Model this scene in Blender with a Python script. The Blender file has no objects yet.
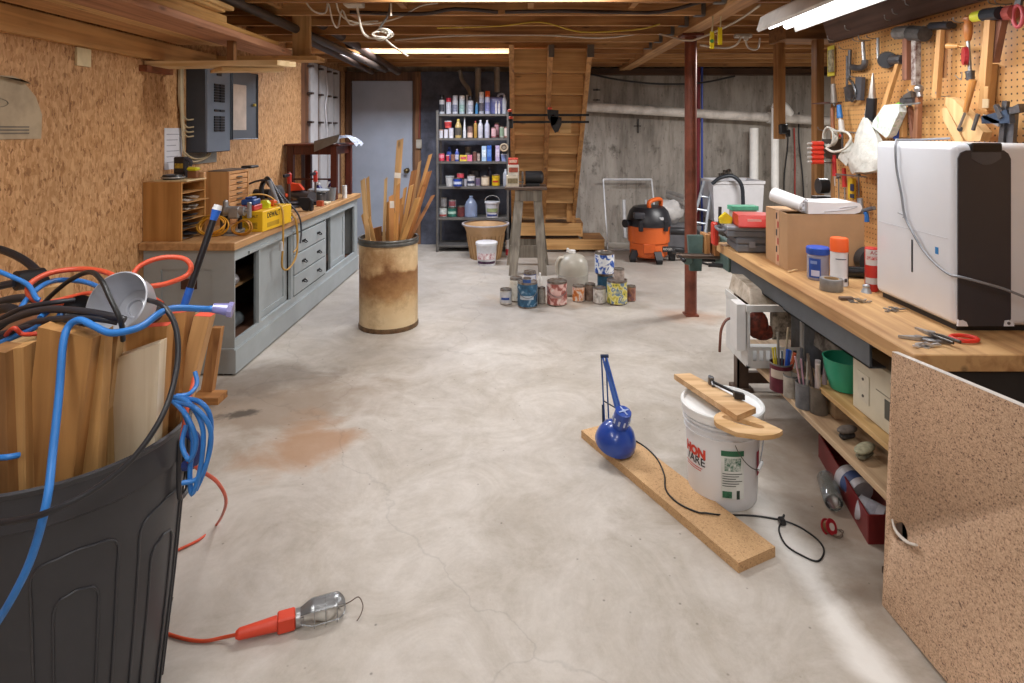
import bpy, bmesh, math, random
from mathutils import Vector, Matrix, Euler, noise as mnoise
PI = math.pi
sc = bpy.context.scene
COL = sc.collection
# ------------------------------------------------------------------ camera
F = 600.0; HX = 520.0; HY = 130.0; EYE = 1.43
cam_d = bpy.data.cameras.new('camera'); cam = bpy.data.objects.new('camera', cam_d); COL.objects.link(cam)
cam.location = (0, 0, EYE); cam.rotation_euler = (PI/2, 0, 0)
cam_d.sensor_width = 36; cam_d.lens = F/1024*36
cam_d.shift_x = -(HX-512)/1024; cam_d.shift_y = -(341.5-HY)/1024
cam_d.clip_start = 0.02
sc.camera = cam
# ------------------------------------------------------------------ world, exposure
w = bpy.data.worlds.new('world'); sc.world = w; w.use_nodes = True
w.node_tree.nodes['Background'].inputs[0].default_value = (1.0, .95, .9, 1); w.node_tree.nodes['Background'].inputs[1].default_value = .25
sc.view_settings.view_transform = 'Standard'; sc.view_settings.look = 'None'
sc.view_settings.gamma = 1.0; sc.view_settings.use_curve_mapping = False
sc.view_settings.exposure = 0.38
# ------------------------------------------------------------------ area lights: shop light tubes overhead, and one added fill lamp
def tube_or_fill(x, y, z, sx, sy, power, color=(1, .94, .86)):
    l = bpy.data.lights.new('shop_or_fill_glow', 'AREA'); l.shape = 'RECTANGLE'; l.size = sx; l.size_y = sy; l.energy = power; l.color = color
    o = bpy.data.objects.new('shop_or_fill_glow', l); COL.objects.link(o); o.location = (x, y, z)
tube_or_fill(1.325, 2.48, 1.915, .12, 1.15, 9, (.95, .98, 1))      # over the right workbench
tube_or_fill(-.1, 3.42, 2.28, 1.2, .12, 26, (1, .985, .97))          # centre of the room, between two joists
tube_or_fill(-.9, 1.0, 2.09, .14, 1.2, 12, (1, .985, .97))           # over the left side
tube_or_fill(.45, .2, 2.09, .14, 1.2, 11, (1, .985, .97))            # above the photographer
tube_or_fill(-.3, -1.2, 2.09, 1.2, .14, 14, (1, .985, .97))          # behind the photographer
tube_or_fill(-.85, 5.85, 2.28, 1.5, .1, 52, (.9, .93, 1))           # in front of the can shelf, between two joists
tube_or_fill(2.7, 5.2, 2.1, 1.2, .12, 62, (1, .985, .97))            # added fill for the utility corner beyond the pegboard wall, no fixture there
# ------------------------------------------------------------------ helpers
def T(x, y, z): return Matrix.Translation((x, y, z))
def RZ(a): return Matrix.Rotation(math.radians(a), 4, 'Z')
def RX(a): return Matrix.Rotation(math.radians(a), 4, 'X')
def RY(a): return Matrix.Rotation(math.radians(a), 4, 'Y')
def P(px, py, d): return Vector(((px-HX)*d/F, d, EYE-(py-HY)*d/F))
def PZ(px, py, z): d = (EYE-z)*F/(py-HY); return Vector(((px-HX)*d/F, d, z))
def W(px, py, off=0.03, X=1.80):
    x = X-off; d = x*F/(px-HX); return Vector((x, d, EYE-(py-HY)*d/F))
def Lw(px, py, off=0.02, X=-2.2):
    x = X+off; d = x*F/(px-HX); return Vector((x, d, EYE-(py-HY)*d/F))

def _lin(c):
    if isinstance(c, str):
        c = [int(c[i:i+2], 16)/255 for i in (0, 2, 4)]
        c = [v/12.92 if v <= .04045 else ((v+.055)/1.055)**2.4 for v in c]
    return (c[0], c[1], c[2], 1)
MC = {}
def M(c, rough=.5, metal=0., var=.12, scale=9., bump=0., stretch=None, trans=0., alpha=1., c2=None, emit=0., coat=0.):
    key = (str(c), rough, metal, var, scale, bump, str(stretch), trans, alpha, str(c2), emit, coat)
    if key in MC: return MC[key]
    m = bpy.data.materials.new('mat'); m.use_nodes = True
    nt = m.node_tree; N = nt.nodes; L = nt.links; b = N['Principled BSDF']
    col = _lin(c); lo = _lin(c2) if c2 else tuple(v*(1-2.2*var) for v in col[:3])+(1,)
    tc = N.new('ShaderNodeTexCoord'); mp = N.new('ShaderNodeMapping'); L.new(tc.outputs['Object'], mp.inputs[0])
    if stretch: mp.inputs['Scale'].default_value = stretch
    nz = N.new('ShaderNodeTexNoise'); nz.inputs['Scale'].default_value = scale; nz.inputs['Detail'].default_value = 6
    nz.inputs['Roughness'].default_value = .6
    L.new(mp.outputs[0], nz.inputs['Vector'])
    cr = N.new('ShaderNodeValToRGB'); cr.color_ramp.elements[0].position = .32; cr.color_ramp.elements[1].position = .62
    cr.color_ramp.elements[0].color = lo; cr.color_ramp.elements[1].color = col
    L.new(nz.outputs[0], cr.inputs[0]); L.new(cr.outputs[0], b.inputs['Base Color'])
    b.inputs['Roughness'].default_value = rough; b.inputs['Metallic'].default_value = metal
    b.inputs['Transmission Weight'].default_value = trans; b.inputs['Alpha'].default_value = alpha
    b.inputs['Coat Weight'].default_value = coat
    if emit:
        b.inputs['Emission Color'].default_value = col; b.inputs['Emission Strength'].default_value = emit
    if bump:
        bp = N.new('ShaderNodeBump'); bp.inputs['Strength'].default_value = bump; bp.inputs['Distance'].default_value = .01
        L.new(nz.outputs[0], bp.inputs['Height']); L.new(bp.outputs[0], b.inputs['Normal'])
    MC[key] = m; return m
def wood(c, c2, axis='y', rough=.6, scale=1.0, knots=True):
    key = ('wood', str(c), str(c2), axis, rough, scale)
    if key in MC: return MC[key]
    m = bpy.data.materials.new('wood'); m.use_nodes = True
    nt = m.node_tree; N = nt.nodes; L = nt.links; b = N['Principled BSDF']
    tc = N.new('ShaderNodeTexCoord'); mp = N.new('ShaderNodeMapping'); L.new(tc.outputs['Object'], mp.inputs[0])
    s = {'x': (1.2, 26, 26), 'y': (26, 1.2, 26), 'z': (26, 26, 1.2)}[axis]
    mp.inputs['Scale'].default_value = [v*scale for v in s]
    oi = N.new('ShaderNodeObjectInfo'); va = N.new('ShaderNodeVectorMath'); va.operation = 'MULTIPLY_ADD'
    L.new(oi.outputs['Random'], va.inputs[0]); va.inputs[1].default_value = (37, 53, 71); L.new(tc.outputs['Object'], va.inputs[2]); L.new(va.outputs[0], mp.inputs[0])
    nz = N.new('ShaderNodeTexNoise'); nz.inputs['Scale'].default_value = 1; nz.inputs['Detail'].default_value = 5; nz.inputs['Distortion'].default_value = .6
    L.new(mp.outputs[0], nz.inputs[0])
    n2 = N.new('ShaderNodeTexNoise'); n2.inputs['Scale'].default_value = 3.0; n2.inputs['Detail'].default_value = 3; L.new(va.outputs[0], n2.inputs[0])
    mx = N.new('ShaderNodeMath'); mx.operation = 'MULTIPLY_ADD'; L.new(nz.outputs[0], mx.inputs[0]); mx.inputs[1].default_value = .7
    m2 = N.new('ShaderNodeMath'); m2.operation = 'MULTIPLY'; L.new(n2.outputs[0], m2.inputs[0]); m2.inputs[1].default_value = .35; L.new(m2.outputs[0], mx.inputs[2])
    cr = N.new('ShaderNodeValToRGB'); cr.color_ramp.elements[0].position = .38; cr.color_ramp.elements[1].position = .62
    cr.color_ramp.elements[0].color = _lin(c2); cr.color_ramp.elements[1].color = _lin(c)
    L.new(mx.outputs[0], cr.inputs[0])
    # knots: sparse dark spots in the wood itself
    vo = N.new('ShaderNodeTexVoronoi'); vo.inputs['Scale'].default_value = 1.0; mk = N.new('ShaderNodeMapping')
    mk.inputs['Scale'].default_value = {'x': (3, 9, 9), 'y': (9, 3, 9), 'z': (9, 9, 3)}[axis]; L.new(va.outputs[0], mk.inputs[0]); L.new(mk.outputs[0], vo.inputs[0])
    lt = N.new('ShaderNodeMapRange'); lt.inputs[1].default_value = .05; lt.inputs[2].default_value = .13; lt.inputs[3].default_value = .45; lt.inputs[4].default_value = 1
    L.new(vo.outputs['Distance'], lt.inputs[0])
    mm = N.new('ShaderNodeMix'); mm.data_type = 'RGBA'; mm.blend_type = 'MULTIPLY'; mm.inputs[0].default_value = 1.0 if knots else 0.
    L.new(cr.outputs[0], mm.inputs[6]); L.new(lt.outputs[0], mm.inputs[7]); L.new(mm.outputs[2], b.inputs['Base Color'])
    b.inputs['Roughness'].default_value = rough
    MC[key] = m; return m
def blotch(cols, scale=22, rough=.5, stretch=(1, 1, 1)):
    key = ('blotch', str(cols), scale, str(stretch))
    if key in MC: return MC[key]
    m = bpy.data.materials.new('blotched'); m.use_nodes = True; nt = m.node_tree; N = nt.nodes; L = nt.links; b = N['Principled BSDF']
    tc = N.new('ShaderNodeTexCoord'); mp = N.new('ShaderNodeMapping'); mp.inputs['Scale'].default_value = stretch; L.new(tc.outputs['Object'], mp.inputs[0])
    nz = N.new('ShaderNodeTexNoise'); nz.inputs['Scale'].default_value = scale; nz.inputs['Detail'].default_value = 3; nz.inputs['Distortion'].default_value = .8; L.new(mp.outputs[0], nz.inputs[0])
    cr = N.new('ShaderNodeValToRGB'); e = cr.color_ramp.elements; n_ = len(cols)
    e[0].position = .32; e[0].color = _lin(cols[0]); e[1].position = .68; e[1].color = _lin(cols[-1])
    for i in range(1, n_-1): x = e.new(.32+.36*i/(n_-1)); x.color = _lin(cols[i])
    cr.color_ramp.interpolation = 'EASE' if n_ > 2 else 'LINEAR'
    L.new(nz.outputs[0], cr.inputs[0]); L.new(cr.outputs[0], b.inputs['Base Color']); b.inputs['Roughness'].default_value = rough
    MC[key] = m; return m
def chipmat(c_hi, c_mid, c_lo, scale, stretch=(1, 1, 1), bump=.2, dark=.12):
    """OSB / particle board: cells of random tone"""
    m = bpy.data.materials.new('chips'); m.use_nodes = True
    nt = m.node_tree; N = nt.nodes; L = nt.links; b = N['Principled BSDF']
    tc = N.new('ShaderNodeTexCoord'); nd = N.new('ShaderNodeTexNoise'); nd.inputs['Scale'].default_value = scale*.25; nd.inputs['Detail'].default_value = 2
    L.new(tc.outputs['Object'], nd.inputs[0])
    va = N.new('ShaderNodeVectorMath'); va.operation = 'MULTIPLY_ADD'; L.new(nd.outputs['Color'], va.inputs[0]); va.inputs[1].default_value = [3.0/scale]*3; L.new(tc.outputs['Object'], va.inputs[2])
    mp = N.new('ShaderNodeMapping'); mp.inputs['Scale'].default_value = stretch; L.new(va.outputs[0], mp.inputs[0])
    vo = N.new('ShaderNodeTexVoronoi'); vo.inputs['Scale'].default_value = scale; L.new(mp.outputs[0], vo.inputs[0])
    sp = N.new('ShaderNodeSeparateColor'); L.new(vo.outputs['Color'], sp.inputs[0])
    mp2 = N.new('ShaderNodeMapping'); mp2.inputs['Scale'].default_value = (stretch[0], stretch[1]*.6, stretch[2]*1.3); mp2.inputs['Rotation'].default_value = (.9, .2, .5); L.new(va.outputs[0], mp2.inputs[0])
    vo2 = N.new('ShaderNodeTexVoronoi'); vo2.inputs['Scale'].default_value = scale*.8; L.new(mp2.outputs[0], vo2.inputs[0])
    sp2 = N.new('ShaderNodeSeparateColor'); L.new(vo2.outputs['Color'], sp2.inputs[0])
    av = N.new('ShaderNodeMath'); av.operation = 'MULTIPLY_ADD'; L.new(sp.outputs[0], av.inputs[0]); av.inputs[1].default_value = .6
    a2 = N.new('ShaderNodeMath'); a2.operation = 'MULTIPLY'; a2.inputs[1].default_value = .4; L.new(sp2.outputs[1], a2.inputs[0]); L.new(a2.outputs[0], av.inputs[2])
    cr = N.new('ShaderNodeValToRGB'); e = cr.color_ramp.elements
    e[0].position = dark; e[0].color = _lin(c_lo); e[1].position = .85; e[1].color = _lin(c_hi); x = e.new(dark+.22); x.color = _lin(c_mid)
    L.new(av.outputs[0], cr.inputs[0])
    big = N.new('ShaderNodeTexNoise'); big.inputs['Scale'].default_value = 1.6; big.inputs['Detail'].default_value = 4; L.new(tc.outputs['Object'], big.inputs[0])
    mr = N.new('ShaderNodeMapRange'); mr.inputs[1].default_value = .3; mr.inputs[2].default_value = .7; mr.inputs[3].default_value = .82; mr.inputs[4].default_value = 1.06; L.new(big.outputs[0], mr.inputs[0])
    mm = N.new('ShaderNodeMix'); mm.data_type = 'RGBA'; mm.blend_type = 'MULTIPLY'; mm.inputs[0].default_value = 1
    L.new(cr.outputs[0], mm.inputs[6]); L.new(mr.outputs[0], mm.inputs[7]); L.new(mm.outputs[2], b.inputs['Base Color'])
    b.inputs['Roughness'].default_value = .65
    if bump:
        bp = N.new('ShaderNodeBump'); bp.inputs['Strength'].default_value = bump; bp.inputs['Distance'].default_value = .004
        L.new(av.outputs[0], bp.inputs['Height']); L.new(bp.outputs[0], b.inputs['Normal'])
    return m

class B:
    def __init__(s, m=None): s.bm = bmesh.new(); s.m = m or Matrix.Identity(4)
    def _add(s, geom_verts, xf=None):
        mm = s.m @ xf if xf is not None else s.m
        bmesh.ops.transform(s.bm, matrix=mm, verts=geom_verts); return s
    def box(s, c, size, xf=None, bev=0., seg=1):
        r = bmesh.ops.create_cube(s.bm, size=1)
        v = r['verts']
        for q in v: q.co = Vector((q.co.x*size[0]+c[0], q.co.y*size[1]+c[1], q.co.z*size[2]+c[2]))
        if bev:
            es = list({e for q in v for e in q.link_edges})
            rr = bmesh.ops.bevel(s.bm, geom=es, offset=bev, segments=seg, affect='EDGES', profile=.5, clamp_overlap=True)
            vs = {q for f in rr['faces'] for q in f.verts}
            st = list(vs); seen = set(vs)
            while st:
                q = st.pop()
                for e in q.link_edges:
                    o = e.other_vert(q)
                    if o not in seen: seen.add(o); st.append(o)
            v = list(seen)
        return s._add(v, xf)
    def b2(s, lo, hi, xf=None, bev=0., seg=1):
        return s.box([(a+b)/2 for a, b in zip(lo, hi)], [abs(b-a) for a, b in zip(lo, hi)], xf, bev, seg)
    def lathe(s, prof, seg=24, xf=None, cap=True):
        rings = []; allv = []
        for r, z in prof:
            if r < 1e-5:
                v = s.bm.verts.new((0, 0, z)); rings.append([v]); allv.append(v)
            else:
                rg = [s.bm.verts.new((r*math.cos(2*PI*i/seg), r*math.sin(2*PI*i/seg), z)) for i in range(seg)]
                rings.append(rg); allv += rg
        for a, b in zip(rings, rings[1:]):
            for i in range(seg):
                j = (i+1) % seg
                if len(a) == 1 and len(b) == 1: continue
                if len(a) == 1: s.bm.faces.new((a[0], b[j], b[i]))
                elif len(b) == 1: s.bm.faces.new((a[i], a[j], b[0]))
                else: s.bm.faces.new((a[i], a[j], b[j], b[i]))
        if cap:
            if len(rings[0]) > 1: s.bm.faces.new(rings[0][::-1])
            if len(rings[-1]) > 1: s.bm.faces.new(rings[-1])
        return s._add(allv, xf)
    def cyl(s, p0, p1, r0, r1=None, seg=14, cap=True):
        p0 = Vector(p0); p1 = Vector(p1); r1 = r0 if r1 is None else r1
        d = p1-p0; q = d.to_track_quat('Z', 'Y').to_matrix().to_4x4()
        return s.lathe([(r0, 0), (r1, d.length)], seg, Matrix.Translation(p0) @ q, cap)
    def ball(s, c, r, seg=16):
        if not hasattr(r, '__len__'): r = (r, r, r)
        x = bmesh.ops.create_uvsphere(s.bm, u_segments=seg, v_segments=max(6, seg//2), radius=1)
        return s._add(x['verts'], Matrix.Translation(c) @ Matrix.Diagonal((*r, 1)))
    def tube(s, pts, r, seg=8, smooth=4, closed=False):
        pts = [Vector(p) for p in pts]
        if smooth > 1 and len(pts) > 2:
            out = []; n = len(pts)
            for i in range(n if closed else n-1):
                if closed: a, b, c, d = pts[i-1], pts[i], pts[(i+1) % n], pts[(i+2) % n]
                else: a, b, c, d = pts[max(i-1, 0)], pts[i], pts[i+1], pts[min(i+2, n-1)]
                for k in range(smooth):
                    t = k/smooth
                    out.append(.5*((2*b)+(c-a)*t+(2*a-5*b+4*c-d)*t*t+(3*b-a-3*c+d)*t**3))
            if not closed: out.append(pts[-1])
            pts = out
        n = len(pts); rings = []; up = None; allv = []
        for i in range(n):
            if closed: t = pts[(i+1) % n]-pts[i-1]
            else: t = pts[min(i+1, n-1)]-pts[max(i-1, 0)]
            if t.length < 1e-9: t = Vector((0, 0, 1))
            t.normalize()
            if up is None: up = t.orthogonal().normalized()
            up = (up-t*up.dot(t))
            if up.length < 1e-6: up = t.orthogonal()
            up.normalize(); sd = t.cross(up)
            rr = r[min(int(i*len(r)/n), len(r)-1)] if hasattr(r, '__len__') else r
            rg = [s.bm.verts.new(pts[i]+up*(rr*math.cos(2*PI*k/seg))+sd*(rr*math.sin(2*PI*k/seg))) for k in range(seg)]
            rings.append(rg); allv += rg
        pr = list(zip(rings, rings[1:]))+([(rings[-1], rings[0])] if closed else [])
        for a, b in pr:
            for k in range(seg):
                j = (k+1) % seg; s.bm.faces.new((a[k], a[j], b[j], b[k]))
        if not closed: s.bm.faces.new(rings[0][::-1]); s.bm.faces.new(rings[-1])
        return s._add(allv)
    def prism(s, poly, h, xf=None, z0=0.):
        """polygon in XY extruded along Z"""
        a = [s.bm.verts.new((x, y, z0)) for x, y in poly]; b = [s.bm.verts.new((x, y, z0+h)) for x, y in poly]
        n = len(poly)
        s.bm.faces.new(a[::-1]); s.bm.faces.new(b)
        for i in range(n): j = (i+1) % n; s.bm.faces.new((a[i], a[j], b[j], b[i]))
        return s._add(a+b, xf)
    def hexa(s, c8):
        """eight corners: bottom four then top four"""
        v = [s.bm.verts.new(c) for c in c8]
        for f in ((3, 2, 1, 0), (4, 5, 6, 7), (0, 1, 5, 4), (1, 2, 6, 5), (2, 3, 7, 6), (3, 0, 4, 7)): s.bm.faces.new([v[i] for i in f])
        return s._add(v)
    def grid(s, fn, nu, nv, th=0.):
        v = [[s.bm.verts.new(fn(i/nu, j/nv)) for j in range(nv+1)] for i in range(nu+1)]
        fs = [s.bm.faces.new((v[i][j], v[i+1][j], v[i+1][j+1], v[i][j+1])) for i in range(nu) for j in range(nv)]
        al = [q for r in v for q in r]
        if th:
            r = bmesh.ops.solidify(s.bm, geom=fs, thickness=th)
            al = list(set(al) | {q for q in r['geom'] if isinstance(q, bmesh.types.BMVert)})
        return s._add(al)

WM = {}
def _link(name, me, mat, parent=None, m=None):
    o = bpy.data.objects.new(name, me); COL.objects.link(o)
    if mat is not None: me.materials.append(mat)
    if parent is not None: o.parent = parent; WM[o.name] = WM[parent.name]
    else: o.matrix_world = m; WM[o.name] = m
    return o
def obj(name, b, mat, parent=None, label=None, cat=None, group=None, kind=None, smooth=35, org=None):
    bm = b.bm
    bmesh.ops.recalc_face_normals(bm, faces=bm.faces[:])
    if parent is not None: m = WM[parent.name]
    else:
        if org is not None: m = org
        else:
            xs = [v.co for v in bm.verts]
            lo = [min(c[i] for c in xs) for i in range(3)]; hi = [max(c[i] for c in xs) for i in range(3)]
            m = T((lo[0]+hi[0])/2, (lo[1]+hi[1])/2, lo[2])
    bmesh.ops.transform(bm, matrix=m.inverted(), verts=bm.verts[:])
    th = math.radians(smooth)
    for f in bm.faces: f.smooth = True
    for e in bm.edges:
        if len(e.link_faces) == 2 and e.calc_face_angle(0) > th: e.smooth = False
    me = bpy.data.meshes.new(name); bm.to_mesh(me); bm.free()
    o = _link(name, me, mat, parent, m)
    tag(o, label, cat, group, kind); return o
def tag(o, label=None, cat=None, group=None, kind=None):
    if label: o['label'] = label
    if cat: o['category'] = cat
    if group: o['group'] = group
    if kind: o['kind'] = kind
    return o
def thing(name, label, cat, m, group=None):
    o = bpy.data.objects.new(name, None); COL.objects.link(o); o.empty_display_size = .05
    if not isinstance(m, Matrix): m = T(*m)
    o.matrix_world = m; WM[o.name] = m
    return tag(o, label, cat, group)
def struct(name, b, mat, parent=None, org=None):
    return obj(name, b, mat, parent, kind=None if parent else 'structure', org=org)
KIDS = {}
def dup(root, m, label=None, group=None):
    def cp(o, par):
        c = o.copy(); COL.objects.link(c)
        if par is not None: c.parent = par
        for k in [k for k in ALLO() if k.parent is o]: cp(k, c)
        return c
    def ALLO(): return list(COL.objects)
    r = cp(root, None); r.matrix_world = m; WM[r.name] = m
    if label: r['label'] = label
    if group: r['group'] = group
    return r
def textmesh(txt, size, depth=.0006, bend=None, bold=0.):
    cu = bpy.data.curves.new('lettering', 'FONT'); cu.body = txt; cu.size = size; cu.extrude = depth; cu.offset = bold
    cu.align_x = 'CENTER'; cu.align_y = 'CENTER'; cu.resolution_u = 2
    o = bpy.data.objects.new('lettering', cu); COL.objects.link(o)
    dg = bpy.context.evaluated_depsgraph_get(); me = bpy.data.meshes.new_from_object(o.evaluated_get(dg))
    bpy.data.objects.remove(o); bpy.data.curves.remove(cu)
    return me
def lettering(name, txt, size, mat, parent, m, bend=None, sx=1., bold=0., depth=.0008):
    """flat text in local XY, placed by m; with bend=r the text wraps a vertical cylinder round the Z axis of m (facing -Y)"""
    me = textmesh(txt, size, depth, bold=bold)
    b = B(); b.bm.from_mesh(me); bpy.data.meshes.remove(me)
    if bend:
        bmesh.ops.subdivide_edges(b.bm, edges=[e for e in b.bm.edges if e.calc_length() > .02], cuts=2)
        for v in b.bm.verts:
            a = v.co.x*sx/bend; r = bend+v.co.z
            v.co = Vector((r*math.sin(a), -r*math.cos(a), v.co.y))
    else:
        for v in b.bm.verts: v.co.x *= sx
    bmesh.ops.transform(b.bm, matrix=m, verts=b.bm.verts[:])
    return obj(name, b, mat, parent)
def patch(b, r, a0, a1, z0, z1, m, n=10, th=.0012):
    """curved label patch on a cylinder round the Z axis of m (angle 0 faces -Y)"""
    def fn(u, v):
        a = math.radians(a0+(a1-a0)*u); return m @ Vector((r*math.sin(a), -r*math.cos(a), z0+(z1-z0)*v))
    def fo(u, v):
        a = math.radians(a0+(a1-a0)*u); return m @ Vector(((r+th)*math.sin(a), -(r+th)*math.cos(a), z0+(z1-z0)*v))
    return b.grid(fo, n, 1)
rnd = random.Random(7)
# ================================================================== THE ROOM
XL, XR, YB, YF, ZC = -2.2, 1.8, 7.62, -1.9, 2.44
XE = 4.4      # the room is wider beyond the pegboard wall
# concrete floor with stains
def floormat():
    m = bpy.data.materials.new('concrete_floor'); m.use_nodes = True
    nt = m.node_tree; N = nt.nodes; L = nt.links; b = N['Principled BSDF']
    tc = N.new('ShaderNodeTexCoord')
    def noise(sc_, det=5, dist=0., rough=.6):
        n = N.new('ShaderNodeTexNoise'); n.inputs['Scale'].default_value = sc_; n.inputs['Detail'].default_value = det
        n.inputs['Distortion'].default_value = dist; n.inputs['Roughness'].default_value = rough; L.new(tc.outputs['Object'], n.inputs[0]); return n.outputs[0]
    def ramp(src, p0, p1, c0, c1):
        r = N.new('ShaderNodeValToRGB'); r.color_ramp.elements[0].position = p0; r.color_ramp.elements[1].position = p1
        r.color_ramp.elements[0].color = _lin(c0); r.color_ramp.elements[1].color = _lin(c1); L.new(src, r.inputs[0]); return r.outputs[0]
    def mix(f, a, c, mode='MIX'):
        x = N.new('ShaderNodeMix'); x.data_type = 'RGBA'; x.blend_type = mode
        if hasattr(f, 'links'): L.new(f, x.inputs[0])
        else: x.inputs[0].default_value = f
        for s, k in ((a, 6), (c, 7)):
            if hasattr(s, 'links'): L.new(s, x.inputs[k])
            else: x.inputs[k].default_value = _lin(s)
        return x.outputs[2]
    def math_(op, a, c=None):
        x = N.new('ShaderNodeMath'); x.operation = op; x.use_clamp = False
        for s, k in ((a, 0), (c, 1)):
            if s is None: continue
            if hasattr(s, 'links'): L.new(s, x.inputs[k])
            else: x.inputs[k].default_value = s
        return x.outputs[0]
    def spot(cx, cy, rx, ry, rot, edge=.7, nzs=3.):
        mp = N.new('ShaderNodeMapping'); mp.vector_type = 'TEXTURE'; mp.inputs['Location'].default_value = (cx, cy, 0)
        mp.inputs['Rotation'].default_value = (0, 0, math.radians(rot)); mp.inputs['Scale'].default_value = (rx, ry, 1); L.new(tc.outputs['Object'], mp.inputs[0])
        le = N.new('ShaderNodeVectorMath'); le.operation = 'LENGTH'; L.new(mp.outputs[0], le.inputs[0])
        s = math_('ADD', le.outputs['Value'], math_('MULTIPLY', math_('SUBTRACT', noise(nzs, 6, .4), .5), 2.4))
        r = N.new('ShaderNodeMapRange'); r.inputs[1].default_value = 1.1; r.inputs[2].default_value = 1.1-edge; r.inputs[3].default_value = 0; r.inputs[4].default_value = 1
        L.new(s, r.inputs[0]); return r.outputs[0]
    c = ramp(noise(.9, 8, .6), .35, .65, '9d948b', 'c4bdb4')
    c = mix(.45, c, ramp(noise(9, 10, .2, .8), .36, .60, '9c9287', 'd0c9c0'))
    c = mix(.5, c, ramp(noise(2.6, 10, 1.2, .72), .38, .62, 'a39888', 'cdc6be'))
    c = mix(math_('MULTIPLY', spot(-1.25, 3.1, .62, .42, 20), .75), c, '8f7c68')
    c = mix(math_('MULTIPLY', spot(-.98, 2.72, .22, .3, -10), .8), c, 'a8805c')
    c = mix(math_('MULTIPLY', spot(-1.5, 3.4, .5, .25, 30), .6), c, '70655a')
    c = mix(math_('MULTIPLY', spot(.4, 5.4, 2.6, 1.7, 0, 1.0, 1.2), .6), c, '908a85')
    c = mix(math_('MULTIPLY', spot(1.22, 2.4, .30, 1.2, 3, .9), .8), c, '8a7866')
    c = mix(math_('MULTIPLY', spot(.93, 1.75, .07, .75, 2, .8, 4.), .7), c, 'f0eeea')
    c = mix(math_('MULTIPLY', spot(-1.42, 3.02, .10, .05, 20, .6, 14.), .9), c, '4e453c')
    c = mix(math_('MULTIPLY', spot(1.32, 4.6, .25, .2, 0, .9), .5), c, 'a0704a')
    c = mix(math_('MULTIPLY', spot(-1.3, 5.2, .6, 1.0, 0, .9, 2.), .4), c, '8a8480')
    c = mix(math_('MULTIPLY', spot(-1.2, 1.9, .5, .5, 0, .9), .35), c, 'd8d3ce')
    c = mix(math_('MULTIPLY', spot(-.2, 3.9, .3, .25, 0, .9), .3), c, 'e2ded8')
    c = mix(math_('MULTIPLY', spot(.25, 5.05, .65, .22, 0, .6), .45), c, 'a08a70')
    # pits and specks
    vo = N.new('ShaderNodeTexVoronoi'); vo.inputs['Scale'].default_value = 13; L.new(tc.outputs['Object'], vo.inputs[0])
    r = N.new('ShaderNodeMapRange'); r.inputs[1].default_value = .02; r.inputs[2].default_value = .07; r.inputs[3].default_value = .45; r.inputs[4].default_value = 1; L.new(vo.outputs['Distance'], r.inputs[0])
    c = mix(1., c, r.outputs[0], 'MULTIPLY')
    # hairline cracks
    v2 = N.new('ShaderNodeTexVoronoi'); v2.feature = 'DISTANCE_TO_EDGE'; v2.inputs['Scale'].default_value = .42
    mp = N.new('ShaderNodeVectorMath'); mp.operation = 'MULTIPLY_ADD'; nn = N.new('ShaderNodeTexNoise'); nn.inputs['Scale'].default_value = 2.5; nn.inputs['Detail'].default_value = 6; L.new(tc.outputs['Object'], nn.inputs[0])
    L.new(nn.outputs['Color'], mp.inputs[0]); mp.inputs[1].default_value = (.5, .5, 0); L.new(tc.outputs['Object'], mp.inputs[2]); L.new(mp.outputs[0], v2.inputs[0])
    r = N.new('ShaderNodeMapRange'); r.inputs[1].default_value = 0; r.inputs[2].default_value = .003; r.inputs[3].default_value = .86; r.inputs[4].default_value = 1; L.new(v2.outputs['Distance'], r.inputs[0])
    c = mix(1., c, r.outputs[0], 'MULTIPLY')
    L.new(c, b.inputs['Base Color']); b.inputs['Roughness'].default_value = .55
    bp = N.new('ShaderNodeBump'); bp.inputs['Strength'].default_value = .25; bp.inputs['Distance'].default_value = .01
    L.new(noise(6, 8), bp.inputs['Height']); L.new(bp.outputs[0], b.inputs['Normal'])
    return m
struct('floor', B().b2((XL-.1, YF-.1, -.1), (XE+.1, YB+.1, 0)), floormat(), org=T(0, 0, 0))
osb = chipmat('d6a878', 'b38352', '875a34', 95, (1, 1.1, .33), .35, .05)
struct('wall_left', B().b2((XL-.1, YF-.1, 0), (XL, YB+.1, ZC)), osb, org=T(0, 0, 0))
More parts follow.
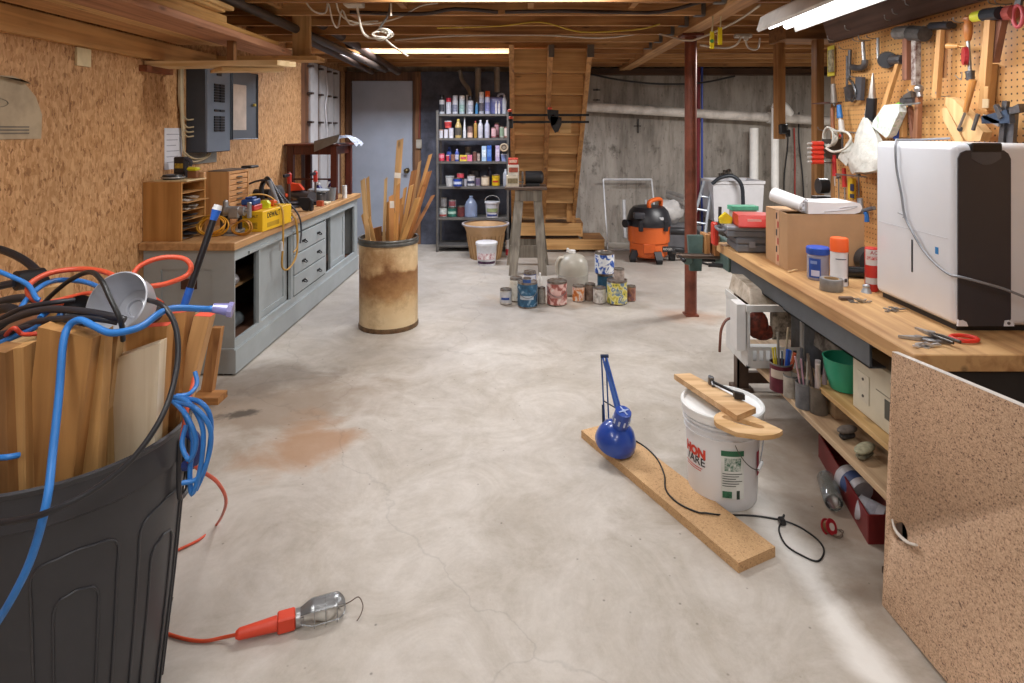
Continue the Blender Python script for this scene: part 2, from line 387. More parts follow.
def concmat():
    m = bpy.data.materials.new('concrete_wall'); m.use_nodes = True
    nt = m.node_tree; N = nt.nodes; L = nt.links; b = N['Principled BSDF']
    tc = N.new('ShaderNodeTexCoord'); prev = None
    for s_, st, p0, p1, c0, c1, md, fac in ((1.5, (1, 1, .35), .3, .65, '817a72', 'b5ada3', None, 1), (9, (1.5, 1, .22), .32, .55, '9a948d', 'ffffff', 'MULTIPLY', .6), (30, (1, 1, .6), .28, .42, '5a5650', 'ffffff', 'MULTIPLY', .6), (4, (1, 1, .8), .60, .72, 'ffffff', '77716a', 'MULTIPLY', .8)):
        mp = N.new('ShaderNodeMapping'); mp.inputs['Scale'].default_value = st; L.new(tc.outputs['Object'], mp.inputs[0])
        nz = N.new('ShaderNodeTexNoise'); nz.inputs['Scale'].default_value = s_; nz.inputs['Detail'].default_value = 9; nz.inputs['Roughness'].default_value = .65; L.new(mp.outputs[0], nz.inputs[0])
        cr = N.new('ShaderNodeValToRGB'); cr.color_ramp.elements[0].position = p0; cr.color_ramp.elements[1].position = p1
        cr.color_ramp.elements[0].color = _lin(c0); cr.color_ramp.elements[1].color = _lin(c1); L.new(nz.outputs[0], cr.inputs[0])
        if md:
            mx = N.new('ShaderNodeMix'); mx.data_type = 'RGBA'; mx.blend_type = md; mx.inputs[0].default_value = fac
            L.new(prev, mx.inputs[6]); L.new(cr.outputs[0], mx.inputs[7]); prev = mx.outputs[2]
        else: prev = cr.outputs[0]
    L.new(prev, b.inputs['Base Color']); b.inputs['Roughness'].default_value = .85; return m
conc = concmat()
struct('wall_back', B().b2((XL, YB, 0), (XE, YB+.1, ZC)), conc, org=T(0, 0, 0))
struct('wall_front', B().b2((XL, YF-.1, 0), (XE, YF, ZC)), M('b8b0a6', .8, 0, .1, 2), org=T(0, 0, 0))
struct('wall_east', B().b2((XE, YF, 0), (XE+.1, YB+.1, ZC)), conc, org=T(0, 0, 0))
struct('wall_right', B().b2((XR+.012, YF, 0), (XR+.11, 3.46, 2.2)), wood('9c7a55', '73502f', 'z'), org=T(0, 0, 0))
sub = wood('b98a58', '7d5630', 'x')
struct('ceiling', B().b2((XL-.1, YF-.1, ZC), (XE+.1, YB+.1, ZC+.06)), wood('9b7048', '6e4a2a', 'y'), org=T(0, 0, 0))
# dark foundation section behind the can shelf, and the framed entry wall round the door
struct('wall_alcove', B().b2((-1.24, YB-.12, 0), (-.06, YB-.001, 2.16)), M('5c6070', .8, 0, .35, 5, .4, c2='363842'), org=T(0, 0, 0))
dk = wood('6b4a34', '3d281b', 'z')
struct('trim_1', B().b2((-2.19, YB-.10, 0), (-2.125, YB-.001, 2.16)).b2((-2.125, YB-.10, 2.05), (-1.33, YB-.001, 2.16)).b2((-1.335, YB-.1, 0), (-1.31, YB-.001, 2.16)), dk)
struct('trim_2', B().b2((-1.31, YB-.11, 0), (-1.245, YB-.001, 2.16)), wood('8d6544', '55381f', 'z'))
d = struct('door_1', B().b2((-2.12, YB-.07, .01), (-1.34, YB-.03, 2.045), bev=.004).b2((-2.12, YB-.085, 2.02), (-1.34, YB-.06, 2.045)), M('a4adbd', .45, 0, .06, 3))
obj('door_knob', B().cyl((-1.42, YB-.07, .92), (-1.42, YB-.12, .92), .012).ball((-1.42, YB-.14, .92), (.032, .022, .032)).cyl((-1.42, YB-.075, .92), (-1.42, YB-.07, .92), .034), M('7a6a4a', .3, .9), d)
obj('door_edge', B().b2((-2.125, YB-.09, 0), (-2.11, YB-.068, 2.05)).b2((-1.35, YB-.09, 0), (-1.335, YB-.068, 2.05)), M('55423a', .5), d)
# joists along X, each board on its own, and blocking between the first pairs
jm = [wood('c2935e', '87592f', 'x'), wood('b3824f', '784e2b', 'x'), wood('ca9c68', '91633a', 'x')]
k = 1; y = 3.62-.406*13
n = 3
while y < YB-.1:
    if y > YF:
        b = B().b2((XL+.002, y-.019, 2.2), (1.24, y+.019, ZC-.001)).b2((1.38, y-.019, 2.2), (XE-.002, y+.019, ZC-.001))
        struct('trim_%d' % n, b, jm[n % 3]); n += 1
    y += .406
for i, (x, yy) in enumerate([(-1.62, 3.62), (-.79, 3.62), (.05, 3.62), (.72, 3.62), (-1.2, 4.03), (.3, 4.84), (-.5, 4.43), (2.0, 3.62)]):
    struct('trim_%d' % n, B().b2((x, yy+.02, 2.24), (x+.04, yy+.386, ZC-.002)), jm[i % 3]); n += 1
# main beam over the steel column
struct('trim_%d' % n, B().b2((1.24, 2.0, 2.17), (1.305, YB-.001, 2.42)), wood('c09361', '8a5f37', 'y')); n += 1
struct('trim_%d' % n, B().b2((1.312, 2.0, 2.175), (1.38, YB-.001, 2.42)), wood('b18352', '7b522d', 'y')); n += 1
# joist hangers
for i, yy in enumerate([3.62, 4.03, 4.43, 4.84, 5.24, 5.65]):
    struct('trim_%d' % n, B().b2((1.21, yy-.03, 2.2), (1.238, yy-.02, 2.4)).b2((1.17, yy-.024, 2.192), (1.238, yy+.024, 2.199)).b2((1.21, yy+.02, 2.2), (1.238, yy+.03, 2.4)), M('8a8f93', .4, .8)); n += 1
# sill plate, dark, on the concrete wall
struct('trim_%d' % n, B().b2((-.06, YB-.14, 2.12), (XE-.01, YB-.002, 2.198)), wood('5b3f2a', '38251a', 'x')); n += 1
# partition framing beyond the pegboard wall
pf = wood('b08150', '7c5530', 'z')
struct('trim_%d' % n, B().b2((2.185, 4.42, 0), (2.24, 4.5, 2.1)), pf); n += 1
struct('trim_%d' % n, B().b2((1.98, 4.6, 1.36), (2.035, 4.69, 2.1)), pf); n += 1
struct('trim_%d' % n, B().b2((1.95, 4.4, 2.1), (4.3, 4.7, 2.198)), wood('9a6f46', '69482b', 'x')); n += 1
struct('trim_%d' % n, B().b2((1.815, 3.465, 0), (1.905, 3.505, 2.2)), pf); n += 1
# dark soffit board above the pegboard
struct('trim_%d' % n, B().hexa([(1.775, YF+.01, 1.93), (1.799, YF+.01, 1.93), (1.799, 3.45, 1.93), (1.775, 3.45, 1.93), (1.70, YF+.01, 2.19), (1.799, YF+.01, 2.19), (1.799, 3.45, 2.19), (1.70, 3.45, 2.19)]), wood('5d463c', '3c2b25', 'y')); n += 1
# wiring of the room
def cable(name, pts, r, mat, label, cat='cable', group=None, smooth=4, seg=6):
    return obj(name, B().tube(pts, r, seg, smooth), mat, None, label, cat, group, smooth=60)
wht = M('e4ddd0', .5); blk = M('1b1b1d', .45)
def jy(px, py, z=2.19): return PZ(px, py, z)
cable('electrical_cable', [P(300, -8, 3.7), P(312, 10, 3.75), P(325, 13, 3.8), P(328, 3, 3.8), P(333, 22, 3.85), P(338, 27, 3.9), P(342, 10, 3.9), P(350, 24, 3.95), P(365, 22, 4), P(378, 21, 4)], .006, wht, 'cream cable looped in waves below the joists, right of the hanging lumber post')
cable('electrical_cable', [P(335, -6, 3.75), P(339, 12, 3.8), P(350, 21, 3.8), P(372, 24, 3.85), P(400, 17, 3.9), P(420, 6, 3.9), P(438, 3, 3.9)], .006, wht, 'cream cable sagging in one long curve left of the coil on the ceiling')
cable('electrical_cable', [P(357, 2, 3.75), P(358, 12, 3.75), P(362, 30, 3.75), P(368, 37, 3.75), P(378, 38, 3.75)], .008, wht, 'white cable dropping from the junction box to the coiled wire')
cable('electrical_cable', [P(384, 38, 3.75), P(392, 45, 3.8), P(400, 51, 3.85), P(408, 56, 3.9)], .006, wht, 'loose cable tail hanging from the coiled wire')
cable('electrical_cable', [P(391, -4, 3.72), P(391, 16, 3.72)], .007, wht, 'short straight white cable hanging right of the junction box')
cable('electrical_cable', [P(392, -5, 3.72), P(388, 15, 3.74), P(381, 26, 3.75), P(378, 34, 3.75)], .008, M('55504b', .5), 'grey cable rising from the coiled wire to the top of the picture')
b = B()
for i in range(5):
    c = P(381+i*.4, 36, 3.75); b.tube([c+Vector((.045*math.cos(a+i)*(1+.09*i), .03*math.sin(a*2+i), .026*math.sin(a+i)+.004*i)) for a in [j*PI/5 for j in range(10)]], .005, 6, 3, True)
obj('wire_coil', b, wht, None, 'small coil of white wire bundled under the ceiling joists', 'wire', smooth=60)
obj('junction_box', B().b2((P(345, 2, 3.75).x, 3.70, 2.2), (P(363, 2, 3.75).x, 3.80, 2.235), bev=.006), M('d8cfbf', .5), None, 'cream junction box on the ceiling above the coiled wire', 'box')
cable('electrical_cable', [P(437, 28, 4.4), P(500, 26, 4.4), P(540, 22, 4.4), P(575, 31, 4.4), P(600, 32, 4.4), P(640, 29, 4.4), P(660, 24, 4.4)], .006, M('d2b23c', .5), 'yellow cable running across the joists above the staircase')
cable('electrical_cable', [P(395, 40, 4.9), P(450, 36, 4.9), P(540, 35, 4.9), P(600, 38, 4.9), P(650, 33, 4.9), P(684, 40, 4.5), P(700, 38, 4.4), P(735, 22, 3.9), P(760, 5, 3.6)], .0075, M('cfc4b4', .5), 'long pale cable crossing the joists and passing over the steel column')
cable('electrical_cable', [P(700, 45, 4.7), P(725, 48, 4.7), P(737, 44, 4.6), P(741, 36, 4.6)], .008, wht, 'pale cable looping to the left of the white outlet on the joists')
cable('electrical_cable', [P(745, 37, 4.6), P(748, 47, 4.6), P(757, 49, 4.6), P(760, 38, 4.6)], .008, wht, 'short pale cable loop right below the white ceiling outlet')
obj('ceiling_outlet', B().box(P(743, 36, 4.62), (.13, .05, .03), bev=.006).box(P(746, 38, 4.6), (.03, .03, .04), bev=.004), M('e0dbd2', .4), None, 'white outlet strip fixed under the joists right of the column', 'outlet')
cable('electrical_cable', [P(590, 74, 7.4), P(620, 80, 7.4), P(660, 84, 7.4), P(700, 83, 7.4), P(735, 76, 7.4)], .012, blk, 'black cable sagging along the top of the concrete wall')
cable('electrical_cable', [P(505, 12, 3.85), P(560, 11, 3.85), P(610, 12, 3.85), P(660, 12, 3.85), P(700, 2, 3.85)], .012, M('3a2c26', .6), 'dark cable running between the nearest joists')
cable('electrical_cable', [P(350, 12, 3.85), P(420, 14, 3.85), P(455, 9, 3.85), P(498, 12, 3.85)], .012, M('3a2c26', .6), 'dark cable between the nearest joists left of the staircase top')
for i, (px, lb) in enumerate([(712, 'yellow tag hanging from the beam, left of the pair'), (720, 'yellow tag hanging from the beam, right of the pair')]):
    t = thing('hanging_tag', lb, 'tag', P(px, 38, 3.9), 'yellow tags hanging beside the column')
    obj('tag_card', B().box(P(px, 40-i*4, 3.9), (.03, .004, .115), bev=.006), M('e8d21e', .4), t)
    obj('tag_string', B().tube([P(px, 32-i*4, 3.9), P(px+1, 16, 3.9), P(px, 2, 3.9)], .005, 5, 2), M('cbbf9c', .6), t)
    if i == 0: obj('tag_mark', B().cyl(P(px, 41, 3.895), P(px, 41, 3.893), .012), M('2f7a33', .5), t)
# drain pipes under the ceiling, upper left
obj('drain_pipe', B().cyl(P(200, -15, 3.2), P(385, 70, 6.6), .032, seg=18), M('4c423c', .45, .2), None, 'dark drain pipe hanging below the joists behind the stored lumber', 'pipe')
obj('drain_pipe', B().cyl(P(303, 12, 4.43), P(398, 72, 7.1), .04, seg=18).cyl(P(350, 43, 5.5), P(352.5, 44.5, 5.58), .048, seg=18), M('5a4c46', .4, .3), None, 'thicker dark pipe slanting below the joists towards the door', 'pipe')
obj('drain_pipe', B().cyl(P(303, 38, 4.5), P(372, 72, 7.0), .03, seg=12), M('4a3c34', .5, .2), None, 'thin dark pipe under the joists above the white boards', 'pipe')
# the steel column
t = thing('support_column', 'red-brown steel support column standing free beside the workbench', 'column', (1.32, 4.64, 0))
rust = M('8c4e3c', .4, .25, .3, 6, .2, c2='5e3226')
obj('post', B().cyl((1.32, 4.64, .012), (1.32, 4.64, 2.15), .046, seg=28), rust, t)
obj('base_plate', B().b2((1.27, 4.59, 0), (1.37, 4.69, .012)), rust, t)
obj('cap_plate', B().b2((1.24, 4.56, 2.15), (1.4, 4.72, 2.169)), rust, t)
# pipes on the back wall
pvc = M('f0eeea', .4, 0, .06)
t = thing('wall_pipe', 'long white drain pipe running across the concrete wall', 'pipe', (.9, YB-.1, 1.7))
obj('pipe_run', B().cyl(P(586, 107, 7.45), P(830, 121, 7.45), .058, seg=18), M('dcd5cd', .5, 0, .15, 6, c2='a59d95'), t)
obj('pipe_coupling', B().cyl(P(768, 117.5, 7.45), P(774, 118, 7.45), .072, seg=18), pvc, t)
obj('drop_pipe', B().cyl(P(775, 200, 7.3), P(775, 108, 7.3), .045, seg=16).tube([P(775, 109, 7.3), P(777, 105, 7.32), P(784, 106, 7.38), P(790, 114, 7.44)], .05, 12, 4), pvc, t)
obj('waste_pipe', B().cyl(P(754, 235, 7.4), P(754, 128, 7.4), .052, seg=18), pvc, None, 'white upright pipe stub on the concrete wall behind the sink', 'pipe')
obj('water_line', B().cyl(P(702, 232, 7.45), P(702, 62, 7.45), .014, seg=10), M('3a50a8', .4), None, 'thin blue water line going up the concrete wall', 'pipe')
obj('water_line', B().cyl(P(698, 235, 7.45), P(698.6, 60, 7.45), .02, seg=10), M('7c2430', .4), None, 'thin dark red water line going up the concrete wall', 'pipe')
for i, (x, y0, y1, xx) in enumerate([(786, 112, 235, 7.57), (794, 128, 230, 7.57), (799, 112, 240, 7.57)]):
    c = ['1b1b1d', 'b53a34', '242428'][i]
    cable('hanging_wire', [P(x, y0, xx), P(x+2-i, y0+30, xx), P(x-2+i*3, y0+70, xx), P(x+i*3, y1, xx)], .008, M(c, .5), ['black cord hanging on the wall right of the white pipe', 'red cord hanging between two black cords', 'black cord hanging down the wall, right of the red cord'][i], 'cord')
obj('plug_adapter', B().box(P(783, 129, 4.57), (.055, .05, .08), bev=.01).box(P(788, 133, 4.57), (.03, .03, .06), bev=.006), M('26262a', .5), None, 'black plug adapter hanging on the short wooden post', 'plug')
# form-tie marks left in the concrete
for i, (px, py) in enumerate([(638, 126), (597, 90), (597, 100)]):
    struct('trim_%d' % n, B().b2((P(px-4, py, YB-.01).x, YB-.02, P(px, py, YB-.01).z-.006), (P(px+3, py, YB-.01).x, YB-.003, P(px, py, YB-.01).z+.006)).b2((P(px, py, YB-.01).x-.008, YB-.02, P(px, py, YB).z-(.09 if i == 0 else .01)), (P(px, py, YB-.01).x+.008, YB-.003, P(px, py, YB).z+(.09 if i == 0 else .01))), M('3b3735', .8)); n += 1
# outlet on the stud right of the door
t = thing('wall_outlet', 'grey outlet box with conduit on the stud right of the door', 'outlet', (-1.28, YB-.12, 1.25))
obj('outlet_box', B().box(P(419, 144, YB-.13), (.07, .04, .11), bev=.006), M('b5afa4', .4), t)
obj('conduit', B().cyl(P(419, 138, YB-.13), P(421, 80, YB-.13), .01), M('8f4b40', .5, .2), t)
# old capped pipes above the can shelf
for i, (pts, r, lb) in enumerate([([P(460, 70, 7.3), P(462, 80, 7.3), P(469, 90, 7.25), P(471, 102, 7.25)], .025, 'bent grey pipe above the can shelf, leftmost of three'), ([P(478, 68, 7.3), P(478, 104, 7.3)], .038, 'straight grey pipe above the can shelf, middle of three'), ([P(497, 67.5, 7.3), P(497, 92, 7.3)], .036, 'short grey pipe above the can shelf, rightmost of three')]):
    obj('vent_pipe', B().tube(pts, r, 14, 4), M('8e857c', .5, .3), None, lb, 'pipe', 'pipes above the can shelf', smooth=60)
# ================================================================== CEILING LIGHTS
def shop_light(label, x, y, z, along_x, top=None, group='fluorescent shop lights'):
    t = thing('fluorescent_light', label, 'light', T(x, y, z) @ RZ(90 if along_x else 0), group)
    m = WM[t.name]
    prof = [(-.095, 0), (-.105, .012), (-.085, .075), (-.045, .1), (.045, .1), (.085, .075), (.105, .012), (.095, 0), (.078, .06), (.04, .085), (-.04, .085), (-.078, .06)]
    obj('housing', B(m).prism([(a, b_) for a, b_ in prof], 1.24, Matrix(((1, 0, 0, 0), (0, 0, 1, -.62), (0, 1, 0, 0), (0, 0, 0, 1)))), M('e4e3e0', .35), t)
    for s in (-.042, .042):
        obj('tube', B(m).cyl((s, -.6, .03), (s, .6, .03), .018, seg=12), M('ffffff', .3, 0, 0, emit=4.), t)
    obj('end_cap', B(m).b2((-.09, -.634, .005), (.09, -.6215, .09)), M('cfcfcd', .4), t)
    if top:
        obj('chain', B(m).tube([(0, -.45, .1), (0, -.45, top-z)], .004, 5, 1).tube([(0, .45, .1), (0, .45, top-z)], .004, 5, 1), M('8d8d8d', .4, .8), t)
    return t
shop_light('lit white fluorescent shop light hanging over the right workbench', 1.325, 2.475, 1.935, False, 2.19)
shop_light('fluorescent shop light under the joists in the middle of the room', -.1, 3.42, 2.3, True)
shop_light('fluorescent shop light under the joists over the left side', -.9, 1.0, 2.1, False)
shop_light('fluorescent shop light under the joists above the photographer', .45, .2, 2.1, False)
shop_light('fluorescent shop light under the joists behind the photographer', -.3, -1.2, 2.1, True)
t = thing('strip_light', 'narrow lit strip light at the ceiling in front of the can shelf', 'light', (-.85, 5.85, 2.3))
obj('housing', B().b2((-1.62, 5.81, 2.33), (-.10, 5.89, 2.37)), M('d9c7a8', .4), t)
obj('tube', B().cyl((-1.6, 5.85, 2.312), (-.15, 5.85, 2.312), .015), M('ffffff', .3, 0, 0, emit=2.5), t)
obj('mounting_bar', B().b2((-1.3, 5.66, 2.3705), (-1.26, 6.04, 2.38)), M('8a8a8a', .4, .6), t)
obj('mounting_bar', B().b2((-.45, 5.66, 2.3705), (-.41, 6.04, 2.38)), M('8a8a8a', .4, .6), t)
obj('end_cap', B().b2((-.098, 5.82, 2.29), (-.085, 5.88, 2.37)), M('3a3230', .5), t)
# ================================================================== STAIRCASE (seen from behind)
t = thing('staircase', 'steep wooden staircase seen from behind, with landing steps at its foot', 'stairs', (.3, 6.5, 0))
ts = wood('dcae74', 'b5854e', 'x'); td = wood('bf8b52', '8c5e34', 'z')
y0, z0, y1, z1 = 5.36, 2.19, 7.06, .42      # line of the stringer undersides
sl = (z1-z0)/(y1-y0)
def stringer(xa, xb, dep=.05):
    q = [(y0, z0), (y0+dep+.2, z0), (y1+.12, z1+.07), (y1+.12, .19), (y1, .19), (y1, z1)]
    b = B(); b.prism(q, xb-xa, Matrix(((0, 0, 1, xa), (1, 0, 0, 0), (0, 1, 0, 0), (0, 0, 0, 1)))); return b
obj('stringer', stringer(-.10, -.055), wood('c4935a', '96683a', 'y'), t)
obj('stringer', stringer(.25, .30, .03), td, t)
obj('stringer', stringer(.61, .655), wood('bf8d54', '8d6035', 'y'), t)
N_ = 9; dz = (z0-z1)/N_; dy = (y1-y0)/N_
for i in range(N_):
    ya = y0+dy*i+.13; zt = z0-dz*i
    for xa, xb in ((-.055, .25), (.30, .61)):
        obj('riser', B().b2((xa, ya+dy*.45, zt-dz-.026), (xb, ya+dy*.45+.018, zt-.004)), ts, t)
    for xa, xb in ((-.055, .25), (.30, .61)):
        obj('tread', B().b2((xa, ya+.0185+dy*.45, zt-dz-.028), (xb, ya+dy*1.45-.001, zt-dz-.006)), wood('b98750', '87592e', 'x'), t)
obj('landing', B().b2((-.09, 7.06, .30), (.74, YB-.16, .338)), wood('b9874f', '8c5f33', 'x'), t)
obj('landing_board', B().b2((-.09, 7.05, .19), (.72, 7.088, .335)), ts, t)
obj('landing_board', B().b2((.70, 7.09, .17), (.74, YB-.17, .30)), ts, t)
obj('bottom_step', B().b2((.745, 7.02, .12), (.99, YB-.16, .152)).b2((-.06, 7.1, .12), (.7, 7.3, .152)), wood('b9874f', '8c5f33', 'x'), t)
obj('bottom_board', B().b2((-.09, 7.0, .035), (.985, 7.038, .152)), ts, t)
obj('bottom_block', B().b2((.1, 7.08, 0), (.2, 7.3, .12)).b2((.6, 7.08, 0), (.7, 7.3, .12)).b2((.88, 7.08, 0), (.96, 7.5, .12)), td, t)
obj('cleat', B().b2((.545, 7.0, .36), (.605, 7.04, .60)), wood('c8965a', '9b6a36', 'z'), t)
obj('joist_hook', B().b2((.255, 5.33, 2.08), (.305, 5.358, 2.19)), M('77706a', .5, .6), t)
obj('joist_hook', B().b2((.60, 5.33, 2.08), (.66, 5.358, 2.19)), M('77706a', .5, .6), t)
# bar clamps across the stairs
def bar_clamp(px0, px1, py, label, hx):
    d_ = 5.62
    a, c = P(px0, py, d_), P(px1, py, d_)
    t = thing('bar_clamp', label, 'clamp', a, 'bar clamps hanging on the stairs')
    obj('bar', B().b2((a.x, d_-.006, a.z-.011), (c.x, d_+.006, a.z+.011)), M('26272a', .4, .5), t)
    h = P(hx, py, d_)
    obj('clamp_grip', B().prism([(-.055, .05), (.05, .045), (.05, -.02), (.02, -.09), (-.01, -.10), (-.05, -.03)], .045, Matrix(((1, 0, 0, h.x), (0, 0, 1, d_-.035), (0, 1, 0, h.z), (0, 0, 0, 1)))), blk, t)
    obj('clamp_jaw', B().b2((a.x-.015, d_-.02, a.z-.06), (a.x+.02, d_+.02, a.z+.03), bev=.006), blk, t)
    obj('clamp_pad', B().box((h.x-.03, d_-.02, h.z+.06), (.04, .03, .025), bev=.006).box((a.x, d_-.015, a.z+.04), (.04, .03, .025), bev=.006), M('e0553a', .5), t)
bar_clamp(510, 589, 115, 'black bar clamp across the stairs, upper of the two', 553)
bar_clamp(511, 589, 122, 'black bar clamp across the stairs, lower of the two', 556)
obj('scrap_board', B().b2((P(560, 120, 5.66).x, 5.655, P(560, 133, 5.66).z), (P(571, 120, 5.66).x, 5.675, P(560, 117, 5.66).z)), wood('d9b27c', 'b98f58', 'x'), None, 'small pale board held by the bar clamps on the stairs', 'board')
# ================================================================== CAN SHELF
SX0, SX1, SY0, SY1 = -.985, -.125, 7.03, 7.36
SZ = [.40, .765, 1.06, 1.335, 1.62]
gm = M('6c6966', .5, .3, .15)
t = thing('metal_shelf_unit', 'grey metal shelving unit full of cans and bottles beside the stairs', 'shelf', ((SX0+SX1)/2, 7.2, 0))
for x in (SX0, SX1-.03):
    for y in (SY0, SY1-.03): obj('post', B().b2((x, y, 0), (x+.03, y+.004, 1.66)).b2((x if x < -.5 else x+.026, y, 0), (x+.004 if x < -.5 else x+.03, y+.03, 1.66)), gm, t)
for z in SZ+[.08]: obj('shelf_board', B().b2((SX0+.005, SY0+.006, z-.028), (SX1-.005, SY1-.006, z), bev=.003), gm, t)
# ---- container kinds
def lab(b_, c): return b_
def can(root_m, r, h, color, label, cat='can', group=None, lid='9d9a95', band=None, mark=None, mix=None, name='paint_can', handle=False, rim=True, z0=.18, z1=.85):
    t = thing(name, label, cat, root_m, group); m = WM[t.name]
    obj('can_body', B(m).lathe([(r*.97, 0), (r, .004), (r, h-.004), (r*1.03, h-.002), (r*1.03, h), (r*.93, h), (r*.9, h-.006), (0, h-.006)], 22), M(lid, .35, .8, .25, 30, c2='6e5038') if rim else M(color, .45, 0, .1, 30), t)
    b_ = B(m)
    obj('can_label', patch(b_, r+.0004, -179, 179, h*.06, h*.92, Matrix.Identity(4), 26), blotch(mix, 17, .5) if mix else M(color, .5, 0, .22, 26), t)
    if band:
        obj('label_panel', patch(B(m), r+.0018, -75, 60, h*z0, h*z1, Matrix.Identity(4), 14), M(band, .5, 0, .1, 30), t)
    if mark:
        obj('label_print', patch(B(m), r+.0032, -45, 35, h*.35, h*.5, Matrix.Identity(4), 8), M(mark, .5), t)
    if handle:
        obj('handle', B(m).tube([(-r-.004, 0, h*.8), (-r*.8, -r*.75, h*.55), (0, -r*1.15, h*.42), (r*.8, -r*.75, h*.55), (r+.004, 0, h*.8)], .0025, 6, 4), M('8c8c8c', .4, .8), t)
    return t
def spray(root_m, r, h, color, cap, label, group=None, name='spray_can', mark=None):
    t = thing(name, label, 'spray can', root_m, group); m = WM[t.name]
    hb = h*.74
    obj('can_body', B(m).lathe([(r*.94, 0), (r, .004), (r, hb-.008), (r*.9, hb), (0, hb)], 20), M(color, .35, 0, .1, 20), t)
    obj('cap', B(m).lathe([(r*.93, hb+.001), (r*.95, h-.006), (r*.85, h), (0, h)], 20), M(cap, .35, 0, 0), t)
    if mark: obj('label', patch(B(m), r+.0004, -70, 60, h*.12, h*.5, Matrix.Identity(4), 12), M(mark, .45, 0, .2, 40), t)
    return t
def bottle(root_m, r, h, color, cap, label, group=None, name='bottle', mark=None, sh=.7):
    t = thing(name, label, 'bottle', root_m, group); m = WM[t.name]
    obj('bottle_body', B(m).lathe([(r*.9, 0), (r, .006), (r, h*sh), (r*.8, h*(sh+.08)), (r*.38, h*.88), (r*.36, h*.9), (0, h*.9)], 20), M(color, .3, 0, .1, 20), t)
    obj('cap', B(m).lathe([(r*.42, h*.9+.0005), (r*.42, h-.002), (r*.38, h), (0, h)], 14), M(cap, .35), t)
    if mark: obj('label', patch(B(m), r+.0006, -70, 60, h*.15, h*.55, Matrix.Identity(4), 12), M(mark, .45, 0, .2, 40), t)
    return t
def carton(root_m, w_, dpt, h, color, label, group=None, name='carton', mark=None, cat='box'):
    t = thing(name, label, cat, root_m, group); m = WM[t.name]
    obj('carton_body', B(m).b2((-w_/2, -dpt/2, 0), (w_/2, dpt/2, h), bev=.002), M(color, .55, 0, .1, 20), t)
    if mark: obj('label', B(m).b2((-w_*.4, -dpt/2-.0015, h*.3), (w_*.4, -dpt/2-.0004, h*.75)), M(mark, .5, 0, .2, 40), t)
    return t
def tub(root_m, r, h, color, lid, label, group=None, name='plastic_tub', mark=None, taper=.85):
    t = thing(name, label, 'tub', root_m, group); m = WM[t.name]
    obj('tub_body', B(m).lathe([(r*taper, 0), (r, h*.9), (0, h*.9)], 22), M(color, .4, 0, .1, 20), t)
    obj('lid', B(m).lathe([(r*1.05, h*.88), (r*1.06, h-.002), (r*1.0, h), (0, h)], 22), M(lid, .4), t)
    if mark: obj('label', patch(B(m), r*.99, -60, 55, h*.3, h*.7, Matrix.Identity(4), 12), M(mark, .45, 0, .25, 40), t)
    return t
YS = 7.11
def sp(px, z, y=YS): return T((px-HX)*y/F, y, z)
def hh(py, z, y=YS): return EYE-(py-HY)*y/F - z
def ww(a, b_, y=YS): return (b_-a)*y/F/2
def shelfitem(kind, x0, x1, ytop, lv, *a, y=YS, group, **k):
    z = SZ[lv]+.0005; m = sp((x0+x1)/2, z, y); r = ww(x0, x1, y); h = hh(ytop, z, y)
    if kind == 'carton': return carton(m, 2*r, 2*r*.7, h, *a, group=group, **k)
    if kind == 'can':
        return can(m, r, h, *a, group=group, **k)
    return {'spray': spray, 'bottle': bottle, 'tub': tub}[kind](m, r, h, *a, group=group, **k)
G5 = 'containers on the top shelf'
shelfitem('spray', 439.3, 444.7, 95, 4, 'c9cdd6', '1d1d22', 'white can with black cap, leftmost on the top shelf', group=G5, mark='3a3d48')
shelfitem('spray', 446, 451.3, 98, 4, 'd4d8e6', 'c93048', 'short white can with red cap on the top shelf', group=G5)
shelfitem('spray', 452.5, 457.8, 95.5, 4, 'd9dde8', 'c8ccd8', 'white spray can with a dark swoosh on the top shelf', group=G5, mark='8a90a8')
shelfitem('spray', 459.3, 464.7, 95.5, 4, 'b9cdd6', 'e8ecf2', 'pale green and white spray can on the top shelf', group=G5, mark='9cc0bb')
shelfitem('carton', 466, 468.6, 95, 4, 'dfe2ea', 'slim white carton behind the black-capped can, top shelf', group=G5, y=7.2)
shelfitem('spray', 467.6, 473.4, 96, 4, 'd9deea', '23232a', 'white can with black cap in the middle of the top shelf', group=G5, mark='b8bfd0')
shelfitem('bottle', 475.2, 478.2, 102, 4, '4a8cc0', 'dfe6ee', 'tiny blue bottle with pointed white top, top shelf', group=G5)
shelfitem('spray', 479, 484, 92, 4, 'b8bccb', 'e4e6ee', 'tall white can with a dark band on the top shelf', group=G5, mark='5a5662')
shelfitem('spray', 485, 490.2, 91, 4, 'c8cce8', 'f0642c', 'tall pale can with orange cap on the top shelf', group=G5, mark='8a90c8')
shelfitem('bottle', 495, 497.3, 101, 4, 'e0dfe6', 'e8e8ee', 'thin white tube bottle, left of two near the blue jug', group=G5, y=7.07)
shelfitem('bottle', 498, 500.3, 101, 4, 'e0dfe6', 'e8e8ee', 'thin white tube bottle, right of two near the blue jug', group=G5, y=7.07)
shelfitem('bottle', 502, 506.5, 95, 4, 'c6ccd8', 'e8e8ee', 'white bottle at the right end of the top shelf', group=G5, name='bottle')
z = SZ[4]+.0005; m = sp(496.5, z, 7.2); t = thing('plastic_jug', 'translucent blue jug at the back of the top shelf', 'jug', m, G5)
obj('jug_body', B(m).b2((-.08, -.045, 0), (.08, .045, hh(97, z, 7.2)), bev=.02, seg=2), M('8088c8', .25, 0, .1, 12), t)
obj('jug_handle', B(m).tube([(.01, 0, .19), (.03, 0, .235), (.085, 0, .235), (.1, 0, .16)], .012, 8, 4), M('b9bed6', .35), t)
G4 = 'containers on the second shelf down'
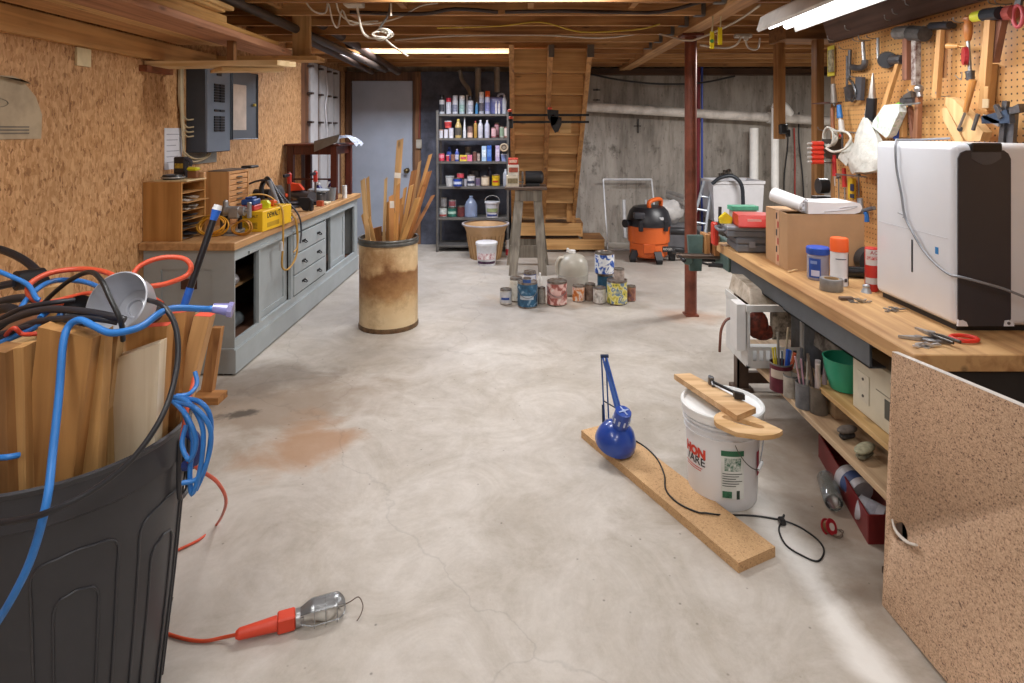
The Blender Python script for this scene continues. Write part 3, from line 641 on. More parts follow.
for x0, x1, yt, c, cp, k_, lb in [(439, 443, 129.5, 'd8d8e2', 'c8a08a', 'tub', 'small white jar, first of three white jars on the second shelf'), (444, 448, 129.5, 'd8d8e2', 'd0d0dc', 'tub', 'small white jar, second of three white jars on the second shelf'),
        (448.8, 453.6, 128, 'd8d8e2', 'c8c8dc', 'tub', 'small white jar, third of three white jars on the second shelf')]:
    shelfitem(k_, x0, x1, yt, 3, c, cp, lb, group=G4, taper=1.)
z_ = EYE-(129.3-HY)*YS/F
tub(sp(447.7, EYE-(128.0-HY)*YS/F, YS) @ T(0, .05, 0), ww(444, 451.5), .085, 'd8574f', 'e2e2ea', 'white and red tub stacked on the small white jars', G4, mark='c03840')
can(sp(447.7, SZ[3]+.0005, 7.22), ww(443, 452), .10, '7e6a58', 'brown can behind the small white jars, second shelf', group=G4)
shelfitem('bottle', 455, 461.5, 119, 3, 'c6ae72', 'd9c46a', 'yellowish round bottle with tan cap on the second shelf', group=G4, sh=.62, mark='55504a')
shelfitem('bottle', 463, 466.2, 117.5, 3, 'd9dde4', 'd0d4dc', 'slim white pointed tube on the second shelf', group=G4, sh=.35)
shelfitem('can', 467.6, 472.8, 126, 3, '8a6a62', 'small brown can with pale base on the second shelf', group=G4, band='e0c2b0', z0=.05, z1=.45)
shelfitem('bottle', 473.8, 477.3, 121, 3, 'b08a45', 'c0504a', 'amber bottle with red cap on the second shelf', group=G4, sh=.8)
shelfitem('bottle', 478, 483, 120, 3, 'c8cad8', 'dcdce4', 'white bottle with pointed top, left of a pair on the second shelf', group=G4)
shelfitem('bottle', 484.6, 489.6, 120, 3, 'c4c6d8', 'dcdce4', 'white bottle with pointed top, right of a pair on the second shelf', group=G4)
shelfitem('can', 491.5, 496, 127, 3, 'b06a74', 'small pinkish can on the second shelf', group=G4, band='d8b0b4')
shelfitem('can', 494.5, 499, 122.5, 3, '7a3038', 'dark red can behind the pinkish can, second shelf', group=G4, y=7.22, band='b88890')
shelfitem('can', 499.8, 504, 126, 3, 'b9bcae', 'small pale green can on the second shelf', group=G4, band='8aa088')
shelfitem('can', 504.4, 508.4, 126.5, 3, 'a8685c', 'small red and white can at the right end of the second shelf', group=G4, band='e0d0c8')
G3 = 'containers on the third shelf down'
shelfitem('can', 438.8, 444.4, 153, 2, 'd8405a', 'pink-red can, leftmost on the third shelf', group=G3, band='e890a0', z0=.4, z1=.8)
shelfitem('tub', 446, 449.5, 155, 2, 'c84858', 'd8c8d0', 'small red tub with pale lid on the third shelf', group=G3)
shelfitem('bottle', 446.5, 452, 147, 2, '3a50a0', '5a78d0', 'dark blue bottle at the back of the third shelf', group=G3, y=7.24)
shelfitem('can', 450.8, 454.8, 154, 2, '9a6a58', 'small brown can beside the blue bottle, third shelf', group=G3)
shelfitem('bottle', 455, 459, 149, 2, '4a5aa8', 'b8b8e0', 'blue and white bottle with pale cap on the third shelf', group=G3, mark='c8c8e0')
shelfitem('carton', 460, 467, 155, 2, 'd8bc48', 'yellow carton on the third shelf', group=G3, mark='c85a5a')
shelfitem('carton', 467.4, 472.2, 155, 2, 'd87a9a', 'pink carton beside the yellow one on the third shelf', group=G3)
shelfitem('can', 465, 471, 147, 2, '7a7064', 'grey-brown jar behind the pink carton, third shelf', group=G3, y=7.26, name='jar')
shelfitem('can', 473, 476.5, 151.5, 2, '7a5048', 'slim dark red tin on the third shelf', group=G3)
shelfitem('can', 477.2, 480, 153, 2, 'b8a8a0', 'slim beige tin on the third shelf', group=G3)
shelfitem('carton', 481.8, 486.4, 146, 2, 'a8c4e0', 'tall pale blue carton on the third shelf', group=G3, mark='e0ecf4')
shelfitem('carton', 487, 491.6, 145.5, 2, '3060b8', 'tall bright blue carton on the third shelf', group=G3, mark='6090d8')
shelfitem('carton', 495.5, 499.6, 145.5, 2, 'b8a8cc', 'tall lilac carton on the third shelf', group=G3, mark='d8cce0')
shelfitem('tub', 501, 507, 154, 2, '8a98c8', 'd0d4e8', 'small blue-white tub at the right end of the third shelf', group=G3)
t = thing('tape_dispenser', 'round beige tape reel hanging at the right end of the third shelf', 'tape', P(504, 150, 7.02)); 
obj('reel', B().tube([P(504, 147.5, 7.0)+Vector((.04*math.cos(a), 0, .04*math.sin(a))) for a in [i*PI/6 for i in range(12)]], .012, 8, 2, True), M('b9a68c', .5), t, smooth=60)
obj('hub', B().cyl(P(504, 147.5, 7.01), P(504, 147.5, 6.98), .022), M('8f8070', .5), t)
G2 = 'containers on the fourth shelf down'
shelfitem('tub', 445.5, 454, 176, 1, 'c8c8c8', 'b0b4b8', 'white tub, leftmost on the fourth shelf', group=G2)
shelfitem('can', 453.5, 462, 178, 1, '2848a0', 'bright blue can on the fourth shelf', group=G2, y=7.06, band='c8d0e8', z0=.3, z1=.6)
can(sp(460.5, SZ[1]+hh(178.5, SZ[1]), 7.17), ww(457, 464), .06, 'd8505e', 'pink-red can stacked above the blue can, fourth shelf', group=G2)
can(sp(460.5, SZ[1]+.0005, 7.2), ww(456.5, 464.5), .085, '8a8890', 'grey can under the pink-red can, fourth shelf', group=G2)
shelfitem('tub', 464, 467, 179, 1, 'c0bcc4', 'a8a8b0', 'tiny white jar between blue and white cans, fourth shelf', group=G2)
shelfitem('can', 467.5, 475, 175, 1, 'd0d0d4', 'white can with dark label band on the fourth shelf', group=G2, band='3c3f58', z0=.25, z1=.5)
shelfitem('can', 475.8, 480.5, 177.5, 1, '9c98a4', 'small grey can with purple label on the fourth shelf', group=G2, band='6a5a78')
shelfitem('can', 481.5, 489.5, 176, 1, 'c0a890', 'beige can on the fourth shelf', group=G2, band='e0d0b8')
shelfitem('can', 492, 499.8, 174.5, 1, 'd8b21c', 'yellow can with red mark on the fourth shelf', group=G2, mark='c03028')
shelfitem('bottle', 487, 491.5, 167, 1, '3a3a58', '8a8aa8', 'dark blue bottle behind the yellow can, fourth shelf', group=G2, y=7.26)
shelfitem('can', 468, 480, 170, 1, '3c3c42', 'wide dark tin at the back of the fourth shelf', group=G2, y=7.28, rim=False)
shelfitem('bottle', 503, 508, 169, 1, 'b0b4c0', 'c8ccd4', 'pale bottle at the right end of the fourth shelf', group=G2)
G1 = 'containers on the bottom shelf'
shelfitem('can', 439.5, 447, 207, 0, 'c8ccc8', 'white paint can, leftmost on the bottom shelf', group=G1, band='a0504c', z0=.1, z1=.3)
shelfitem('can', 448, 456.5, 207, 0, '2a6a5c', 'dark green paint can on the bottom shelf', group=G1, band='a8c8b8', z0=.35, z1=.6)
shelfitem('can', 457.5, 465, 206, 0, '6a3030', 'dark red paint can on the bottom shelf', group=G1)
can(sp(444, SZ[0]+hh(206.9, SZ[0]), YS), ww(443, 448.5), .11, '8a8888', 'grey can stacked on the white paint can, bottom shelf', group=G1)
can(sp(452.5, SZ[0]+hh(206.9, SZ[0]), YS), ww(450, 457), .085, 'b0b4b8', 'pale can stacked on the green paint can, bottom shelf', group=G1, band='8a4a50')
m = sp(471, SZ[0]+.0005, 7.12); t = thing('water_jug', 'clear blue-tinted gallon jug on the bottom shelf', 'jug', m, G1)
obj('jug_body', B(m).lathe([(.07, 0), (.078, .01), (.078, .13), (.06, .18), (.02, .225), (.02, .235), (0, .235)], 20), M('a8b8d8', .15, 0, .05, 10, trans=.5), t)
obj('cap', B(m).lathe([(.023, .2355), (.023, .25), (0, .25)], 14), M('8fa6c8', .4), t)
m = sp(492.3, SZ[0]+.0005, 7.1); t = thing('plastic_bucket', 'small white pail with lid and raised handle on the bottom shelf', 'bucket', m, G1)
obj('bucket_body', B(m).lathe([(.07, 0), (.084, .17), (0, .17)], 24), M('d4d4dc', .4), t)
obj('lid', B(m).lathe([(.091, .165), (.092, .182), (.086, .186), (0, .184)], 24), M('dcdce2', .4), t)
obj('handle', B(m).tube([(-.09, 0, .17), (-.07, 0, .23), (0, 0, .255), (.07, 0, .23), (.09, 0, .17)], .004, 6, 4), M('b0b0b0', .4, .5), t)
obj('label', patch(B(m), .082, -50, 50, .07, .11, Matrix.Identity(4)), M('9aa878', .5), t)
obj('label_band', patch(B(m), .0755, -50, 50, .02, .04, Matrix.Identity(4)), M('3a4a90', .5, 0, .4, 60), t)
# tan planter in front, small white pail in front of it
m = T(PZ(486, 255, 0).x, 6.75, 0); m = T(-.385, 6.72, 0)
spray(T((508-HX)*6.75/F, 6.75, .0005), .028, .19, 'd8d4d2', 'c8c4c4', 'white spray can with red label on the floor behind the sawhorse', None, mark='c8404a')
t = thing('planter_pot', 'large tan ribbed planter pot in front of the metal shelving', 'pot', m)
b_ = B(m); n2 = 40; prof = [(.165, 0), (.19, .14), (.215, .29), (.235, .345), (.262, .375), (.258, .38), (.22, .35), (.2, .3), (.15, .04), (0, .03)]
obj('pot_body', b_.lathe(prof, 40), M('bb9468', .6, 0, .1, 8), t)
b_ = B(m)
for i in range(26):
    a = 2*PI*i/26; b_.tube([((.168)*math.cos(a), .168*math.sin(a), .01), (.19*math.cos(a), .19*math.sin(a), .14), (.212*math.cos(a), .212*math.sin(a), .27)], .006, 5, 1)
obj('rib', b_, M('a98458', .6), t, kind='stuff')
obj('rim', B(m).lathe([(.245, .378), (.264, .376), (.266, .388), (.245, .39)], 40, cap=False), M('b9b2b4', .5), t)
m = T(-.355, 6.38, 0)
t = thing('plastic_bucket', 'white pail with red and black print standing on the floor before the planter', 'bucket', m)
obj('bucket_body', B(m).lathe([(.095, 0), (.112, .22), (0, .22)], 26), M('d9d9de', .4), t)
obj('lid', B(m).lathe([(.118, .215), (.119, .24), (.11, .245), (0, .243)], 26), M('e2e2e6', .4), t)
obj('label', patch(B(m), .104, -60, 60, .07, .16, Matrix.Identity(4), 12), M('e6e2e2', .5, 0, .3, 30, c2='a04050'), t)
obj('label_band', patch(B(m), .1, -62, 62, .025, .05, Matrix.Identity(4), 12), M('4a2a4a', .5, 0, .4, 60), t)
# ================================================================== SAWHORSE STAND
t = thing('sawhorse', 'tall weathered grey wooden sawhorse stand in front of the stairs', 'sawhorse', (.085, 6.1, 0))
gw = wood('8d8477', '5d554a', 'z'); zt = .86
def leg4(xa, xb, ya, yb, w_=.085, th=.04):
    return B().hexa([(xb-w_/2, yb-th/2, 0), (xb+w_/2, yb-th/2, 0), (xb+w_/2, yb+th/2, 0), (xb-w_/2, yb+th/2, 0), (xa-w_/2, ya-th/2, zt-.03), (xa+w_/2, ya-th/2, zt-.03), (xa+w_/2, ya+th/2, zt-.03), (xa-w_/2, ya+th/2, zt-.03)])
for xa, xb, ya, yb in ((-.0, -.07, 6.04, 5.9), (.17, .225, 6.04, 5.9), (-.0, -.1, 6.2, 6.36), (.17, .26, 6.2, 6.36)):
    obj('leg', leg4(xa, xb, ya, yb), gw, t)
obj('rail', B().b2((-.05, 5.99, .72), (.22, 6.01, .825)), gw, t)
obj('rail', B().b2((-.10, 5.965, .16), (.235, 5.985, .28)), gw, t)
obj('rail', B().b2((-.12, 6.32, .18), (.27, 6.34, .28)), gw, t)
obj('top_board', B().b2((-.15, 5.97, .83), (.27, 6.32, .86), bev=.004), wood('5b473a', '38291f', 'x'), t)
# bench grinder and boxes on it
m = T(.13, 6.12, .861)
t = thing('bench_grinder', 'small black bench grinder on top of the sawhorse', 'grinder', m)
obj('motor_body', B(m).cyl((-.075, 0, .085), (.085, 0, .085), .068, seg=22).ball((.085, 0, .085), (.03, .066, .066)), M('222225', .45, .2), t)
obj('base', B(m).b2((-.07, -.05, 0), (.07, .05, .03), bev=.006), M('333336', .5), t)
obj('grinding_wheel', B(m).cyl((-.115, 0, .085), (-.093, 0, .085), .06, seg=22), M('77706a', .8), t)
obj('tool_rest', B(m).b2((-.14, -.09, .04), (-.09, -.04, .05)).b2((-.11, -.06, .0), (-.1, -.05, .045)), M('8b8b8b', .4, .8), t)
for i, (px0, px1, py0, py1, dy_, c, mk, lb) in enumerate([(506.5, 519, 177.5, 188.8, 0, 'd8cdb8', '8a7a58', 'white carton with fruit print on the sawhorse, bottom of the stack'), (508, 519, 167, 177.5, 0, 'd9cfc0', 'a8503a', 'white carton in the middle of the stack on the sawhorse'), (508.5, 518, 160.5, 167, 0, 'c8402c', 'e8b8a0', 'small red carton on top of the stack on the sawhorse')]):
    y = 6.06; zb = .861 + sum([0, (188.8-177.5), (188.8-167)][i:i+1])*y/F
    carton(T(((px0+px1)/2-HX)*y/F, y, zb+.0006*i), (px1-px0)*y/F, .1, (py1-py0)*y/F-.001, c, lb, 'cartons stacked on the sawhorse', mark=mk)
# ================================================================== PAINT CANS ON THE FLOOR
GP = 'paint cans on the floor'
def fcan(px, pyb, wpx, hpx, color, label, z=0., **k):
    """px centre, pyb: lowest front pixel of the base"""
    d0 = EYE*F/(pyb-HY); r = wpx*d0/F/2; y = d0+r
    h = hpx*d0/F*.985
    return can(T((px-HX)*y/F, y, z+.0005), r, h, color, label, group=GP, **k), y, r, h
fcan(505.8, 305.5, 11.5, 15.5, 'd4cfc8', 'small white can with blue patch, leftmost of the paint cans', band='c8c8cc', mark='2a4a98')
fcan(516, 302.5, 12.5, 24, 'd8d2c4', 'cream paint can standing behind the dark blue can', mix=['c8c0ae', 'dcd6c8', 'e6e2d6', 'b09a78'])
fcan(527.5, 309, 20, 26, '1f4a68', 'dark blue paint can with wire handle in the front row', mix=['1c3c54', '24506e', '2c5c7c', '8aa4b8'], band=None, mark='c0ccd8', handle=True)
cc = T((530-HX)*4.95/F, 4.98, .0005); can(cc, .05, .26, '2a3f88', 'tall blue and white can behind the dark blue can', group=GP, band='d8d8e0', z0=.5, z1=.9)
m = T((527-HX)*4.87/F, 4.87-.02, EYE-(284-HY)*4.85/F+.003)
can(m @ T(0, 0, .0), .033, .045, 'a8b0b8', 'small grey tin stacked on the dark blue can', group=GP, band='3a5a98')
fcan(541.5, 304.5, 7.5, 16.5, '9d968c', 'narrow grey can right of the dark blue can')
bottle(T((540-HX)*5.15/F, 5.17, 0.0005), .022, .20, 'e4e2dc', 'efefef', 'white squeeze bottle behind the narrow grey can', GP)
fcan(557, 307, 20, 24.5, '8a4a44', 'rusty red paint can with white drips over its label', mix=['8a4a44', '9c5850', 'd8b0a8', 'e2d2c8'], handle=True, mark='d8a8a0')
fcan(578.5, 302.5, 12, 16, 'c0703a', 'small rusty orange can with white drip', mix=['a85a2c', 'c87a3c', 'd9cdc0', 'c03a28'])
fcan(590, 301.5, 10.5, 17, '5c4c44', 'dark rusty can behind the grey-white can', mix=['4c3c34', '6a5448', '7c6a5c', '9a8a7c'])
fcan(599.5, 304.5, 12.5, 16, 'a8a49e', 'grey-white can with spilled paint in the front row', mix=['8a847c', 'b4afa8', 'd0ccc6', '9a9288'])
fcan(617, 306, 20, 24.5, '6a7a4a', 'paint can with blue top and yellow flower label', mix=['4a6a3c', 'c8b84a', 'e0d890', '5a7a9a', 'd8d4c0'])
fcan(631.3, 302, 8.5, 15.5, '5c4668', 'small purple can, rightmost of the paint cans', mix=['5c4668', '8a5a50', 'b08068', '5c4668'])
# jug and stacked cans behind
d0 = EYE*F/(297-HY); m = T((573-HX)*(d0+.13)/F, d0+.13, .0005)
t = thing('plastic_jug', 'big translucent plastic jug half full among the paint cans', 'jug', m)
obj('jug_body', B(m).lathe([(.115, 0), (.13, .012), (.133, .22), (.125, .28), (.09, .325), (.04, .345), (.03, .35), (0, .35)], 26), M('cfc9bb', .35, 0, .06, 8, trans=.35), t)
obj('contents', B(m).lathe([(.118, .006), (.1345, .02), (.1345, .17), (0, .17)], 26), M('b5b0a6', .5), t)
obj('jug_handle', B(m).tube([(-.085, -.03, .31), (-.12, -.03, .31), (-.145, -.02, .25), (-.137, -.01, .16)], .015, 8, 4), M('cfc9bb', .35), t)
obj('cap', B(m).cyl((-.01, 0, .3505), (-.01, 0, .375), .032, seg=18).cyl((-.045, 0, .36), (-.045, 0, .392), .012), M('f0eeea', .4), t)
_, y, r, h = fcan(605, 293, 15, 18, '2a5a78', 'teal paint can carrying the blue and white can', handle=False)
hb = h
can(T((604.5-HX)*y/F, y, hb+.002), 19*y/F/2, .19, '2450a0', 'blue and white streaked gallon can stacked at the back', group=GP, mix=['1c4494', '2a5ab4', 'e2e6ec', 'eceef2', '2450a0'])
y = 5.0; can(T((619-HX)*y/F, y, EYE-(282.5-HY)*y/F), .043, .118, 'b8a89e', 'pale dripping can stacked on the flower-label can', group=GP)
# ================================================================== SHOP VACUUM
m = T(1.42, 6.62, 0) @ RZ(0)
t = thing('shop_vacuum', 'orange and black shop vacuum near the concrete wall', 'vacuum', m)
org = M('e0682a', .4, 0, .06, 4); vb = M('232329', .4, 0, .1)
obj('drum', B(m).lathe([(.185, .05), (.205, .075), (.21, .2), (.225, .21), (.23, .36), (.24, .385), (0, .385)], 30), org, t)
obj('drum_panel', B(m).box((-.04, -.213, .16), (.13, .02, .1), bev=.006), M('cf5c22', .45), t)
obj('motor_head', B(m).lathe([(.245, .386), (.25, .41), (.235, .46), (.21, .54), (.17, .585), (.1, .6), (0, .6)], 30), vb, t)
obj('head_vent', B(m).box((-.14, -.17, .51), (.12, .09, .07), bev=.015, seg=2), M('3a3a42', .5), t)
obj('latch', B(m).box((-.13, -.215, .40), (.05, .03, .11), bev=.008), vb, t)
obj('latch', B(m).box((.14, -.205, .40), (.05, .03, .11), bev=.008), vb, t)
obj('carry_handle', B(m).tube([(-.02, -.12, .58), (-.02, -.12, .645), (.06, -.06, .67), (.13, 0, .66), (.14, .04, .59)], .024, 10, 4), org, t)
obj('hose_port', B(m).cyl((-.2, -.08, .42), (-.29, -.14, .42), .035, .045), vb, t)
obj('power_switch', B(m).box((.09, -.205, .48), (.05, .02, .03), bev=.004), M('d0d0d4', .4), t)
bd = obj('badge', B(m).box((.165, -.175, .15), (.11, .012, .06), RZ(0), bev=.003), M('2b2b30', .4), t)
lettering('badge_text', 'RIDGID', .034, M('e8e4de', .5), bd, m @ T(.165, -.182, .15) @ RX(90), sx=.85)
for i, (x, y) in enumerate(((-.2, -.12), (.06, -.24), (.24, -.06), (.05, .22))):
    c = obj('caster', B(m).hexa([(x-.035, y-.035, .05), (x+.035, y-.035, .05), (x+.035, y+.035, .05), (x-.035, y+.035, .05), (x*.8-.04, y*.8-.04, .13), (x*.8+.04, y*.8-.04, .13), (x*.8+.04, y*.8+.04, .13), (x*.8-.04, y*.8+.04, .13)]), vb, t)
    obj('wheel', B(m).cyl((x-.03, y, .038), (x+.03, y, .038), .037, seg=16), M('18181b', .5), c)
hose = M('242428', .5)
obj('hose', B(m).tube([(.22, -.08, .33), (.33, -.1, .33), (.42, -.06, .32), (.52, .06, .3), (.6, .1, .2)], .042, 12, 5), hose, t)
obj('hose', B(m).tube([(.2, -.1, .14), (.32, -.12, .13), (.45, -.05, .1), (.62, .05, .07)], .03, 12, 4), hose, t)
# window frame leaning on the wall
t = thing('window_frame', 'thin white metal frame leaning against the concrete wall behind the vacuum', 'frame', (1.35, 7.4, 0))
wf = M('e6e7ea', .4, .2)
a0, a1 = P(608, 0, 7.2), P(657, 0, 7.45)
x0_, x1_ = (608-HX)*7.1/F, (659-HX)*7.1/F
def lean(u, v): return Vector((x0_+(x1_-x0_)*u-.06*v*(1-2*u)*0, 7.12+.38*v, .012+.80*v))
obj('frame_side', B().tube([lean(0, 0), lean(0, 1)], .010, 6, 1), wf, t)
obj('frame_side', B().tube([lean(1, 0), lean(1, 1)], .010, 6, 1), wf, t)
obj('frame_top', B().tube([lean(0, 1), lean(1, 1)], .014, 6, 1), wf, t)
obj('frame_bottom', B().tube([lean(0, 0), lean(1, 0)], .012, 6, 1), wf, t)
obj('loose_strip', B().tube([(P(624, 200, 7.5)), P(625, 238, 7.3)], .02, 6, 1), M('c9cacc', .4), None, 'white upright plastic strip leaning on the wall inside the thin frame', 'strip')
obj('loose_strip', B().tube([(P(646, 200, 7.5)), P(646, 232, 7.3)], .014, 6, 1), M('bfc0c2', .4), None, 'narrow pale strip leaning on the wall left of the vacuum handle', 'strip')
# stuffed white bag and pale bundle behind the vacuum
def blob(name, c, r, amp, mat, label, cat, seed=0, seg=20):
    b_ = B(T(*c)); b_.ball((0, 0, 0), r, seg)
    for v in b_.bm.verts:
        d_ = (v.co-Vector(c)); n_ = mnoise.noise(v.co*9+Vector((seed, seed, 0)))
        v.co = Vector(c)+d_*(1+amp*n_)
        v.co.z = max(v.co.z, .004)
    return obj(name, b_, mat, None, label, cat, smooth=70)
blob('stuffed_bag', (1.78, 7.15, .46), (.17, .15, .15), .35, M('c9c5c2', .6, 0, .15, 8), 'stuffed white plastic bag sitting behind the vacuum', 'bag')
obj('storage_tote', B().prism([(0, 0), (.5, 0), (.54, .31), (-.04, .31)], .3, Matrix(((1, 0, 0, 1.58), (0, 0, 1, 7.0), (0, 1, 0, 0), (0, 0, 0, 1)))), M('77767a', .5), None, 'grey storage tote on the floor under the stuffed bag', 'box')
blob('plastic_sheeting', (2.12, 6.80, .13), (.2, .15, .12), .4, M('c0c0c8', .35, 0, .2, 9), 'crumpled pale plastic sheeting on the floor right of the column', 'sheeting', 4)
obj('pipe_bundle', B().cyl(P(668, 196, 7.4), P(686, 203, 7.0), .035).cyl(P(668, 192, 7.45), P(686, 198, 7.05), .03), M('a8a39e', .4, .4), None, 'two short grey pipes lying on the stuffed bag', 'pipe')
# step ladder behind the sink
t = thing('step_ladder', 'white tubular folding ladder leaning beside the utility sink', 'ladder', P(700, 235, 7.1)*1)
lm = M('b8bec6', .35, .5)
for px0, px1 in ((704, 690), (712, 705)):
    obj('ladder_rail', B().tube([P(px0, 181, 7.2), P(px1, 233, 6.95)], .018, 8, 1), lm, t)
for py in (196, 209, 222):
    obj('ladder_rung', B().tube([P(704-(py-181)*.27, py, 7.2-(py-181)*.005), P(712-(py-181)*.13, py+2, 7.2-(py-181)*.005)], .014, 8, 1), lm, t)
# utility sink
zc = EYE-(184-HY)*7.0/F
m = T((738-HX)*7.0/F, 7.25, 0)
t = thing('utility_sink', 'white plastic utility sink by the concrete wall behind the workbench', 'sink', m)
wp = M('d4d3d6', .35, 0, .04)
x0_, x1_ = (713-HX)*7./F-2.543, (764-HX)*7./F-2.543
zt = .80
obj('basin', B(m).hexa([(x0_+.02, -.24, .36), (x1_-.02, -.24, .36), (x1_-.02, .25, .36), (x0_+.02, .25, .36), (x0_, -.25, zt), (x1_, -.25, zt), (x1_, .26, zt), (x0_, .26, zt)]), wp, t)
obj('rim', B(m).b2((x0_-.01, -.265, zt), (x1_+.01, -.23, zt+.035)).b2((x0_-.01, .23, zt), (x1_+.01, .275, zt+.035)).b2((x0_-.01, -.23, zt), (x0_+.03, .23, zt+.035)).b2((x1_-.03, -.23, zt), (x1_+.01, .23, zt+.035)), wp, t)
for x in (x0_+.06, x1_-.06):
    for y in (-.17, .19): obj('leg', B(m).cyl((x, y, 0), (x, y, .36), .02), M('b5b5b8', .4), t)
obj('faucet', B(m).cyl((.03, .25, zt+.035), (.03, .25, zt+.13), .035).tube([(.03, .25, zt+.11), (.03, .12, zt+.14), (.03, .08, zt+.09)], .016, 8, 4).cyl((-.04, .25, zt+.035), (-.04, .25, zt+.09), .02).cyl((.10, .25, zt+.035), (.10, .25, zt+.09), .02), M('6a625a', .35, .7), t)
cable('drain_hose', [P(712, 184, 6.96), P(720, 178, 6.94), P(732, 176, 6.92), P(741, 184, 6.9), P(743, 200, 6.9), P(743, 232, 6.9)], .022, M('232830', .45), 'thick black hose arching over the edge of the utility sink', 'hose', seg=10)
# oblong drum of lumber offcuts
DD = 4.41; dm = T((388.7-HX)*DD/F, DD, 0)
t = thing('fibre_drum', 'stained tan cardboard drum full of thin wood strips', 'drum', dm)
def drummat():
    m = bpy.data.materials.new('fibre'); m.use_nodes = True; nt = m.node_tree; N = nt.nodes; L = nt.links; b = N['Principled BSDF']
    tc = N.new('ShaderNodeTexCoord'); sx = N.new('ShaderNodeSeparateXYZ'); L.new(tc.outputs['Object'], sx.inputs[0])
    nz = N.new('ShaderNodeTexNoise'); nz.inputs['Scale'].default_value = 5; nz.inputs['Detail'].default_value = 7; L.new(tc.outputs['Object'], nz.inputs[0])
    a = N.new('ShaderNodeMath'); a.operation = 'MULTIPLY_ADD'; L.new(nz.outputs[0], a.inputs[0]); a.inputs[1].default_value = .35; L.new(sx.outputs[2], a.inputs[2])
    cr = N.new('ShaderNodeValToRGB'); e = cr.color_ramp.elements; e[0].position = .12; e[0].color = _lin('d8bf98'); e[1].position = .95; e[1].color = _lin('e6cfa6')
    for p_, c_ in ((.28, 'dcc49c'), (.38, 'd2b488'), (.44, 'b58a58'), (.54, 'a2764a'), (.60, '976a3e'), (.635, 'd8b688'), (.8, 'e2caa0')):
        x = e.new(p_); x.color = _lin(c_)
    L.new(a.outputs[0], cr.inputs[0])
    n2 = N.new('ShaderNodeTexNoise'); n2.inputs['Scale'].default_value = 2.4; n2.inputs['Detail'].default_value = 9; n2.inputs['Roughness'].default_value = .7; L.new(tc.outputs['Object'], n2.inputs[0])
    r = N.new('ShaderNodeValToRGB'); r.color_ramp.elements[0].position = .36; r.color_ramp.elements[0].color = _lin('a98a66'); r.color_ramp.elements[1].position = .55; r.color_ramp.elements[1].color = (1, 1, 1, 1); L.new(n2.outputs[0], r.inputs[0])
    mm = N.new('ShaderNodeMix'); mm.data_type = 'RGBA'; mm.blend_type = 'MULTIPLY'; mm.inputs[0].default_value = .8; L.new(cr.outputs[0], mm.inputs[6]); L.new(r.outputs[0], mm.inputs[7])
    L.new(mm.outputs[2], b.inputs['Base Color']); b.inputs['Roughness'].default_value = .6; return m
zr = EYE-(236-HY)*DD/F; R_ = .211
obj('drum_body', B(dm).lathe([(R_-.012, .012), (R_-.012, .02), (R_, .03), (R_, zr-.03), (R_-.008, zr-.03), (R_-.008, .03), (0, .03)], 40), drummat(), t)
obj('rim_band', B(dm).lathe([(R_-.006, zr-.045), (R_+.006, zr-.045), (R_+.008, zr-.03), (R_+.004, zr-.022), (R_+.01, zr-.008), (R_+.006, zr), (R_-.008, zr-.001), (R_-.008, zr-.03)], 40, cap=False), M('6b6a66', .4, .6, .2, 20), t)
obj('bottom_band', B(dm).lathe([(R_-.01, 0), (R_+.004, 0), (R_+.006, .02), (R_, .032), (R_-.01, .03)], 40, cap=False), M('7c5f42', .5, .4, .3, 20), t)
GW = 'wood strips standing in the cardboard drum'
sticks = [(362.5, 178, 367, 4.5, 4.52, 'e0b984', 'longest thin strip at the left of the drum', .012), (367.5, 176, 370.5, 4.65, 3.2, 'c99f68', 'thin strip just right of the leftmost ones', .01),
 (361.5, 213, 364, 4.48, 3.5, 'd1a468', 'short strip at the far left of the drum', .012), (368, 217, 370.5, 4.45, 2.8, 'd9a766', 'very short strip beside the leftmost pair', .01),
 (386, 177, 384, 4.7, 2.8, 'caa878', 'thin greenish strip left of the tall stick', .010), (400.3, 138, 393.5, 4.72, 6.2, 'e3b47c', 'tallest stick with paint marks and a pointed end', .010),
 (391.5, 194, 392, 4.52, 5.4, 'd89a5c', 'strip with white paint marks left of centre', .012), (398.3, 183, 397.2, 4.5, 3.6, 'cf9353', 'reddish strip right of the tall stick', .012),
 (395.2, 211, 396, 4.46, 3, 'd69a55', 'short strip in the middle front of the drum', .012), (401, 197, 402, 4.75, 4, 'c08a52', 'strip behind the centre of the drum', .012),
 (412, 184, 402, 4.6, 3.6, 'd9a868', 'leaning strip right of centre with square end', .014), (414.5, 169, 403, 4.75, 5.6, 'b97f4c', 'wide leaning strip with dark face', .012),
 (420.5, 160, 410, 4.78, 2.8, 'caa070', 'thin strip behind the wide leaning one', .01), (431.5, 153, 411, 4.8, 3.2, 'cf9d63', 'longest strip leaning to the right', .012),
 (430, 170, 410, 4.65, 4.4, 'c08048', 'thick brown strip leaning far right', .018), (425, 183, 409, 4.7, 3.8, 'b8763e', 'dark strip leaning right behind the others', .014),
 (418, 197, 409.5, 4.5, 5.0, 'd9a25c', 'short broad strip at the right front', .016), (434, 194, 413, 4.72, 3.0, 'a8744a', 'short strip sticking out lowest to the right', .014),
 (377, 226, 375, 4.72, 9, 'a06c3e', 'short dark block just above the rim', .02), (388.5, 200, 388, 4.8, 4, 'b98a50', 'strip behind the thin greenish one', .012), (406, 186, 400, 4.82, 3, 'c89a60', 'thin strip at the back right of centre', .01)]
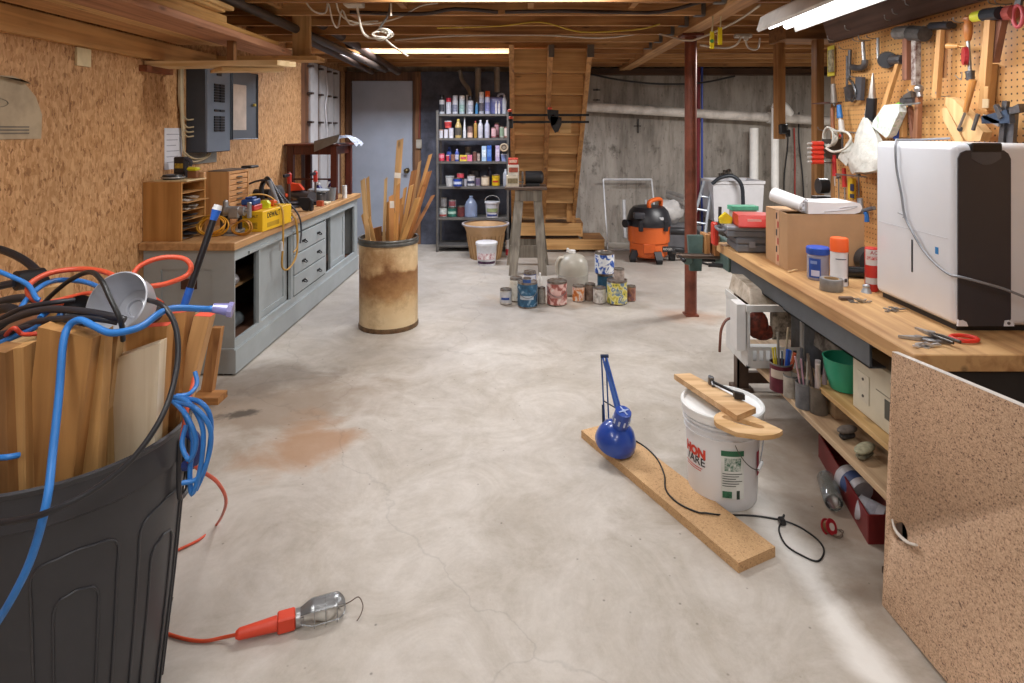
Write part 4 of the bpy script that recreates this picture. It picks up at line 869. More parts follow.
for i, (px, py, pb, d_, wp_, c, lb, th) in enumerate(sticks):
    d_ -= .22
    top = P(px, py, d_+.02*((i*7) % 5-2)); 
    rim = P(pb, 234, d_)
    # keep inside the drum
    off = Vector((rim.x-dm.translation.x, rim.y-dm.translation.y)); 
    if off.length > R_-.035: off *= (R_-.035)/off.length
    rim = Vector((dm.translation.x+off.x, dm.translation.y+off.y, rim.z))
    top.y += rim.y-d_
    dr = (top-rim).normalized(); s_ = (rim.z-.06)/max(dr.z, .2); bot = rim-dr*s_
    o2 = Vector((bot.x-dm.translation.x, bot.y-dm.translation.y))
    if o2.length > R_-.05: o2 *= (R_-.05)/o2.length
    bot = Vector((dm.translation.x+o2.x, dm.translation.y+o2.y, .04))
    # bend point removed: straight stick from bottom to top
    ax = (top-bot); L_ = ax.length; q = ax.to_track_quat('Z', 'Y').to_matrix().to_4x4(); mm = Matrix.Translation(bot) @ q
    w_ = wp_*d_/F
    yv = (q.inverted() @ Vector((0, 1, 0))).normalized(); ang = math.atan2(yv.y, yv.x)-PI/2
    mm = mm @ Matrix.Rotation(ang, 4, 'Z')
    b_ = B(mm); b_.hexa([(-w_/2, -th/2, 0), (w_/2, -th/2, 0), (w_/2, th/2, 0), (-w_/2, th/2, 0), (-w_/2, -th/2, L_-.02), (w_/2, -th/2, L_), (w_/2, th/2, L_), (-w_/2, th/2, L_-.02)])
    o = obj('wood_strip', b_, wood(c, '%02x%02x%02x' % tuple(int(int(c[j:j+2], 16)*.74) for j in (0, 2, 4)), 'z'), None, lb+' in the cardboard drum', 'wood strip', GW, org=mm)
    if i == 5: obj('paint_mark', B(mm).b2((-w_/2, -th/2-.001, L_-.30), (w_/2, -th/2-.0002, L_-.26)), M('ece6dc', .5), o)
    if i == 6: obj('paint_mark', B(mm).b2((-w_*.3, -th/2-.001, L_-.10), (w_*.5, -th/2-.0002, L_-.05)), M('ece6dc', .5), o)
# ================================================================== LEFT COUNTER CABINET
CX, CY0, CY1, CT = -1.665, 3.5, 6.14, .78
CB = XL+.004
t = thing('cabinet', 'long painted grey-green cabinet with sliding doors and drawers along the OSB wall', 'cabinet', (-1.93, 4.8, 0))
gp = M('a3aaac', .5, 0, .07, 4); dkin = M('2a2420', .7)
FX = CX-.02    # face plane
BP = (CX, CX+.0)
ctz = CT-.045
# carcass as panels so that the open bays are real
obj('end_panel', B().b2((CB, CY0+.012, .11), (FX-.004, CY0+.03, ctz)).b2((CB, CY0, .11), (CB+.10, CY0+.0115, ctz)).b2((FX-.11, CY0, .11), (FX, CY0+.0115, ctz)).b2((CB+.10, CY0, ctz-.12), (FX-.11, CY0+.0115, ctz)).b2((CB+.10, CY0, .11), (FX-.11, CY0+.0115, .2)), gp, t)
obj('end_panel', B().b2((CB, CY1-.02, .0), (FX-.004, CY1, ctz)), gp, t)
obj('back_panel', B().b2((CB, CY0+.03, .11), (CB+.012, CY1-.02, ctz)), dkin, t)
obj('bottom_panel', B().b2((CB+.012, CY0+.03, .15), (FX-.004, CY1-.02, .17)), wood('6a4a3a', '46301f', 'y'), t)
obj('inner_shelf', B().b2((CB+.012, CY0+.032, .44), (FX-.1, 4.36, .455)), wood('a08058', '705030', 'y'), t)
obj('plinth', B().b2((CB, CY0-.012, .0 +.012), (CX+.012, CY1, .148)).b2((CB, CY0-.012, .148), (CX+.004, CY1, .156)), gp, t)
def bay(y): return y
# face frame: y positions read off the photograph: x pixel -> depth at X=CX
def fy(px): return CX*F/(px-HX)
Y = [CY0, fy(235.5), fy(257), fy(291), fy(326), fy(352), CY1]
obj('top_rail', B().b2((FX, CY0, ctz-.07), (CX, CY1, ctz)).b2((CX, fy(248), ctz-.062), (CX+.012, CY1-.15, ctz-.045)), gp, t)
obj('bottom_rail', B().b2((FX, CY0, .15), (CX, CY1, .2)), gp, t)
obj('stile', B().b2((FX, CY0, .2), (CX, fy(235.2), ctz-.07)), gp, t)
obj('stile', B().b2((FX, fy(259), .2), (CX, fy(261), ctz-.07)), gp, t)
obj('stile', B().b2((FX, fy(291), .2), (CX, fy(293.2), ctz-.07)), gp, t)
obj('stile', B().b2((FX, fy(324.8), .2), (CX, fy(326), ctz-.07)), gp, t)
obj('stile', B().b2((FX, fy(354.5), .2), (CX, CY1, ctz-.07)), gp, t)
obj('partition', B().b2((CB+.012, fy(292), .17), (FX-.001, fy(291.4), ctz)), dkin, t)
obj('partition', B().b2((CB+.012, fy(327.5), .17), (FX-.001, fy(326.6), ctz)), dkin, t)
def panel_door(ya, yb, x):
    d_ = obj('sliding_door', B().b2((x-.016, ya, .165), (x, yb, ctz-.06)), gp, t)
    obj('door_frame', B().b2((x, ya, .165), (x+.007, ya+.06, ctz-.06)).b2((x, yb-.06, .165), (x+.007, yb, ctz-.06)).b2((x, ya+.06, .165), (x+.007, yb-.06, .24)).b2((x, ya+.06, ctz-.13), (x+.007, yb-.06, ctz-.06)), gp, d_)
panel_door(fy(261.5), fy(290.5), FX-.014)
panel_door(fy(333.5), fy(347.5), FX-.014)
# three drawers
za, zb = .205, ctz-.075; h3 = (zb-za)/3
for i in range(3):
    ya, yb = fy(293.6), fy(324.6)
    d_ = obj('drawer', B().b2((FX-.02, ya, za+h3*i+.004), (CX+.006, yb, za+h3*(i+1)-.004), bev=.004), gp, t)
    for q in (.27, .75):
        yy = ya+(yb-ya)*q; zz = za+h3*(i+.5)
        obj('drawer_pull', B().b2((CX+.006, yy-.035, zz-.008), (CX+.010, yy+.035, zz+.008)).tube([(CX+.010, yy-.025, zz), (CX+.03, yy-.015, zz-.012), (CX+.03, yy+.015, zz-.012), (CX+.010, yy+.025, zz)], .004, 6, 3), M('2e2c2c', .4, .7), d_)
obj('countertop', B().b2((CB, CY0-.05, ctz), (CX+.025, CY1+.04, CT), bev=.004), wood('bf9464', '94693f', 'y'), t)
obj('handle_slot', B().b2((-1.98, CY0+.002, .50), (-1.89, CY0+.0119, .56)), M('4a2f22', .6), t)
obj('foot', B().b2((CX-.06, CY0+.0, 0), (CX-.02, CY0+.04, .012)), dkin, t)
# things inside the open bay
blob('storage_bag', (CX-.17, 3.68, .50), (.10, .09, .045), .5, M('8a8686', .35, 0, .25, 30), 'crumpled clear plastic bag on the inner shelf of the open cabinet bay', 'bag', 3)
obj('glass_jar', B().cyl((CX-.16, 3.68, .215), (CX-.16, 3.88, .215), .045), M('6d7478', .25, .2), None, 'grey jar lying on the floor of the open cabinet bay', 'jar')
# ---- things on the counter
Z0 = CT+.0005
# pigeonhole organiser, end panel to the camera, open towards the room
m = T(-2.085, 3.63, Z0)
t = thing('pigeonhole_organizer', 'brown wooden organizer box with shelves of papers at the near end of the counter', 'organizer', m)
ob = wood('bd8a4e', 'a3723a', 'z', .5)
hx, hy, hz = .112, .135, .345
obj('side_panel', B(m).b2((-hx, -hy, 0), (hx, -hy+.012, hz)), ob, t)
obj('side_panel', B(m).b2((-hx, hy-.012, 0), (hx, hy, hz)), ob, t)
obj('back_panel', B(m).b2((-hx, -hy+.012, 0), (-hx+.008, hy-.012, hz)), ob, t)
obj('top_panel', B(m).b2((-hx, -hy+.012, hz-.01), (hx, hy-.012, hz)), ob, t)
for i in range(6): obj('shelf_board', B(m).b2((-hx+.008, -hy+.012, .005+i*.054), (hx-.003+(.03 if i == 4 else 0), hy-.012, .009+i*.054)), wood('c59358', 'a0703c', 'y'), t)
pc = ['e8e0d4', 'd9d2c8', 'f2ede6', 'c9b8a4', '8a8688', '6c6a6e']
for i in range(5):
    for j in range(2):
        a = rnd.uniform(-8, 8); z = .0095+i*.054+j*.013; c = pc[(i*2+j) % 6] if i > 1 else pc[4+(j % 2)]
        y_ = -.055+.11*j*.5+rnd.uniform(-.02, .02)
        b_ = B(m); b_.grid(lambda u, v: Vector((-.01+.135*u+.008*math.sin(v*5), y_-.05+.11*v, z+.006*math.sin(u*6+i)*u+.005+.006*math.sin(v*6+j))), 6, 4, .006)
        obj('paper_stack', b_, M(c, .7, 0, .15, 40), None, ['grey folded bag', 'dark plastic pouch', 'bright white paper roll', 'tan paper bundle', 'pale crumpled papers'][i]+(' at the bottom of' if j == 0 else ' lying on top inside')+[' the lowest', ' the second', ' the middle', ' the fourth', ' the top'][i]+' slot of the brown organizer', 'papers', 'papers in the organizer')
# flat tray with things on top of organizer
zt_ = Z0+hz+.0005
obj('thin_board', B().b2((-2.15, 3.52, zt_), (-1.955, 3.74, zt_+.008)), wood('d8c49a', 'b59c6e', 'y'), None, 'thin pale board lying on top of the brown organizer', 'board')
zt_ += .0085
t = thing('hose_reel', 'small black coil with a grey rim on top of the organizer', 'coil', (-2.12, 3.6, zt_))
obj('coil', B().lathe([(.055, 0), (.062, .012), (.055, .028), (.02, .032), (0, .032)], 20, T(-2.08, 3.60, zt_)), M('26262a', .4), t)
obj('ring', B().tube([(-2.08+.062*math.cos(a), 3.6+.062*math.sin(a), zt_+.012) for a in [i*PI/7 for i in range(14)]], .005, 6, 2, True), M('9b9b9b', .4, .4), t, smooth=60)
obj('pill_box', B().b2((-2.03, 3.66, zt_), (-1.975, 3.70, zt_+.045), bev=.003), M('8a5a38', .5), None, 'small brown box on the organizer under a yellow lid', 'box')
obj('yellow_tape_holder', B().b2((-2.035, 3.655, zt_+.0455), (-1.97, 3.705, zt_+.068), bev=.008), M('d8d22a', .4), None, 'bright yellow plastic piece on top of the small brown box', 'holder')
obj('pill_box', B().b2((-1.985, 3.71, zt_), (-1.955, 3.74, zt_+.035), bev=.002), M('d0a070', .5), None, 'tiny tan box at the right edge of the organizer top', 'box')
t = thing('work_light', 'black box-shaped device with gold print standing on the organizer', 'device', (-2.1, 3.68, zt_))
obj('case', B().b2((-2.13, 3.685, zt_), (-2.06, 3.735, zt_+.13), bev=.006), M('242226', .4), t)
obj('sticker', B().b2((-2.12, 3.6835, zt_+.06), (-2.07, 3.6845, zt_+.09)), M('c8a838', .5, 0, .3, 50), t)
obj('grip', B().tube([(-2.06, 3.70, zt_+.12), (-2.03, 3.70, zt_+.10), (-2.035, 3.70, zt_+.075)], .012, 8, 3), M('3a3a44', .4), t)
# wide small-parts drawer cabinet
m = T(-2.08, 4.22, Z0)
t = thing('parts_cabinet', 'tan wooden chest of small thin drawers on the counter behind the organizer', 'cabinet', m)
oc = wood('c4935c', 'a47644', 'z')
obj('case', B(m).b2((-.11, -.15, 0), (.095, .15, .365)), oc, t)
obj('front_frame', B(m).b2((.095, -.15, 0), (.105, -.135, .365)).b2((.095, .135, 0), (.105, .15, .365)).b2((.095, -.135, .35), (.105, .135, .365)), wood('cf9a66', 'ac7846', 'z'), t)
for i in range(9):
    d_ = obj('drawer', B(m).b2((.095, -.132, .006+i*.038), (.103, .132, .006+i*.038+.031), bev=.002), wood('d19c68', 'b07c4a', 'y'), t)
    obj('drawer_pull', B(m).b2((.103, -.035, .014+i*.038), (.112, .035, .022+i*.038)), M('8c8478', .4, .7), d_)
t = thing('hand_saw', 'dark flat tool with black handle lying on the small drawer chest', 'saw', (-2.05, 4.3, Z0+.366))
obj('blade', B().b2((-2.13, 4.1, Z0+.3655), (-2.0, 4.42, Z0+.371)), M('6a6a6c', .4, .7), t)
obj('handle', B().b2((-2.06, 4.42, Z0+.366), (-1.98, 4.56, Z0+.384), bev=.008), M('202024', .5), t)
# router tool
m = T(-1.79, 3.74, Z0)
al = M('a9abae', .35, .6, .1)
t = thing('router', 'grey metal plunge router with black posts standing at the counter edge', 'router', m @ RZ(0))
obj('base_plate', B(m).cyl((0, 0, 0), (0, 0, .012), .068, seg=24), M('b4b4b4', .35, .6), t)
obj('base_casting', B(m).b2((-.06, -.05, .012), (.06, .05, .035), bev=.01), al, t)
obj('motor', B(m).cyl((-.045, 0, .145), (.075, 0, .145), .03, seg=18).b2((-.02, -.03, .10), (.05, .03, .17), bev=.008), al, t)
obj('post', B(m).cyl((-.045, 0, .035), (-.045, 0, .115), .013), M('2a2a2e', .4, .3), t)
obj('post', B(m).cyl((.045, 0, .035), (.045, 0, .115), .013), M('2a2a2e', .4, .3), t)
obj('depth_stop', B(m).cyl((-.045, 0, .115), (-.045, 0, .20), .016).ball((-.045, 0, .20), .015), al, t)
obj('hand_grip', B(m).cyl((.075, 0, .15), (.105, 0, .15), .014).b2((.09, -.012, .10), (.115, .012, .20), bev=.006), al, t)
# yellow cord coil behind router
oy = M('d89a2a', .45)
def coil(name, c, rx, ry, rz_, n_, r, mat, label, cat='cord', tilt=60, seed=1, group=None):
    q = random.Random(seed); b_ = B()
    for i in range(n_):
        a0 = q.uniform(0, 6); R1 = RZ(q.uniform(-20, 20)) @ RX(tilt+q.uniform(-10, 10)); s = q.uniform(.8, 1.1)
        b_.tube([Vector(c)+(R1 @ Vector((rx*s*math.cos(a+a0), ry*s*math.sin(a+a0), rz_*math.sin(2*a)+.006*i))) for a in [j*PI/5 for j in range(10)]], r, 6, 3, True)
    lo = min(v.co.z for v in b_.bm.verts); dz_ = c[2]-ry*math.sin(math.radians(tilt))-lo
    return b_, lo
def coil_at(zfloor, *a, **k):
    b_, lo = coil(*a, **k)
    for v in b_.bm.verts: v.co.z += zfloor-lo+.0005
    return obj(a[0], b_, a[7], None, a[8], 'cord', smooth=60)
coil_at(Z0, 'cord_coil', (-1.88, 3.68, Z0+.06), .095, .06, .01, 4, .0055, oy, 'tangled yellow cord coil on the counter behind the router')
coil_at(Z0, 'cord_coil', (-1.71, 3.70, Z0+.04), .06, .045, .01, 3, .005, M('b97f2a', .5), 'small orange-yellow cord loop right of the router base')
obj('steel_plate', B().b2((-1.90, 3.80, Z0), (-1.885, 3.9, Z0+.16)), M('5d574c', .5, .4), None, 'upright dark metal plate behind the yellow cord coil', 'plate')
# yellow tool box
m = T(-1.70, 4.03, Z0) @ RZ(-3)
t = thing('tool_carton', 'bright yellow power tool carton on the counter with tools on top', 'box', m)
ye = M('e8b81c', .5, 0, .04, 8); yy = M('f0c830', .5, 0, .04)
w_, l_, h_ = .17, .36, .10
obj('carton_body', B(m).b2((-.085, -.21, 0), (.075, .21, .13), bev=.003), ye, t)
lettering('carton_text', 'DEWALT', .05, M('26221a', .5), t, m @ T(.0755, -.06, .095) @ RZ(90) @ RX(90), sx=.9, bold=.001)
obj('carton_print', B(m).b2((.0752, -.15, .02), (.0758, .02, .05)), M('b8901c', .5), t)
obj('carton_print', B(m).b2((-.05, -.2106, .02), (.04, -.2102, .06)), M('c49a1c', .5, 0, .3, 60), t)
lettering('carton_text', 'DEWALT', .024, M('4a3a1a', .5), t, m @ T(-.0, -.2106, .098) @ RX(90), sx=.9)
zt_ = Z0+.131
obj('drill_bit_case', B().box((-1.74, 3.89, zt_+.018), (.09, .12, .034), bev=.004), M('c03a3a', .45), None, 'red flat case on top of the yellow carton', 'case')
obj('battery_pack', B().box((-1.74, 3.88, zt_+.055), (.085, .10, .036), bev=.006).box((-1.74, 3.88, zt_+.08), (.05, .06, .014), bev=.004), M('2a4a88', .45), None, 'blue and black battery on the red case, yellow carton', 'battery')
obj('tape_measure', B().prism([(-.03, 0), (.03, 0), (.032, .03), (.015, .05), (-.02, .048), (-.032, .03)], .035, T(-1.70, 4.02, zt_) @ RX(90)), M('d8e02a', .4), None, 'yellow-green tape measure on top of the yellow carton', 'tape measure')
obj('tool_battery', B().box((-1.69, 4.10, zt_+.02), (.04, .05, .04), bev=.006), M('e0602a', .45), None, 'orange block beside the tape measure on the yellow carton', 'block')
obj('wood_block', B().b2((-1.98, 4.48, Z0), (-1.9, 4.56, Z0+.13)), wood('c79a60', 'a0743e', 'z'), None, 'upright wood block at the wall side behind the carton', 'block')
# hanging yellow cords over the counter edge
cable('extension_cord', [(-1.72, 4.1, Z0+.14), (-1.66, 4.08, Z0+.145), (-1.61, 4.07, Z0+.10), (-1.60, 4.05, .66), (-1.618, 4.08, .50), (-1.618, 4.2, .46), (-1.618, 4.34, .52), (-1.618, 4.36, .64), (-1.625, 4.33, Z0+.015), (-1.70, 4.34, Z0+.06), (-1.84, 4.36, Z0+.10)], .007, M('b98d3a', .5), 'ochre extension cord looping down over the counter edge by the carton', 'cord')
cable('extension_cord', [(-1.82, 4.0, Z0+.16), (-1.86, 4.12, Z0+.20), (-1.78, 4.22, Z0+.19), (-1.70, 4.30, Z0+.10), (-1.628, 4.34, Z0+.02), (-1.614, 4.36, .66), (-1.614, 4.34, .58), (-1.614, 4.28, .56)], .006, M('c99a48', .5), 'second yellow cord arching over the carton top and down', 'cord')
cable('extension_cord', [(-2.0, 4.4, Z0+.25), (-1.85, 4.38, Z0+.28), (-1.72, 4.40, Z0+.14), (-1.63, 4.42, Z0+.02), (-1.615, 4.43, .68), (-1.612, 4.40, .60)], .007, M('3a3a42', .5), 'dark grey cord dropping over the counter edge right of the ochre one', 'cord')
obj('plug', B().cyl((-1.61, 4.05, .615), (-1.61, 4.05, .665), .014).box((-1.61, 4.05, .67), (.022, .03, .02), bev=.004), M('c8c8c8', .4), None, 'small clear plug hanging from the ochre cord', 'plug')
# circular saw
m = T(-1.90, 4.62, Z0)
t = thing('circular_saw', 'grey and black circular saw standing on the counter', 'saw', m)
obj('blade_guard', B(m).cyl((-.0, .0, .12), (.05, 0, .12), .105, seg=26), M('7c7c80', .35, .5), t)
obj('saw_blade', B(m).cyl((.052, 0, .10), (.056, 0, .10), .095, seg=30), M('a8a8aa', .3, .9), t)
obj('motor_housing', B(m).cyl((-.14, 0, .14), (-.001, 0, .14), .055, seg=20), M('222226', .5), t)
obj('handle', B(m).tube([(-.03, .02, .22), (-.03, -.06, .27), (-.03, -.14, .22), (-.03, -.12, .12)], .018, 8, 4), M('222226', .5), t)
obj('shoe_plate', B(m).b2((-.1, -.16, 0), (.09, .16, .004)), M('8d8d90', .35, .8), t)
cable('tool_hose', [(-1.90, 4.50, Z0+.26), (-1.82, 4.36, Z0+.27), (-1.75, 4.30, Z0+.16), (-1.68, 4.24, Z0+.05), (-1.64, 4.30, Z0+.02)], .014, M('8a8c90', .4), 'bent grey hose leaning from the saw to the counter edge', 'hose')
cable('tool_hose', [(-1.93, 4.52, Z0+.25), (-1.85, 4.40, Z0+.30), (-1.77, 4.36, Z0+.2), (-1.68, 4.32, Z0+.07), (-1.65, 4.36, Z0+.02)], .012, M('26262a', .4), 'black hose beside the grey one leaning from the saw', 'hose')
# clamps, bottles further along the counter
def fclamp(name, x, y, label, col='c8342a'):
    m = T(x, y, Z0); t = thing(name, label, 'clamp', m, 'red-handled clamps on the counter')
    obj('bar', B(m).b2((-.006, -.012, .03), (.006, .012, .30)), M('77706a', .4, .7), t)
    obj('jaw', B(m).b2((-.01, -.12, .26), (.01, .02, .285), bev=.004).b2((-.02, -.03, 0), (.02, .03, .03), bev=.004), M('33333a', .4, .4), t)
    obj('grip', B(m).cyl((0, 0, .20), (0, 0, .27), .018).ball((0, 0, .275), .02), M(col, .4), t)
fclamp('bar_clamp', -1.93, 5.02, 'red and grey clamp standing on the counter, nearer one')
fclamp('bar_clamp', -1.78, 5.22, 'red and grey clamp standing on the counter, farther one')
obj('drill_case', B().b2((-2.1, 4.9, Z0), (-1.86, 5.12, Z0+.05), bev=.006), M('3c3c42', .5), None, 'dark flat case on the counter before the red table', 'case')
t = thing('power_drill', 'orange and black power drill lying on the counter', 'drill', (-1.95, 4.85, Z0))
obj('drill_body', B().cyl((-2.06, 4.86, Z0+.13), (-1.90, 4.80, Z0+.13), .035, .03).cyl((-1.90, 4.80, Z0+.13), (-1.86, 4.785, Z0+.13), .014), M('e0522a', .4), t)
obj('drill_handle', B().b2((-2.05, 4.84, Z0+.02), (-2.0, 4.88, Z0+.11), bev=.01), M('222226', .5), t)
obj('battery', B().b2((-2.07, 4.82, Z0), (-1.98, 4.90, Z0+.03), bev=.006), M('333338', .5), t)
t = thing('grinder_tool', 'grey and orange power tool in the middle of the counter', 'power tool', (-1.86, 5.12, Z0))
obj('tool_body', B().cyl((-1.95, 5.16, Z0+.10), (-1.78, 5.08, Z0+.08), .04, .045).cyl((-1.78, 5.08, Z0+.0805), (-1.76, 5.07, Z0+.08), .05), M('4a4a50', .4), t)
obj('tool_shell', B().prism([(-.06, 0), (.06, .01), (.02, .06), (-.05, .07)], .05, T(-1.90, 5.14, Z0+.13) @ RX(90)), M('e8502a', .4), t)
obj('tool_stand', B().b2((-1.93, 5.08, Z0), (-1.80, 5.18, Z0+.045), bev=.01), M('2c2c30', .5), t)
t = thing('quick_clamp', 'black pistol-grip clamp lying at the counter edge', 'clamp', (-1.74, 4.86, Z0))
obj('bar', B().b2((-1.95, 4.82, Z0+.045), (-1.66, 4.835, Z0+.06)), M('3a3a3e', .4, .6), t)
obj('grip', B().prism([(-.06, .03), (-.02, -.03), (.02, -.035), (.05, .04), (.03, .07), (-.05, .07)], .03, T(-1.72, 4.84, Z0+.036) @ RX(90)), M('1f1f23', .5), t)
obj('jaw', B().b2((-1.69, 4.80, Z0), (-1.665, 4.85, Z0+.09), bev=.006), M('1f1f23', .5), t)
IT = 'bottles and jars at the far end of the counter'
bottle(T(-1.83, 5.45, Z0), .035, .17, '2c2c60', 'e8e8ea', 'dark blue bottle with white cap at the far end of the counter', IT, mark='d8d8e8')
bottle(T(-1.76, 5.62, Z0), .028, .15, 'c8c8cc', '3a3a3e', 'white bottle with black cap on the far end of the counter', IT)
obj('spray_bottle', B().lathe([(.035, 0), (.038, .1), (.03, .13), (.012, .15), (.012, .16), (0, .16)], 18, T(-1.80, 5.74, Z0)).box((-1.81, 5.74, Z0+.17), (.05, .02, .025), bev=.004), M('4a4a9a', .4), None, 'violet-blue spray bottle on the far end of the counter', 'bottle', IT)
obj('measuring_cup', B().lathe([(.04, 0), (.05, .12), (.047, .12), (.038, .006), (0, .006)], 20, T(-1.735, 5.5, Z0)), M('b8bcc0', .2, 0, .05, trans=.6), None, 'clear plastic cup on the counter near its far end', 'cup', IT)
obj('paper_roll', B().cyl((-1.672, 5.72, Z0), (-1.672, 5.72, Z0+.12), .022), M('ecebe8', .5), None, 'upright white tube at the far corner of the counter', 'tube')
obj('scrap_block', B().b2((-1.73, 5.1, Z0), (-1.68, 5.14, Z0+.045)), M('c05a38', .5), None, 'small red-brown block at the counter edge', 'block')
obj('scrap_block', B().b2((-1.73, 5.2, Z0), (-1.675, 5.32, Z0+.02), bev=.004), M('d8c8a8', .5), None, 'flat cream block at the counter edge behind the red-brown one', 'block')
blob('work_glove', (-1.79, 5.33, Z0+.115), (.09, .07, .02), .3, M('9aa2aa', .6, 0, .2, 20), 'crumpled pale blue cloth over tools on the counter', 'cloth', 5)
for v in [1]:
    o_ = obj('tool_rest', B().b2((-1.86, 5.26, Z0), (-1.74, 5.40, Z0+.09), bev=.01), M('4c4a4a', .5), None, 'dark box under the pale cloth on the counter', 'box')
# red-brown small table standing on the counter
t = thing('side_table', 'dark red-brown small wooden table standing on the far end of the counter', 'table', (-1.95, 5.86, Z0))
rb = wood('5f2a1e', '3c1912', 'z', .4)
tx0, tx1, ty0, ty1 = -2.19, -1.69, 5.58, 6.12; tz = 1.30
for x, y in ((tx0+.02, ty0+.01), (tx1-.075, ty0+.01), (tx0+.02, ty1-.06), (tx1-.075, ty1-.06)):
    obj('leg', B().b2((x, y, Z0), (x+.055, y+.05, tz-.02)), rb, t)
obj('apron', B().b2((tx0+.075, ty0+.02, tz-.10), (tx1-.075, ty0+.04, tz-.02)), rb, t)
obj('apron', B().b2((tx1-.06, ty0+.06, tz-.10), (tx1-.04, ty1-.06, tz-.02)), rb, t)
obj('table_top', B().b2((tx0, ty0-.02, tz-.02), (tx1+.015, ty1+.02, tz), bev=.004), rb, t)
obj('stretcher', B().cyl((tx0+.06, ty0+.03, Z0+.19), (tx1-.06, ty0+.03, Z0+.19), .008), rb, t)
b_ = B(); c0 = P(312, 143, 5.6); c1 = P(336, 137, 5.62); c2 = P(334, 145, 5.5); c3 = P(314, 152, 5.5)
b_.hexa([c3, c2, c2+Vector((0, .4, .0)), c3+Vector((0, .4, .05)), c0+Vector((0, 0, .0)), c1+Vector((0, 0, 0)), c1+Vector((0, .4, .02)), c0+Vector((0, .4, .02))])
obj('sheet_metal', B().prism([(0, 0), (.21, .09), (.24, .165), (.0, .10)], .004, Matrix(((1, 0, 0, c3.x), (0, 0, 1, 5.50), (0, 1, 0, c3.z), (0, 0, 0, 1)))).b2((-1.92, 5.505, tz+.0), (-1.72, 5.9, tz+.006)), M('8a8884', .4, .3), None, 'bent grey sheet draped over the front of the red-brown table', 'sheet')
b_ = B(); b_.grid(lambda u, v: Vector((-1.80+.27*u, 5.62+.25*v, tz+.035+.035*math.sin(u*3.0)+.012*math.sin(v*9+u*5)-(.06*max(0, u-.7)*3))), 14, 10, .006)
obj('folded_rag', b_, M('c5cbd8', .6, 0, .15, 30), None, 'white and blue rag lying on the red-brown table', 'rag')
# ---- things fixed to the OSB wall
x_ = XL+.001
d0, d1 = 2.2*F/(HX-164), 2.2*F/(HX-181.5)
t = thing('wall_notice', 'white printed notice pinned to the OSB wall left of the breaker panel', 'notice', (x_, (d0+d1)/2, 1.3))
obj('sheet', B().b2((x_, d0, EYE-40*d0/F), (x_+.003, d1, EYE+2*d0/F)), M('dfe1ea', .6, 0, .03), t)
b_ = B()
for i in range(6): b_.b2((x_+.003, d0+.02, EYE-.03-i*.035), (x_+.0036, d1-.03-(i % 3)*.02, EYE-.025-i*.035))
obj('print_line', b_, M('a4a8b8', .6), t, kind='stuff')
# big curling notice far left
t = thing('wall_notice', 'old curling printed sheet on the OSB wall at the left picture edge', 'notice', (x_, 2.55, 1.4))
def nfn(u, v):
    y = 2.2+.56*u; z = 1.39+.27*v; w_ = max(0, u-.80)*max(0, v-.3)
    return Vector((x_+.004+.02*max(0, v-.9), y-(.12*max(0, v-.55)*max(0, u-.6)*4), z))
obj('sheet', B().prism([(2.2, 1.39), (2.75, 1.39), (2.755, 1.50), (2.72, 1.58), (2.66, 1.635), (2.56, 1.662), (2.2, 1.668)], .004, Matrix(((0, 0, 1, x_+.001), (1, 0, 0, 0), (0, 1, 0, 0), (0, 0, 0, 1)))).prism([(2.56, 1.662), (2.66, 1.635), (2.61, 1.65), (2.5, 1.655)], .03, Matrix(((0, 0, 1, x_+.003), (1, 0, 0, 0), (0, 1, 0, 0), (0, 0, 0, 1)))), M('b8a588', .6, 0, .12, 9), t)
b_ = B()
for i in range(4): b_.b2((x_+.0065, 2.25, 1.60-i*.012), (x_+.0072, 2.52-(i % 2)*.05, 1.606-i*.012))
for i in range(3): b_.b2((x_+.0065, 2.52, 1.44-i*.014), (x_+.0072, 2.68, 1.447-i*.014))
obj('print_line', b_, M('7c7264', .6), t, kind='stuff')
obj('drawing_outline', B().tube([(x_+.007, 2.48+.09*math.cos(a), 1.545+.022*math.sin(a)) for a in [i*PI/6 for i in range(12)]], .0015, 4, 2, True), M('857b6c', .6), t)
m = Lw(75, 64, .002)
obj('paper_tag', B().b2((x_, Lw(75, 64, .002).y, 1.75), (x_+.012, Lw(89, 64, .002).y, 1.84)), M('ddcba2', .6), None, 'small blank cream tag on the OSB wall under the stored lumber', 'tag')
# breaker panel
t = thing('breaker_panel', 'grey electrical breaker panel with its door swung open on the OSB wall', 'electrical panel', (x_, 4.1, 1.28))
bg = M('5e6670', .4, .4, .06)
px_ = -2.067
obj('box', B().b2((x_, 3.95, 1.28), (px_, 4.27, 1.86), bev=.004), M('4a505a', .4, .4, .05), t)
obj('dead_front', B().b2((px_, 3.955, 1.285), (px_+.006, 4.265, 1.855)), M('7c8796', .35, .3, .05), t)
for k_, (za_, zb_) in enumerate(((1.62, 1.76), (1.555, 1.585), (1.42, 1.53))):
    for j in range(2):
        nb = max(1, int((zb_-za_)/.018))
        for i in range(nb):
            obj('breaker', B().b2((px_+.006, 4.04+j*.075, za_+i*.018), (px_+.014, 4.10+j*.075, za_+i*.018+.015)), M('1d1f24', .4), t)
obj('breaker', B().b2((px_+.006, 4.075, 1.80), (px_+.012, 4.135, 1.84)), M('1d1f24', .4), t)
dd = obj('panel_door', B().hexa([(px_+.002, 4.27, 1.36), (px_+.012, 4.27, 1.36), (px_+.045, 4.62, 1.36), (px_+.035, 4.62, 1.36), (px_+.002, 4.27, 1.86), (px_+.012, 4.27, 1.86), (px_+.045, 4.62, 1.86), (px_+.035, 4.62, 1.86)]), M('69717c', .4, .3, .05), t)
